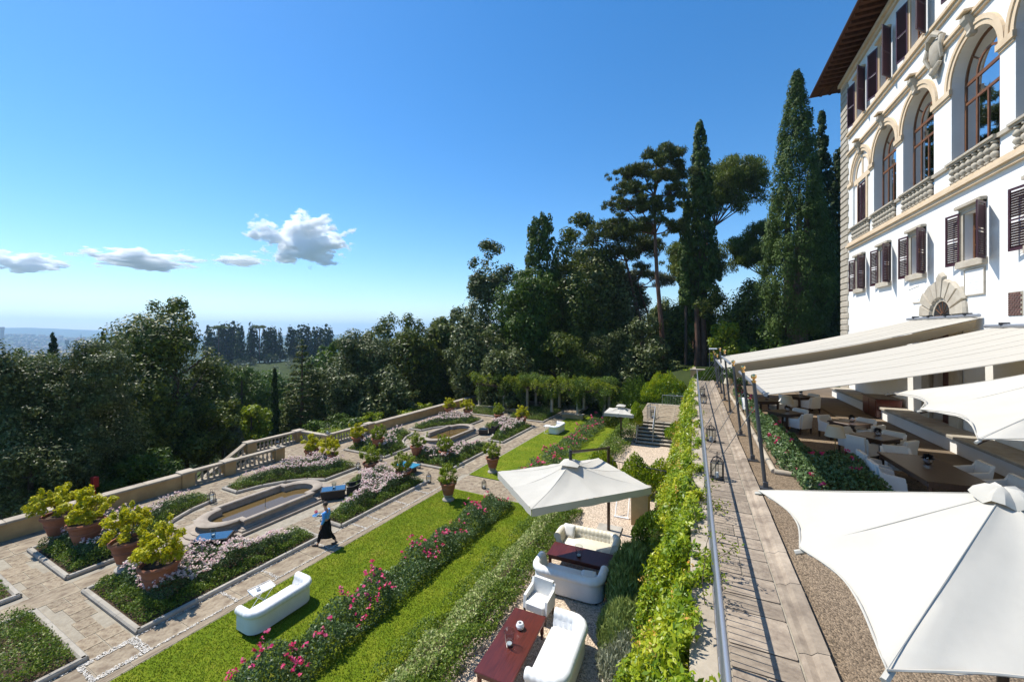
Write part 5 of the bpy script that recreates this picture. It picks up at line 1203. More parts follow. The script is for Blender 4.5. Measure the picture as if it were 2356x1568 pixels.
for i, (a, b, s, v, pd, lab) in enumerate(POTS):
    p = gw(a, b, .03)
    if pd > .05:
        o = link('stone_pedestal', ped_me, None, p, i * .7, None, (s, s, pd / .34)); tag(o, 'round stone base under the pot ' + lab, 'pedestal', 'stone bases under the pots')
    t = thing('potted_citrus', ('yellow' if v < 2 else 'lime green') + ' citrus in terracotta pot, ' + lab, 'potted tree', p + Vector((0, 0, pd + .002)), i * 1.1, 'citrus trees in terracotta pots'); t.scale = (s * .98, s * .98, s)
    link('pot', pot_me, t); link('soil', soil_me, t); link('stems', stem_me, t); o = link('foliage', CIT[v], t, (0, 0, .36), 0, None, (1.08, 1.08, 1.08)); o.rotation_euler = (0, 0, i * .9)

# ================================================================== lanterns
def lantern_proto():
    t = thing('lantern', 'x', 'lantern', (0, 0, 0)); w, h = .13, .34; f = MB()
    for k in range(6):
        a, b = R(60 * k), R(60 * k + 60); p = (w * math.cos(a), w * math.sin(a)); q = (w * math.cos(b), w * math.sin(b))
        f.tube([(p[0], p[1], 0), (p[0], p[1], h), (p[0] * .6, p[1] * .6, h + .09), (0, 0, h + .13)], .009, 5).tube([(*p, .015), (*q, .015)], .010, 5).tube([(*p, h), (*q, h)], .009, 5)
    f.build('frame', 'dark_metal', t)
    MB().tube([(.07 * math.cos(R(a)), 0, h + .12 + .07 * math.sin(R(a)) + .03) for a in range(-60, 241, 30)], .006, 5).build('ring', 'dark_metal', t)
    MB().lathe([(w * .96, .005), (w * .96, .018), (0, .018)], 6).build('floor', 'dark_metal', t); MB().lathe([(.04, .019), (.04, .13), (0, .13)], 10).build('candle', 'white_paint', t)
    MB().lathe([(w * .93, .03), (w * .93, h - .01)], 6).build('glass', 'clear_glass', t); return t
LANT = [(-23.0, 12.5, .022, 1.25, 'on the paving at the left end of the first fountain'), (-19.9, 19.5, .03, 1.0, 'on the paving left of the middle pot'), (-19.75, 21.4, .03, 1.0, 'on the far side of the cross path'), (-16.4, 21.3, .03, 1.0, 'at the corner of the far rose bed'), (-14.3, 19.5, .03, 1.15, 'at the end of the big pale rose bed'),
        (-10.9, 20.1, .03, 1.0, 'behind the end of the near rose hedge'), (-8.3, 25.0, .03, 1.1, 'on the far side of the cantilever parasol'), (*gw(17.3, WB)[:2], .922, 1.0, 'standing on the pier left of the stair opening'), (*gw(21.3, WB)[:2], .922, 1.5, 'tall, standing on the pier right of the stair opening'),
        (.62, 12.7, TZ + .03, 1.35, 'nearest on the walkway beside the railing'), (.62, 16.9, TZ + .03, 1.3, 'second on the walkway beside the railing'), (.56, 25.6, TZ + .03, 1.2, 'third on the walkway beside the railing'), (.56, 28.8, TZ + .03, 1.2, 'farthest on the walkway beside the railing'), (-2.7, 31.0, LZ + .03, 1.3, 'on the stair landing behind the railing')]
lp = lantern_proto()
for i, (x, y, z, s, lab) in enumerate(LANT):
    t = lp if i == 0 else copy_tree(lp); t.location = (x, y, z); t.scale = (s, s, s); t.rotation_euler = (0, 0, i * .5); tag(t, 'black wire lantern ' + lab, 'lantern', 'black lanterns')

# ================================================================== the waiter
def skinned(name, J, E, parent, mt, root=0, sub=1):
    me = bpy.data.meshes.new(name); me.from_pydata([j[:3] for j in J], E, []); o = bpy.data.objects.new(name, me); COL.objects.link(o)
    m = o.modifiers.new('skin', 'SKIN'); m.use_smooth_shade = True
    for i, j in enumerate(J): me.skin_vertices[0].data[i].radius = (j[3], j[4] if len(j) > 4 else j[3])
    me.skin_vertices[0].data[root].use_root = True
    o.modifiers.new('sub', 'SUBSURF').render_levels = sub; o.modifiers['sub'].levels = sub
    bpy.context.view_layer.update(); dg = bpy.context.evaluated_depsgraph_get(); ev = o.evaluated_get(dg); nm = bpy.data.meshes.new_from_object(ev); bpy.data.objects.remove(o)
    nm.materials.clear(); nm.materials.append(MT[mt]); nm.polygons.foreach_set('use_smooth', [True] * len(nm.polygons)); return link(name, nm, parent)
man = thing('person', 'waiter in a bright blue shirt and long black apron carrying a tray', 'person', (-14.03, 12.02, .03), R(112), None)
J = [(0, 0, .98, .125, .10), (0, .01, 1.2, .135, .095), (0, .02, 1.40, .13, .09), (0, .03, 1.50, .055), (0, .05, 1.57, .055), (0, .065, 1.64, .082, .095), (0, .06, 1.72, .078, .09),   # 0-6 trunk, neck, head
     (-.20, .02, 1.40, .062), (-.25, -.02, 1.14, .047), (-.23, .10, .93, .036), (-.22, .13, .87, .032, .02), (-.215, .155, .80, .02, .014),          # 7-11 left arm hanging
     (.20, .02, 1.40, .062), (.23, .0, 1.13, .047), (.17, .27, 1.13, .036), (.15, .35, 1.13, .03, .02), (.145, .42, 1.13, .018, .014),                  # 12-16 right arm with the tray
     (-.10, .0, .90, .09), (-.11, .22, .50, .06), (-.11, .30, .10, .042), (-.11, .38, .045, .035), (-.11, .48, .03, .028),                              # 17-21 left leg forward
     (.10, .0, .90, .09), (.10, -.06, .50, .06), (.10, -.34, .16, .042), (.10, -.34, .07, .034), (.10, -.24, .03, .028)]                               # 22-26 right leg behind
E_ = [(0, 1), (1, 2), (2, 3), (3, 4), (4, 5), (5, 6), (2, 7), (7, 8), (8, 9), (9, 10), (10, 11), (2, 12), (12, 13), (13, 14), (14, 15), (15, 16), (0, 17), (17, 18), (18, 19), (19, 20), (20, 21), (0, 22), (22, 23), (23, 24), (24, 25), (25, 26)]
def fingers(base, dirv, side, up):
    k0 = len(J); B = Vector(base); d = Vector(dirv).normalized(); s = Vector(side).normalized(); c = Vector(up).normalized()
    hand = MB()
    for f in range(4):
        o = B + s * (-.027 + .018 * f); l = (.07, .08, .075, .06)[f]; hand.tube([o, o + d * l * .5, o + d * l * .85 + c * .02, o + d * l + c * .04], [.0085, .008, .007, .005], 6)
    hand.tube([B - d * .04 - s * .03, B - s * .05 + c * .015, B + d * .03 - s * .045 + c * .035], [.010, .009, .006], 6)
    return hand
body = skinned('body', J, E_, man, 'skin')
fingers((-.215, .155, .80), (0, .25, -1), (0, 1, .2), (.6, .5, 0)).build('fingers', 'skin', body, smooth=True); fingers((.145, .42, 1.13), (0, 1, 0), (1, 0, 0), (0, 0, .3)).build('fingers', 'skin', body, smooth=True)
shirt = skinned('shirt', [(0, 0, 1.0, .155, .12), (0, .01, 1.2, .16, .115), (0, .02, 1.40, .155, .105), (0, .03, 1.47, .075), (-.20, .02, 1.40, .08), (-.255, -.02, 1.14, .066), (-.235, .095, .95, .05), (.20, .02, 1.40, .08), (.235, .0, 1.13, .066), (.175, .24, 1.13, .05)],
                [(0, 1), (1, 2), (2, 3), (2, 4), (4, 5), (5, 6), (2, 7), (7, 8), (8, 9)], man, 'shirt_blue')
ap = MB().rings([[(rx * math.cos(a), cy_ + ry * math.sin(a) * (1 + .05 * math.sin(3 * a)), z_) for a in [2 * math.pi * k / 20 for k in range(20)]] for z_, rx, ry, cy_ in ((1.06, .165, .13, .0), (.98, .18, .145, .0), (.8, .20, .20, .02), (.6, .19, .22, .03), (.40, .18, .26, .01), (.33, .175, .27, 0.0))])
ap.build('apron', 'black_cloth', man, smooth=True)
skinned('trousers', [(0, 0, .95, .12), (-.10, .05, .80, .10), (-.11, .22, .50, .082), (-.11, .295, .13, .066), (.10, -.02, .80, .10), (.10, -.07, .50, .082), (.10, -.33, .18, .066)], [(0, 1), (1, 2), (2, 3), (0, 4), (4, 5), (5, 6)], man, 'black_cloth')
for s, y0, z0, tl in ((-.11, .30, .0, 0.0), (.10, -.42, .0, .5)):
    sh = MB().rings([[(s + w * math.cos(a), y0 + yy + .0, z0 + tl * max(0, .10 - yy) * .9 + max(0, hh * math.sin(a))) for a in [math.pi * k / 8 for k in range(9)]] for yy, w, hh in ((0, .035, .07), (.05, .045, .10), (.14, .048, .075), (.22, .042, .05), (.265, .02, .03))], closed=True); sh.build('shoe', 'shoe', man, smooth=True)
hd = MB().lathe([(.0, .105), (.055, .095), (.088, .06), (.096, .02), (.092, -.03), (.08, -.05)], 16, (0, 0, 0), .93, 1.08); hd.build('hair', 'hair', man, (0, .045, 1.715), 0, True)
fc = MB().tube([(0, .158, 1.69), (0, .182, 1.655), (0, .165, 1.645)], [.008, .014, .010], 6); fc.build('nose', 'skin', body, smooth=True)
for s in (-1, 1):
    MB().lathe([(0, -.03), (.014, -.02), (.018, .01), (.01, .03), (0, .033)], 8, (s * .088, .055, 1.665)).build('ear', 'skin', body, smooth=True); MB().lathe([(0, -.006), (.010, 0), (0, .006)], 8, (s * .032, .148, 1.69)).build('eye', 'hair', body)
MB().tube([(-.025, .152, 1.612), (0, .16, 1.610), (.025, .152, 1.612)], .006, 5).build('mouth', 'red_paint', body)
man.rotation_euler = (0, 0, R(112))
mw = Matrix.Translation((-14.03, 12.02, .03)) @ Matrix.Rotation(R(112), 4, 'Z')
tp = mw @ Vector((.12, .46, 1.175)); ty = thing('serving_tray', 'round tray with plates and flowers carried by the waiter', 'tray', tp)
MB().lathe([(.17, 0), (.20, .012), (.20, .02), (.16, .012), (0, .012)], 20).build('tray', 'chrome', ty, smooth=True); MB().lathe([(.06, .013), (.10, .03), (.06, .024), (0, .024)], 16, (.07, .04, 0)).build('plate', 'plate', ty); MB().lathe([(.035, .013), (.04, .10), (0, .10)], 12, (-.07, -.02, 0)).build('glass', 'clear_glass', ty)
g = np.random.default_rng(3); d = unit(g.normal(size=(60, 3))) * .06; link('flowers', quads('flowers', leafV(d + (-.05, -.02, .15), unit(g.normal(size=(60, 3))), np.full(60, .04), np.full(60, .035), g), 'petal_red'), ty)
d = unit(g.normal(size=(50, 3))) * (.07, .07, .025); link('garnish', quads('garnish', leafV(d + (.07, .04, .04), unit(g.normal(size=(50, 3))), np.full(50, .04), np.full(50, .03), g), 'leaf_lime'), ty)

# ================================================================== red box by the path below the wall
bx_ = at(218, 1100, 21.8); rb = thing('red_hose_box', 'small red metal box on a post beyond the ochre wall', 'box', (bx_.x, bx_.y, ground_z(bx_.x, bx_.y)))
hz = max(.6, bx_.z - ground_z(bx_.x, bx_.y)); MB().bbox(-.17, .17, -.12, .12, hz - .45, hz + .1, .02).build('box', 'red_paint', rb); MB().tube([(0, 0, -.1), (0, 0, hz - .44)], .05, 8).build('post', 'red_paint', rb)

# ================================================================== plants by the walkway and court
def vine_wall(name, label, y0, y1, n, mt, seed, xo, L=.085, zlo=1.55, zhi=4.95, thick=.28, cat='vine'):
    rng = np.random.default_rng(seed); y = rng.uniform(y0, y1, n); f = rng.random(n) ** .85
    lu = lump(f * 2.2, y, 1.0, seed); lu2 = lump(f * 5, y * 2.6, 1.0, seed + 3)
    x = .02 + .22 * f ** 5 - xo(y) * (1 - f) ** 1.25 - thick * (lu - .3) - .18 * lu2 + rng.normal(0, .05, n); z = zlo + (zhi - zlo) * f + .22 * (lu2 - .5) + rng.normal(0, .05, n)
    x = np.minimum(x, .27)
    N = unit(np.stack([rng.normal(-.7, .7, n), rng.normal(-.15, .7, n), rng.normal(.7, .6, n)], 1)); l = L * rng.uniform(.55, 1.4, n)
    T = np.stack([rng.normal(-.3, .7, n), rng.normal(0, .7, n), rng.normal(-.5, .6, n)], 1)
    t = thing(name, label, cat, (0, (y0 + y1) / 2, 1.4)); C = np.stack([x, y - (y0 + y1) / 2, z - 1.4], 1)
    link('leaves', quads('leaves', leafV(C, N, l, l * .42, rng, T), mt), t); return t, C
v1, C1 = vine_wall('flowering_vine', 'broad yellow-green vine spilling over the retaining wall in the foreground', 3.6, 13.2, 54000, 'leaf_vine', 71, lambda y: np.full_like(y, 1.0), .10, zhi=5.08, thick=.6)
v2, C2 = vine_wall('flowering_vine', 'yellow-green vine covering the retaining wall beside the stairs', 13.2, 30, 40000, 'leaf_vine', 72, lambda y: 1.5 - .025 * y, .12, zhi=5.05, thick=.6)
v3, C3 = vine_wall('flowering_vine', 'far yellowish vine on the end of the retaining wall', 30.5, 38, 9000, 'leaf_vine', 73, lambda y: np.full_like(y, .7), .12, 2.7)
for v, C, n, sd in ((v1, C1, 60, 1), (v2, C2, 110, 2)):
    r = np.random.default_rng(sd); ix = r.choice(len(C), n); ix = ix[C[ix, 2] > .9]; c = np.repeat(C[ix] + (-.06, 0, .05), 14, 0) + r.normal(0, .055, (len(ix) * 14, 3))
    tag(link('blossoms', quads('blossoms', leafV(c, unit(r.normal(size=c.shape) + (-.4, 0, .6)), np.full(len(c), .06), np.full(len(c), .04), r), 'petal_orange'), v), kind='stuff')
for k, v in enumerate((v1, v2)):
    r = random.Random(k); mb = MB()
    for i in range(26):
        y = (-4.6 + 9 * i / 26) if k == 0 else (-8 + 16 * i / 26); p = Vector((-.02, y, .1)); pts = [p]
        for s in range(7): p = p + Vector((r.uniform(-.02, .02), r.uniform(-.25, .25), .42)); p.x = min(.12, p.x); pts.append(p.copy())
        mb.tube(pts, [.022] * 4 + [.014] * 4, 5)
    tag(mb.build('stems', 'bark', v), kind='stuff')
# shoots through the railing
rng = np.random.default_rng(77); sh = thing('climbing_rose', 'climbing rose shoots growing through the walkway railing', 'rose', (.28, 7, 4.9)); mb = MB(); CC = []
for i in range(20):
    y = rng.uniform(-2.6, 4.5) if i < 14 else rng.uniform(8, 14); p = Vector((-.12, y, -.35)); pts = [p.copy()]; d = Vector((rng.normal(.03, .08), rng.normal(0, .25), 1)).normalized()
    for s in range(9):
        d = (d + Vector((rng.normal(0.01, .12), rng.normal(0, .2), rng.normal(-.06, .1)))).normalized(); p = p + d * .12; pts.append(p.copy())
        for q in range(7): CC.append(p + Vector(rng.normal(0, .055, 3)))
    mb.tube(pts, [.008] * 5 + [.005] * 5, 4)
tag(mb.build('stems', 'bark', sh), kind='stuff'); CC = np.array([tuple(c) for c in CC]); n = len(CC)
link('leaves', quads('leaves', leafV(CC, unit(rng.normal(size=(n, 3)) + (0, 0, .4)), .07 * rng.uniform(.6, 1.3, n), .038 * rng.uniform(.6, 1.3, n), rng), 'leaf_lime'), sh)
def tuft(name, label, cx, cy, cz, rx, ry, h, n, L, mt, seed, cat='shrub', asp=.14, stems=True):
    rng = np.random.default_rng(seed); t = thing(name, label, cat, (cx, cy, cz)); a = rng.uniform(0, 6.283, n); q = np.sqrt(rng.random(n)); x = q * np.cos(a) * rx; y = q * np.sin(a) * ry
    lu = lump(x + cx, y + cy, 1.6, seed); H = h * (1 - .65 * q ** 2) * (.7 + .5 * lu); z = H * rng.random(n) ** .45
    T = np.stack([x / rx * .5 + rng.normal(0, .3, n), y / ry * .5 + rng.normal(0, .3, n), np.full(n, 1.0)], 1); N = unit(rng.normal(size=(n, 3)) * (1, 1, .3)); l = L * rng.uniform(.6, 1.4, n)
    link('foliage', quads('foliage', leafV(np.stack([x, y, z], 1), N, l, np.maximum(l * asp, .008), rng, T), mt), t); return t
tuft('rosemary_bush', 'spiky dark green rosemary bush right of the facing sofas', -1.55, 12.0, 1.4, .75, 1.6, 1.35, 9000, .24, 'leaf_rosemary', 81)
tuft('rosemary_bush', 'spiky green rosemary bush below the yellow vine', -1.5, 10.0, 1.4, .65, 1.0, 1.1, 6000, .22, 'leaf_rosemary', 82)
tuft('lavender_bush', 'grey-green lavender bush beside the pale stone kerb', -1.45, 9.15, 1.4, .55, .75, .75, 5000, .18, 'leaf_lavender', 83)
tuft('lavender_bush', 'grey lavender bush at the bottom edge of the court', -1.4, 7.4, 1.4, .6, .8, .7, 5000, .18, 'leaf_lavender', 84)
tuft('green_shrub', 'low green shrub between lavender and vine at the bottom edge', -1.0, 8.1, 1.4, .5, .8, .9, 4000, .10, 'leaf_lime', 85, asp=.45)
tuft('dark_shrub', 'dark green shrub in the shade behind the parasol mast', -1.3, 14.8, 1.4, .7, 1.3, 1.3, 5000, .11, 'leaf_green', 86, asp=.45)
tuft('railing_vine', 'green climber covering the dark iron railing of the court', -2.0, 19.3, 1.4, 1.8, .5, 1.8, 11000, .10, 'leaf_vine', 87, 'vine', .5)
tuft('railing_vine', 'green climber on the bank left of the iron railing', -4.4, 21.0, 1.4, .8, 1.6, 1.3, 6000, .11, 'leaf_lime', 88, 'vine', .5)
tuft('yellow_creeper', 'yellow creeper growing over the upper stair treads', -.9, 29.2, 1.9, .9, 1.5, .9, 5000, .12, 'leaf_vine', 89, 'vine', .5)
tuft('yellow_creeper', 'yellow creeper hanging over the small far parasol', -3.55, 28.4, 2.6, .45, .8, 1.5, 3500, .11, 'leaf_vine', 90, 'vine', .5)
tuft('white_rose_bush', 'white rose bush behind the thin landing railing', -1.2, 38.3, 2.0, 1.5, .9, 1.6, 5000, .13, 'leaf_rose', 91, asp=.5)
rng = np.random.default_rng(4); c = np.repeat(rng.normal((-1.2, 38.0, 2.6), (.6, .25, .3), (40, 3)), 6, 0) + rng.normal(0, .05, (240, 3))
tag(link('white_blossoms', quads('white_blossoms', leafV(c - np.array((-1.2, 38.3, 2.0)), unit(rng.normal(size=(240, 3))), np.full(240, .11), np.full(240, .1), rng), 'petal_white'), bpy.data.objects['white_rose_bush']), kind='stuff')
tuft('clipped_hedge', 'clipped green hedge at the far end of the walkway', 1.3, 38.5, TZ - .4, 1.3, .8, 1.5, 6000, .12, 'leaf_green', 92, 'hedge', .5)
tuft('white_flower_shrub', 'shrub with white flowers behind the far poles', 3.0, 36.5, TZ - .1, 1.0, 1.0, 1.6, 4500, .12, 'leaf_rose', 93, asp=.5)
c = np.repeat(rng.uniform((-.8, -.9, .5), (.5, .3, 1.5), (26, 3)), 6, 0) + rng.normal(0, .05, (156, 3)); tag(link('white_blossoms', quads('white_blossoms', leafV(c, unit(rng.normal(size=(156, 3))), np.full(156, .12), np.full(156, .1), rng), 'petal_white'), bpy.data.objects['white_flower_shrub']), kind='stuff')
ew = thing('end_wall', 'short ochre wall with a small street lamp at the end of the walkway', 'wall', (.3, 40.2, 4.2)); MB().box(-.5, .8, -.2, .2, -2.0, 1.25).build('wall_face', 'wall_ochre', ew); MB().bbox(-.55, .85, -.26, .26, 1.251, 1.36, .02).build('coping', 'cap_stone', ew)
sl = thing('street_lamp', 'thin teal street lamp with a white head behind the leaning poles', 'lamp', (1.35, 39.6, 4.3)); MB().tube([(0, 0, 0), (0, 0, 3.1)], .035, 8).tube([(0, 0, 3.02), (.3, -.1, 3.12)], .02, 6).build('post', 'pole_grey', sl); MB().bbox(-.05, .6, -.2, .05, 3.1, 3.2, .03).build('head', 'white_paint', sl)

tuft('hanging_vine', 'bright vine hanging over the wall end behind the landing', -2.4, 40.0, 2.2, 2.2, 1.2, 3.0, 9000, .16, 'leaf_vine', 96, 'vine', .5)
tuft('dark_shrub', 'dark shrub mass behind the stair landing, left', -5.2, 41.5, .2, 2.4, 1.8, 4.2, 9000, .17, 'leaf_green', 97, asp=.5)
tuft('dark_shrub', 'dark shrub mass between pergola and landing', -6.6, 38.6, 0, 1.2, 1.4, 2.2, 5000, .15, 'leaf_oak', 98, asp=.5)
# ---- pergola
pg = thing('pergola', 'stone column pergola at the end of the garden, buried in green wisteria', 'pergola', (-15.2, 40.3, 0)); COLX = [-22.3, -19.2, -16.4, -13.6, -10.8, -8.1]
for j, yy in enumerate((-.2, 2.4)):
    for x in COLX:
        MB().lathe([(.2, .5), (.2, .58), (.15, .62), (.15, 1.2), (.135, 2.6), (.2, 2.66), (.22, 2.78)], 12, (x + 15.2, yy, 0)).build('column', 'cap_stone', pg, smooth=True)
    MB().box(-7.4, 7.4, yy - .09, yy + .09, 2.781, 2.97).build('beam', 'bark', pg)
for i in range(22): MB().box(-7.2 + i * .68, -7.08 + i * .68, -.9, 3.1, 2.972, 3.08).build('rafter', 'bark', pg)
for a, b in ((-7.5, -4.3), (-3.9, -1.5), (2.8, 5.0)): MB().box(a, b, -.45, .05, 0, .42).build('low_wall', 'wall_ochre', pg); 
for a, b in ((-7.5, -4.3), (-3.9, -1.5), (2.8, 5.0)): MB().bbox(a - .05, b + .05, -.5, .1, .421, .5, .02).build('low_wall_cap', 'cap_stone', pg)
rng = np.random.default_rng(95); bl = []
for i in range(110): bl.append((rng.uniform(-7.8, 7.8), rng.uniform(-1.4, 3), rng.uniform(2.4, 4.1), rng.uniform(.4, .8), rng.uniform(.4, .8), rng.uniform(.3, .6)))
for x in COLX:
    for i in range(4): bl.append((x + 15.2 + rng.normal(0, .3), -.5 + rng.normal(0, .3), 2.6 - i * .4, .42 - .06 * i, .4 - .06 * i, .4))
link('foliage', quads('foliage', blob_leaves(bl, 42000, .20, rng, asp=.32, out=.4, T=(0, 0, -1), shell=(.2, 1.25), tri=True), 'leaf_pergola'), pg)
mb = MB(); CC = []
for i in range(110):
    p = Vector((rng.uniform(-7.6, 7.6), rng.uniform(-1.5, .2), rng.uniform(3.0, 3.9))); d = Vector((rng.normal(0, .5), rng.normal(-.3, .4), rng.uniform(.5, 1.1))); pts = [p.copy()]
    for s in range(9): p = p + d * .2; d.z -= .22; pts.append(p.copy()); CC += [p + Vector(rng.normal(0, .07, 3)) for _ in range(7)]
    mb.tube(pts, .012, 4)
tag(mb.build('tendrils', 'bark', pg), kind='stuff'); CC = np.array([tuple(c) for c in CC]); n = len(CC); tag(link('tendril_leaves', quads('tendril_leaves', leafV(CC, unit(rng.normal(size=(n, 3))), np.full(n, .16), np.full(n, .06), rng), 'leaf_lime'), pg), kind='stuff')

# ================================================================== trees
def limbs(base, top, r0, n, rng, spread, mt, parent, lean=(0, 0), start=.35, seg=6, org=None):
    "tapered trunk with boughs reaching into the crown"
    b = Vector(base); t = Vector(top); mb = MB(); pts = []
    for i in range(seg + 1):
        f = i / seg; p = b.lerp(t, f) + Vector((math.sin(f * 3) * lean[0], math.sin(f * 3.3) * lean[1], 0)) ; pts.append(p)
    mb.tube(pts, [r0 * (1.25 if i == 0 else 1) * (1 - .8 * i / seg) + .02 for i in range(seg + 1)], 8)
    for k in range(n):
        f = start + (1 - start) * k / max(1, n - 1) * .9; p = pts[min(seg, int(f * seg))]; a = k * 2.4 + rng.normal(0, .3); s = spread * (1.15 - .6 * f) * rng.uniform(.7, 1.1)
        q = p + Vector((math.cos(a) * s * .5, math.sin(a) * s * .5, s * .35)); e = q + Vector((math.cos(a) * s * .5, math.sin(a) * s * .5, s * .45))
        mb.tube([p, q, e], [r0 * .42 * (1 - .5 * f), r0 * .28 * (1 - .5 * f), .02], 6)
    return mb.build('trunk', mt, parent, smooth=True)
def crown_blobs(rng, rx, ry, rz, k, rb, flat=0.0):
    "lobes spread through the crown, each carrying smaller clumps"
    bl = []; m = max(12, k // 3)
    for i in range(m):
        d = unit(rng.normal(size=3)); q = rng.uniform(.42, .86); c = np.array((d[0] * q * rx, d[1] * q * ry, d[2] * q * rz)); lr = rng.uniform(.24, .40)
        for j in range(12):
            e = unit(rng.normal(size=3) + d * .5); f = rng.uniform(.09, .20) * (rb / .28); s = lr * rng.uniform(.55, 1.0)
            bl.append((c[0] + e[0] * s * rx, c[1] + e[1] * s * ry, c[2] + e[2] * s * min(rz, rx * 1.2), f * rx, f * ry, f * min(rz, rx) * .9))
    for i in range(10):
        d = unit(rng.normal(size=3)) * .55; bl.append((d[0] * rx, d[1] * ry, d[2] * rz, .38 * rx, .38 * ry, .38 * rz))
    return bl
def place(px, t): p = at(px, 762, t); return p.x, p.y, ground_z(p.x, p.y)
def zat(py, t): return EYE - (py - HY) / FP * t
def tree(label, px, t, top, bot, w, mt, seed, name='broadleaf_tree', k=46, cover=5.0, rb=.28, Lf=.0070, bark='bark', trunk=True, lean=(0, 0), group=None, asp=.55, out=.62):
    rng = np.random.default_rng(seed); x, y, g = place(px, t); z1, z0 = zat(top, t), zat(bot, t); rx = w / 2 * t / FP * 1.08; rz = (z1 - z0) / 2 * 1.10; zc = (z1 + z0) / 2
    lk = rng.uniform(.82, 1.35); Lf = Lf * lk; cover = cover / lk ** 1.5; asp = asp * rng.uniform(.75, 1.2)
    T = thing(name, label, 'tree', (x, y, g), 0, group); ap = math.pi / 4 * w * (bot - top) * .189; n = int(cover * ap) + 500
    bl = [(b[0], b[1], b[2] + zc - g, *b[3:]) for b in crown_blobs(rng, rx, rx * .95, rz, k, rb)]
    link('crown', quads('crown', blob_leaves(bl, n, Lf * t, rng, asp=asp, out=out, shell=(.25, 1.18), tri=True), mt), T)
    if trunk: limbs((0, 0, -.5), (lean[0], lean[1], zc - g + rz * .45), max(.12, rx * .085), 9, rng, rx * .8, bark, T, lean)
    return T
def cypress(label, px, t, top, bot, w, mt, seed, cover=4.4, k=240, trunks=1, group=None, Lf=.010, tipw=.05, prof=.72):
    rng = np.random.default_rng(seed); x, y, g = place(px, t); z1, z0 = zat(top, t) - g, zat(bot, t) - g; rx = w / 2 * t / FP; H = z1 - z0
    T = thing('cypress_tree', label, 'tree', (x, y, g), 0, group); bl = []
    for i in range(k):
        f = rng.random() ** 1.2; r = rx * (tipw + (1 - tipw) * (1 - f) ** prof) * (0.62 + .38 * min(1, f * 6)); a = rng.uniform(0, 6.283); s = rx * rng.uniform(.10, .20) * (.5 + .5 * (1 - f)) + .05
        q = r * rng.uniform(.90, 1.12) - s * .55; bl.append((math.cos(a) * q * rng.uniform(.8, 1), math.sin(a) * q * rng.uniform(.8, 1), z0 + f * (H - s), s, s, s * 1.6))
    for i in range(14): f = i / 14; r = rx * (tipw + (1 - tipw) * (1 - f) ** prof) * .75; bl.append((0, 0, z0 + f * H * .97, r * .88 + .02, r * .88 + .02, H / 18))
    n = int(cover * w * (bot - top) * .6 * .189) + 400
    link('crown', quads('crown', blob_leaves(bl, n, Lf * t, rng, asp=.42, out=.72, shell=(.6, 1.12), T=(0, 0, 1), tri=True), mt), T)
    mb = MB()
    for j in range(trunks): a = j * 2.4; mb.tube([(math.cos(a) * .25 * (trunks > 1), math.sin(a) * .25 * (trunks > 1), -.5), (math.cos(a) * rx * .2 * (trunks > 1), math.sin(a) * rx * .2 * (trunks > 1), z0 + H * .2), (math.cos(a) * rx * .25 * (trunks > 1), math.sin(a) * rx * .25 * (trunks > 1), z0 + H * .6)], [max(.1, rx * .16), max(.08, rx * .12), .03], 8)
    if trunks > 1 or w > 100:
        for j in range(12): a = j * 1.9; mb.tube([(0, 0, max(.5, z0 - 1.2 + j * .1)), (math.cos(a) * rx * .4, math.sin(a) * rx * .4, z0 + .6), (math.cos(a) * rx * .7, math.sin(a) * rx * .7, z0 + 2.4)], [.12, .08, .03], 5)
    mb.build('trunk', 'bark', T, smooth=True); return T
# left, below the garden wall
tree('dark evergreen oak at the left edge beyond the wall', 12, 23, 775, 1190, 230, 'leaf_ilex', 101)
tree('silvery evergreen oak with glinting leaves left of the big oak', 180, 25, 785, 1170, 270, 'leaf_ilex', 102, cover=5.4)
tree('slim bushy tree between the left edge and the silvery oak', 78, 28, 780, 1080, 150, 'leaf_green', 103, rb=.3)
tree('big spreading oak with forked dark trunk beyond the wall', 385, 33, 720, 1050, 320, 'leaf_oak', 104, cover=5.4, k=60, rb=.22, lean=(.8, 0))
tree('dark undergrowth tree between silvery oak and big oak', 285, 29, 880, 1140, 190, 'leaf_oak', 105)
tree('low dark shrub tree near the wall at the left', 70, 21.5, 1010, 1190, 230, 'leaf_ilex', 106)
tree('dark leaning tree right of the big oak trunk', 475, 37, 800, 1050, 140, 'leaf_oak', 107)
tree('low dark shrub below the big oak', 330, 26, 1030, 1130, 160, 'leaf_green', 108, trunk=False, k=30)
tree('silvery olive shrub right of the big oak', 512, 37, 955, 1058, 84, 'leaf_olive', 109, k=30)
tree('yellowish round shrub behind the stair opening', 578, 40, 940, 1015, 88, 'leaf_lime', 110, k=30)
cypress('small pointed cypress standing before the distant city', 122, 55, 762, 880, 30, 'leaf_cypress_dark', 111, k=60)
cypress('tiny cypress at the left shoulder of the big oak', 236, 62, 764, 850, 20, 'leaf_cypress_dark', 112, k=50)
tree('mid green tree behind the yellowish shrub', 556, 52, 838, 985, 120, 'leaf_green', 113)
tree('broad mid green tree in front of the ridge', 610, 75, 850, 960, 170, 'leaf_green', 114)
cypress('slim dark cypress left of the tiered conifer', 632, 43, 846, 1010, 26, 'leaf_cypress_dark', 115, k=60)
tree('grey-green evergreen oak right of the tiered conifer', 822, 51, 740, 1010, 190, 'leaf_ilex', 116, cover=5.4)
tree('large round oak in the middle distance', 925, 57, 730, 1010, 215, 'leaf_oak', 117, cover=5.4, k=60, rb=.24)
tree('oak crown joining the large round oak on its right', 1015, 62, 736, 990, 150, 'leaf_oak', 118)
tree('evergreen shrub tree in front of the large round oak', 880, 47, 840, 1010, 140, 'leaf_ilex', 119)
cypress('pointed cypress rising over the oaks', 1040, 76, 712, 900, 30, 'leaf_cypress_dark', 120, k=60)
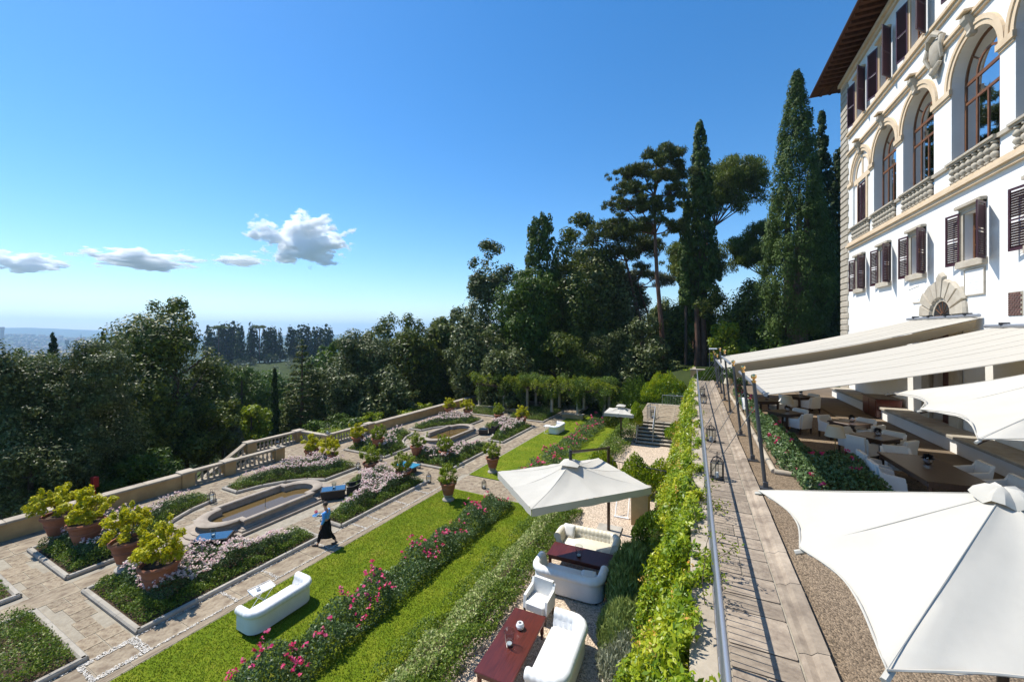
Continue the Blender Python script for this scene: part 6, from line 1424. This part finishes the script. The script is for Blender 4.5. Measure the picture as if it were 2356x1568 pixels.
cypress('thin distant cypress left of the tall wood', 1076, 85, 730, 880, 17, 'leaf_cypress_dark', 121, k=40)
tree('greenish shrub mound behind the wall right of the stairs', 780, 42, 955, 1010, 130, 'leaf_green', 122, trunk=False, k=30)
tree('low bright hedge plant behind the opening', 735, 36, 985, 1030, 150, 'leaf_lime', 123, trunk=False, k=30)
tree('low creeping juniper hanging over the far wall', 930, 45, 935, 985, 170, 'leaf_lime', 124, trunk=False, k=40, rb=.16)
# the tall wood right of the middle
tree('tall grey-green evergreen oak at the left of the tall wood', 1155, 58, 580, 960, 190, 'leaf_ilex', 131, cover=5.4, k=70, rb=.24)
cypress('broad dark conifer towering in the tall wood', 1245, 56, 494, 940, 150, 'leaf_cypress', 132, cover=5, k=300, tipw=.32, prof=.85)
tree('dark evergreen oak right of the towering conifer', 1335, 60, 512, 950, 200, 'leaf_oak', 133, cover=5.4, k=70, rb=.22)
tree('pale evergreen bush at the foot of the tall wood', 1165, 47, 800, 960, 150, 'leaf_ilex', 134)
tree('dark undergrowth behind the pergola', 1300, 50, 770, 960, 230, 'leaf_oak', 135)
tree('grey leafy bush behind the far end of the pergola', 1405, 50, 770, 950, 130, 'leaf_ilex', 136)
tree('evergreen bush at the foot of the tall pine', 1475, 50, 735, 940, 140, 'leaf_ilex', 137)
tree('dark bush right of the tall pine trunk', 1555, 56, 705, 920, 130, 'leaf_oak', 138)
tree('dark tree between the twin trunks and the great cypress', 1715, 48, 645, 870, 180, 'leaf_oak', 139, cover=5.4)
tree('bright lime leaved sapling behind the leaning poles', 1668, 44, 735, 850, 70, 'leaf_lime', 140, k=24)
tree('dark bush below the great cypress', 1790, 42, 740, 880, 150, 'leaf_green', 141)
tree('thin twiggy tree rising behind the evergreen oak', 1325, 70, 508, 640, 70, 'leaf_olive', 142, cover=.35, k=30, rb=.18)
tree('dark bush at the end of the terrace wall', 1560, 47, 840, 920, 90, 'leaf_lime', 143, k=30, trunk=False)
tree('dark undergrowth left of the twin trunks', 1500, 60, 800, 950, 200, 'leaf_oak', 144)
tree('dark green tree filling the wood under the towering conifer', 1205, 53, 600, 950, 170, 'leaf_green', 145, cover=4.0)
tree('evergreen filling the wood between conifer and dark oak', 1292, 54, 590, 950, 150, 'leaf_oak', 146, cover=4.0)
tree('dark tree at the right end of the tall wood', 1400, 57, 600, 950, 140, 'leaf_ilex', 147)
tree('low dark tree before the left part of the tall wood', 1095, 52, 705, 950, 150, 'leaf_ilex', 148)
tree('dark shrub filling the dip below the garden steps', 430, 34, 985, 1075, 150, 'leaf_oak', 149, k=34)
tree('dark shrub left of the garden steps', 190, 24, 1060, 1180, 200, 'leaf_green', 150, k=34)
tree('evergreen mass behind the lower pine', 1425, 66, 615, 930, 170, 'leaf_ilex', 171)
tree('evergreen mass behind the tall pine trunk', 1530, 70, 690, 930, 150, 'leaf_oak', 172)
tree('oak filling the gap left of the tall wood', 1065, 60, 735, 970, 130, 'leaf_oak', 173)
tree('oak in the dip between conifer and grey-green oak', 752, 62, 792, 1000, 130, 'leaf_green', 174)
tree('low dark wood edge left of the slim cypress', 520, 58, 830, 1000, 150, 'leaf_oak', 175)
# pines
def pine(label, px, t, pts, tiers, mt, seed, name='pine_tree', r0=.3, Lf=.012, n=9000, bark='pine_bark', flat=.35):
    "trunk through (px, py) points; tiers of foliage pads (px, py, w, h)"
    rng = np.random.default_rng(seed); x, y, g = place(px, t); T = thing(name, label, 'tree', (x, y, g)); o = Vector((x, y, g)); mb = MB()
    P = [at(a, b, t) - o for a, b in pts]; P = [Vector((P[0].x, P[0].y, -.6))] + P
    mb.tube(P, [r0 * (1.2 - .95 * i / (len(P) - 1)) for i in range(len(P))], 8); bl = []
    for a, b, w, h in tiers:
        c = at(a, b, t + rng.normal(0, 1.2)) - o; rw, rh = w / 2 * t / FP, h / 2 * t / FP
        j = min(range(1, len(P)), key=lambda i: (P[i] - c).length + max(0, P[i].z - c.z) * 2.5); s = P[j]
        m = s.lerp(c, .55) + Vector((0, 0, -.3)); mb.tube([s, m, c], [r0 * .34, r0 * .26, .06], 5)
        for q in range(max(9, int(w / 3))):
            d = np.clip(rng.normal(size=3) * .62, -1.05, 1.05); e = Vector((d[0] * rw, d[1] * rw * .8, d[2] * rh + (abs(d[0]) - .5) * -.2 * rh)) + c; f = rng.uniform(.35, .8); bl.append((*e, rh * f * 1.2, rh * f * 1.2, rh * f * (flat + .3)))
            if q % 3 == 0: mb.tube([m.lerp(c, .5), e], [r0 * .12, .015], 4)
    mb.build('trunk', bark, T, smooth=True)
    link('crown', quads('crown', blob_leaves(bl, n, Lf * t, rng, asp=.14, out=.15, shell=(.3, 1.1), up=.3, T=(0, 0, .8), tri=True), mt), T); return T
pine('tall pine with bare trunk and ragged horizontal boughs', 1524, 50, [(1528, 840), (1521, 740), (1512, 640), (1507, 540), (1506, 450), (1510, 380), (1520, 345)],
     [(1512, 362, 46, 30), (1545, 352, 40, 34), (1478, 394, 80, 30), (1440, 402, 76, 18), (1560, 395, 60, 30), (1515, 410, 70, 24), (1462, 436, 84, 28), (1550, 440, 60, 30), (1430, 468, 80, 20), (1472, 472, 76, 26), (1530, 480, 60, 26), (1420, 505, 50, 14), (1460, 520, 84, 28), (1545, 520, 40, 30), (1500, 505, 50, 20), (1478, 455, 40, 16)], 'leaf_pine', 151, n=34000)
pine('lower pine with curved trunk left of the tall pine', 1470, 58, [(1482, 800), (1468, 720), (1452, 650), (1440, 600), (1425, 560)],
     [(1400, 530, 80, 34), (1440, 535, 80, 40), (1360, 548, 60, 26), (1470, 570, 60, 40), (1425, 585, 60, 34), (1500, 560, 40, 40), (1480, 620, 40, 30), (1400, 580, 50, 24)], 'leaf_pine', 152, n=16000)
pine('bare branched tree with pale forked limbs behind the tall pine', 1500, 62, [(1500, 800), (1490, 720), (1468, 660)], [(1440, 640, 50, 26), (1470, 625, 40, 26), (1505, 640, 40, 30), (1540, 650, 40, 30), (1420, 670, 40, 20)], 'leaf_olive', 153, n=3500)
pine('umbrella pine with yellow-green dome right of the pointed cypress', 1622, 60, [(1615, 700), (1618, 620), (1628, 560), (1645, 520)],
     [(1640, 395, 70, 50), (1690, 390, 80, 46), (1725, 402, 60, 50), (1660, 430, 80, 50), (1705, 432, 70, 46), (1748, 420, 30, 36), (1640, 460, 50, 40), (1675, 468, 60, 36), (1620, 420, 50, 50), (1735, 450, 40, 26)], 'leaf_stone_pine', 154, 'umbrella_pine', n=26000, flat=.6)
pine('umbrella pine dome peeping out left of the great cypress', 1772, 58, [(1775, 760), (1772, 690), (1765, 640)],
     [(1735, 560, 70, 50), (1710, 575, 50, 46), (1760, 545, 50, 44), (1720, 600, 60, 34), (1755, 590, 50, 40), (1700, 595, 30, 26)], 'leaf_stone_pine', 155, 'umbrella_pine', n=16000, flat=.6)
pine('dark umbrella pine crown behind the pointed cypress', 1590, 64, [(1598, 800), (1592, 700), (1580, 640)], [(1570, 580, 60, 40), (1550, 600, 50, 36), (1590, 610, 60, 40), (1630, 600, 50, 50), (1640, 630, 40, 40), (1560, 625, 40, 26)], 'leaf_stone_pine', 156, 'umbrella_pine', n=13000, flat=.5)
cypress('tall pointed cypress with several bare stems at its foot', 1610, 52, 277, 760, 98, 'leaf_cypress', 157, cover=5, k=330, trunks=4, tipw=.06, prof=.62)
cypress('secondary leader of the pointed cypress, lower and left', 1578, 51, 436, 690, 44, 'leaf_cypress', 158, cover=3.8, k=80, tipw=.2)
cypress('great cypress with clumped foliage beside the villa', 1832, 40, 164, 750, 172, 'leaf_cypress', 159, cover=7.0, k=760, tipw=.05, prof=.68, trunks=3, Lf=.0068)
cypress('dark cypress just behind the great cypress', 1890, 46, 258, 800, 92, 'leaf_cypress_dark', 160, cover=4.6, k=280, tipw=.06)
cypress('dark cypress against the villa corner', 1930, 47, 345, 800, 100, 'leaf_cypress_dark', 161, cover=4.6, k=280, tipw=.25)
cypress('faint distant cypress between the pine trunks', 1536, 80, 690, 860, 16, 'leaf_cypress_dark', 162, k=40)
# twin trunks
for i, (px, lab) in enumerate(((1604, 'left one of the twin bare trunks by the walkway end'), (1618, 'right one of the twin bare trunks by the walkway end'))):
    x, y, g = place(px, 50); T = thing('bare_tree', lab, 'tree', (x, y, g)); MB().tube([(0, 0, -.5), (.1, 0, 3), (-.1, 0, 8)], [.42, .36, .28], 10).build('trunk', 'pine_bark', T, smooth=True)
# tiered conifer
rng = np.random.default_rng(170); x, y, g = place(695, 46); T = thing('tiered_conifer', 'pale tiered conifer standing before the ridge', 'tree', (x, y, g)); zt, zb = zat(784, 46) - g, zat(1010, 46) - g; bl = []
for i in range(16):
    f = i / 16; r = 2.9 * (1 - f) ** .8 + .15
    for k in range(max(4, int(11 * (1 - f)))):
        a = k * 6.283 / max(4, int(11 * (1 - f))) + i; bl.append((math.cos(a) * r * .72, math.sin(a) * r * .72, zb + (zt - zb) * f - .12 * r, r * .36, r * .36, .22))
bl.append((0, 0, zt - .3, .15, .15, .5)); link('crown', quads('crown', blob_leaves(bl, 11000, .42, rng, asp=.3, out=.4, up=.5), 'leaf_pine'), T); MB().tube([(0, 0, -.5), (0, 0, zt * .97)], [.3, .03], 8).build('trunk', 'pine_bark', T, smooth=True)

# ================================================================== distance: ridge, valley wood, city, hills
rc = random.Random(6); V3 = []
for s in (1, 2, 3):
    rng = np.random.default_rng(180 + s); bl = [(0, 0, .12 + .85 * f, .11 * (1 - f) ** .55 + .012, .11 * (1 - f) ** .55 + .012, .08) for f in np.linspace(0, .95, 14)]
    V3.append(quads('crown', blob_leaves(bl, 420, .075, rng, asp=.5, out=.6, T=(0, 0, 1)), 'leaf_cypress_dark'))
tk = MB().tube([(0, 0, 0), (0, 0, .4)], [.02, .012], 6).mesh('trunk'); tk.materials.append(MT['bark'])
CYX = [(478, 748), (486, 752), (506, 742), (514, 746), (521, 740), (529, 744), (537, 738), (546, 741), (553, 745), (577, 742), (584, 747), (609, 752), (617, 754), (625, 749), (633, 752), (644, 755), (668, 748), (678, 753), (688, 747), (699, 743), (709, 746), (722, 752), (731, 748), (741, 750), (751, 746), (760, 749)]
for i, (px, top) in enumerate(CYX):
    t = 335 + rc.uniform(-12, 12); x, y, g = place(px, t); h = zat(top, t) - g; T = thing('cypress_tree', ORD[i] + ' cypress from the left in the row on the distant ridge', 'tree', (x, y, g - .5), rc.uniform(0, 6), 'cypresses on the distant ridge')
    w = h * rc.uniform(.85, 1.25) * (1.25 if i % 3 == 1 else 1.0); T.scale = (w, w, h + .5); link('crown', V3[i % 3], T); link('trunk', tk, T)
for px, top, lab in ((503, 748, 'distant umbrella pine at the left end of the ridge'), (597, 748, 'distant umbrella pine between the ridge cypresses')):
    t = 330; x, y, g = place(px, t); h = zat(top, t) - g; rng = np.random.default_rng(px); bl = [(rng.normal(0, 2.6), rng.normal(0, 2.6), h - 1.6 + rng.normal(0, .4), 2.2, 2.2, 1.0) for _ in range(9)]
    T = thing('umbrella_pine', lab, 'tree', (x, y, g)); link('crown', quads('crown', blob_leaves(bl, 700, 1.1, rng, asp=.5), 'leaf_stone_pine'), T); MB().tube([(0, 0, -1), (0, 0, h - 2)], [.5, .3], 6).tube([(0, 0, h - 5), (2, 0, h - 2)], .15, 5).tube([(0, 0, h - 5), (-2, 0, h - 2)], .15, 5).build('trunk', 'pine_bark', T)
def wood(name, label, n_tree, per, f, mt, seed, hmin, hmax, Lk=.16):
    rng = np.random.default_rng(seed); Vs = []
    for i in range(n_tree):
        px, t = f(rng); p = at(px, 762, t); g = ground_z(p.x, p.y); h = rng.uniform(hmin, hmax)
        if t < 245: h = min(h, zat((815 if 420 < px < 780 else 800) + 30 * rng.random() - (0 if px < 1080 else 60), t) - g)
        if h < 1.5: continue
        w = h * rng.uniform(.42, .62)
        bl = [(p.x + rng.normal(0, w * .4), p.y + rng.normal(0, w * .4), g + h * rng.uniform(.4, .82), w * .5, w * .5, h * .22) for _ in range(7)]
        Vs.append(blob_leaves(bl, per, h * Lk, rng, asp=.6, out=.6, tri=True))
    o = link(name, quads(name, np.concatenate(Vs), mt)); return tag(o, label, None, None, 'stuff')
wood('valley_wood', 'dark green wood filling the valley below the garden', 190, 260, lambda r: (r.uniform(-120, 1150), r.uniform(85, 230)), 'far_green', 191, 6, 11)
wood('dip_wood', 'green wood in the dip below the ridge', 150, 260, lambda r: (r.uniform(400, 800), r.uniform(80, 240)), 'leaf_green', 197, 6, 14)
wood('slope_wood', 'wood on the slope beyond the big oaks', 70, 330, lambda r: (r.uniform(380, 1120), r.uniform(60, 95)), 'leaf_green', 192, 5, 8)
wood('ridge_grove', 'grey-green olive groves on the distant ridge', 170, 90, lambda r: (r.uniform(400, 820), r.uniform(255, 345)), 'leaf_olive', 193, 3.5, 6)
wood('ridge_wood', 'darker trees along the ridge under the cypresses', 60, 130, lambda r: (r.uniform(440, 800), r.uniform(318, 350)), 'far_green', 194, 5, 8)
wood('far_wood', 'hazy woods in the far valley', 260, 70, lambda r: (r.uniform(-150, 1700), r.uniform(380, 900)), 'far_green', 195, 10, 18, .2)
wood('back_wood', 'dark wood behind the terrace and the pines', 60, 420, lambda r: (r.uniform(1080, 1800), r.uniform(66, 90)), 'leaf_oak', 196, 6, 10)
mat('city', (0.30, 0.235, 0.18), rough=0.9, rnd=0.45)
mat('far_dome', (0.20, 0.085, 0.055), rough=0.9)
rng = np.random.default_rng(200); mb = MB()
for i in range(900):
    t = rng.uniform(1700, 3600); px = rng.uniform(-90, 300); p = at(px, 762, t); g = ground_z(p.x, p.y) - 1; w, d, h = rng.uniform(10, 30), rng.uniform(10, 24), rng.uniform(9, 20)
    mb.box(p.x - w / 2, p.x + w / 2, p.y - d / 2, p.y + d / 2, g, g + h); mb.rings([[(p.x - w / 2 - .5, p.y - d / 2 - .5, g + h), (p.x + w / 2 + .5, p.y - d / 2 - .5, g + h), (p.x + w / 2 + .5, p.y + d / 2 + .5, g + h), (p.x - w / 2 - .5, p.y + d / 2 + .5, g + h)], [(p.x - w / 2 + 2, p.y - .5, g + h + 3), (p.x + w / 2 - 2, p.y - .5, g + h + 3), (p.x + w / 2 - 2, p.y + .5, g + h + 3), (p.x - w / 2 + 2, p.y + .5, g + h + 3)]])
tag(mb.build('city_houses', 'city'), 'distant pale city houses in the plain', None, None, 'stuff')
t = 2700; p = at(186, 762, t); g = ground_z(p.x, p.y); dm = thing('cathedral_dome', 'distant ribbed cathedral dome with lantern above the city', 'dome', (p.x, p.y, g)); S = t / FP
H0 = zat(799, t) - g; 
MB().lathe([(15 * S, -2), (15 * S, H0 - 4)], 8).build('base', 'city', dm); MB().lathe([(13 * S, H0 - 4), (13 * S, H0 + 6 * S)], 8).build('drum', 'city', dm)
pf = [(13.4, 6), (13.2, 9), (12.2, 13), (10.2, 17), (7.2, 20.5), (3, 23)]; MB().lathe([(r * S, H0 + z_ * S) for r, z_ in pf], 8).build('dome', 'far_dome', dm)
for k in range(8): a = 2 * math.pi * k / 8; MB().tube([(r * S * 1.01 * math.cos(a), r * S * 1.01 * math.sin(a), H0 + z_ * S) for r, z_ in pf], .35 * S, 5).build('rib', 'city', dm)
MB().lathe([(3 * S, H0 + 23 * S), (1.9 * S, H0 + 24 * S), (1.9 * S, H0 + 28 * S), (0.2 * S, H0 + 33 * S)], 8).build('lantern', 'plaster', dm)
for px, top, w, lab in ((5, 752, 5, 'distant tall tower at the left edge of the city'), (43, 792, 5, 'distant square tower in the city'), (67, 785, 3.5, 'distant slim tower in the city')):
    p = at(px, 762, 2500); g = ground_z(p.x, p.y); h = zat(top, 2500) - g; S = 2500 / FP; T = thing('city_tower', lab, 'tower', (p.x, p.y, g), 0, 'towers of the distant city'); MB().box(-w / 2 * S, w / 2 * S, -w / 2 * S, w / 2 * S, -3, h * .86).build('shaft', 'city', T); MB().bbox(-w * .62 * S, w * .62 * S, -w * .62 * S, w * .62 * S, h * .861, h, .5).build('top', 'city', T)
p = at(153, 762, 700); g = ground_z(p.x, p.y); S = 700 / FP; T = thing('floodlight_mast', 'distant stadium floodlight mast beside the small cypress', 'mast', (p.x, p.y, g)); h = zat(790, 700) - g
MB().tube([(0, 0, -1), (0, 0, h)], .8, 6).build('mast', 'rail_metal', T); MB().rings([[(-5 * S, -1, h - 1 * S), (5 * S, 1, h - 2.5 * S), (5 * S, 1, h + 8 * S), (-5 * S, -1, h + 9 * S)], [(-5 * S, 0, h - 1 * S), (5 * S, 2, h - 2.5 * S), (5 * S, 2, h + 8 * S), (-5 * S, 0, h + 9 * S)]]).build('lamp_panel', 'rail_metal', T)

# ================================================================== clouds and air
def cloud_mat(name, dens, seed, rough=1.0, ns=2.3):
    m = bpy.data.materials.new(name); m.use_nodes = True; t = m.node_tree; t.nodes.clear(); L = t.links; MT[name] = m
    tc = t.nodes.new('ShaderNodeTexCoord'); mp = t.nodes.new('ShaderNodeMapping'); mp.inputs['Location'].default_value = (seed * 3.1, seed * 1.7, seed); L.new(tc.outputs['Object'], mp.inputs['Vector'])
    ns_ = t.nodes.new('ShaderNodeTexNoise'); ns_.inputs['Scale'].default_value = ns; ns_.inputs['Detail'].default_value = 7; ns_.inputs['Roughness'].default_value = .58; L.new(mp.outputs[0], ns_.inputs['Vector'])
    le = t.nodes.new('ShaderNodeVectorMath'); le.operation = 'LENGTH'; L.new(tc.outputs['Object'], le.inputs[0])
    a = t.nodes.new('ShaderNodeMath'); a.operation = 'MULTIPLY_ADD'; a.inputs[1].default_value = 3.0 * rough; a.inputs[2].default_value = -1.5 * rough + .62; L.new(ns_.outputs['Fac'], a.inputs[0])
    s = t.nodes.new('ShaderNodeMath'); s.operation = 'SUBTRACT'; L.new(a.outputs[0], s.inputs[0]); L.new(le.outputs['Value'], s.inputs[1])
    k = t.nodes.new('ShaderNodeMapRange'); k.inputs[1].default_value = 0.0; k.inputs[2].default_value = .30; k.inputs[3].default_value = 0; k.inputs[4].default_value = dens; L.new(s.outputs[0], k.inputs[0])
    v = t.nodes.new('ShaderNodeVolumePrincipled'); v.inputs['Color'].default_value = (1, 1, 1, 1); v.inputs['Anisotropy'].default_value = 0.0; L.new(k.outputs[0], v.inputs['Density'])
    o = t.nodes.new('ShaderNodeOutputMaterial'); L.new(v.outputs[0], o.inputs['Volume'])
    try: m.cycles.volume_step_rate = .35
    except Exception: pass
    return m
CL = [(702, 553, 205, 104, 3000, .16, 1, 'large puffy white cloud over the middle of the view'), (58, 604, 150, 42, 4200, .09, 2, 'flat white cloud at the left edge'), (325, 597, 225, 40, 4200, .10, 3, 'long tapering white cloud left of the large one'), (552, 600, 110, 24, 4200, .07, 4, 'small thin cloud strip below the large cloud')]
for i, (px, py, w, h, t, dn, sd_, lab) in enumerate(CL):
    cloud_mat('cloud%d' % i, dn, sd_); me = MB().box(-1, 1, -1, 1, -1, 1).mesh('cloud'); me.materials.append(MT['cloud%d' % i]); c = at(px, py, t)
    o = link('cloud', me, None, c, YAW, None, (w / 2 * t / FP * 1.15, w / 2 * t / FP * .8, h / 2 * t / FP * 1.25)); tag(o, lab, 'cloud', 'summer clouds')
hm = bpy.data.materials.new('haze'); hm.use_nodes = True; t = hm.node_tree; t.nodes.clear(); v = t.nodes.new('ShaderNodeVolumePrincipled'); v.inputs['Color'].default_value = (.50, .73, 1.0, 1); v.inputs['Density'].default_value = HAZE; v.inputs['Anisotropy'].default_value = .2
o = t.nodes.new('ShaderNodeOutputMaterial'); t.links.new(v.outputs[0], o.inputs['Volume']); MT['haze'] = hm
try: hm.cycles.homogeneous_volume = True
except Exception: pass
me = MB().box(-15000, 15000, -15000, 15000, -99, 330).mesh('haze'); me.materials.append(hm); tag(link('haze', me), 'thin summer haze over the valley', None, None, 'stuff')
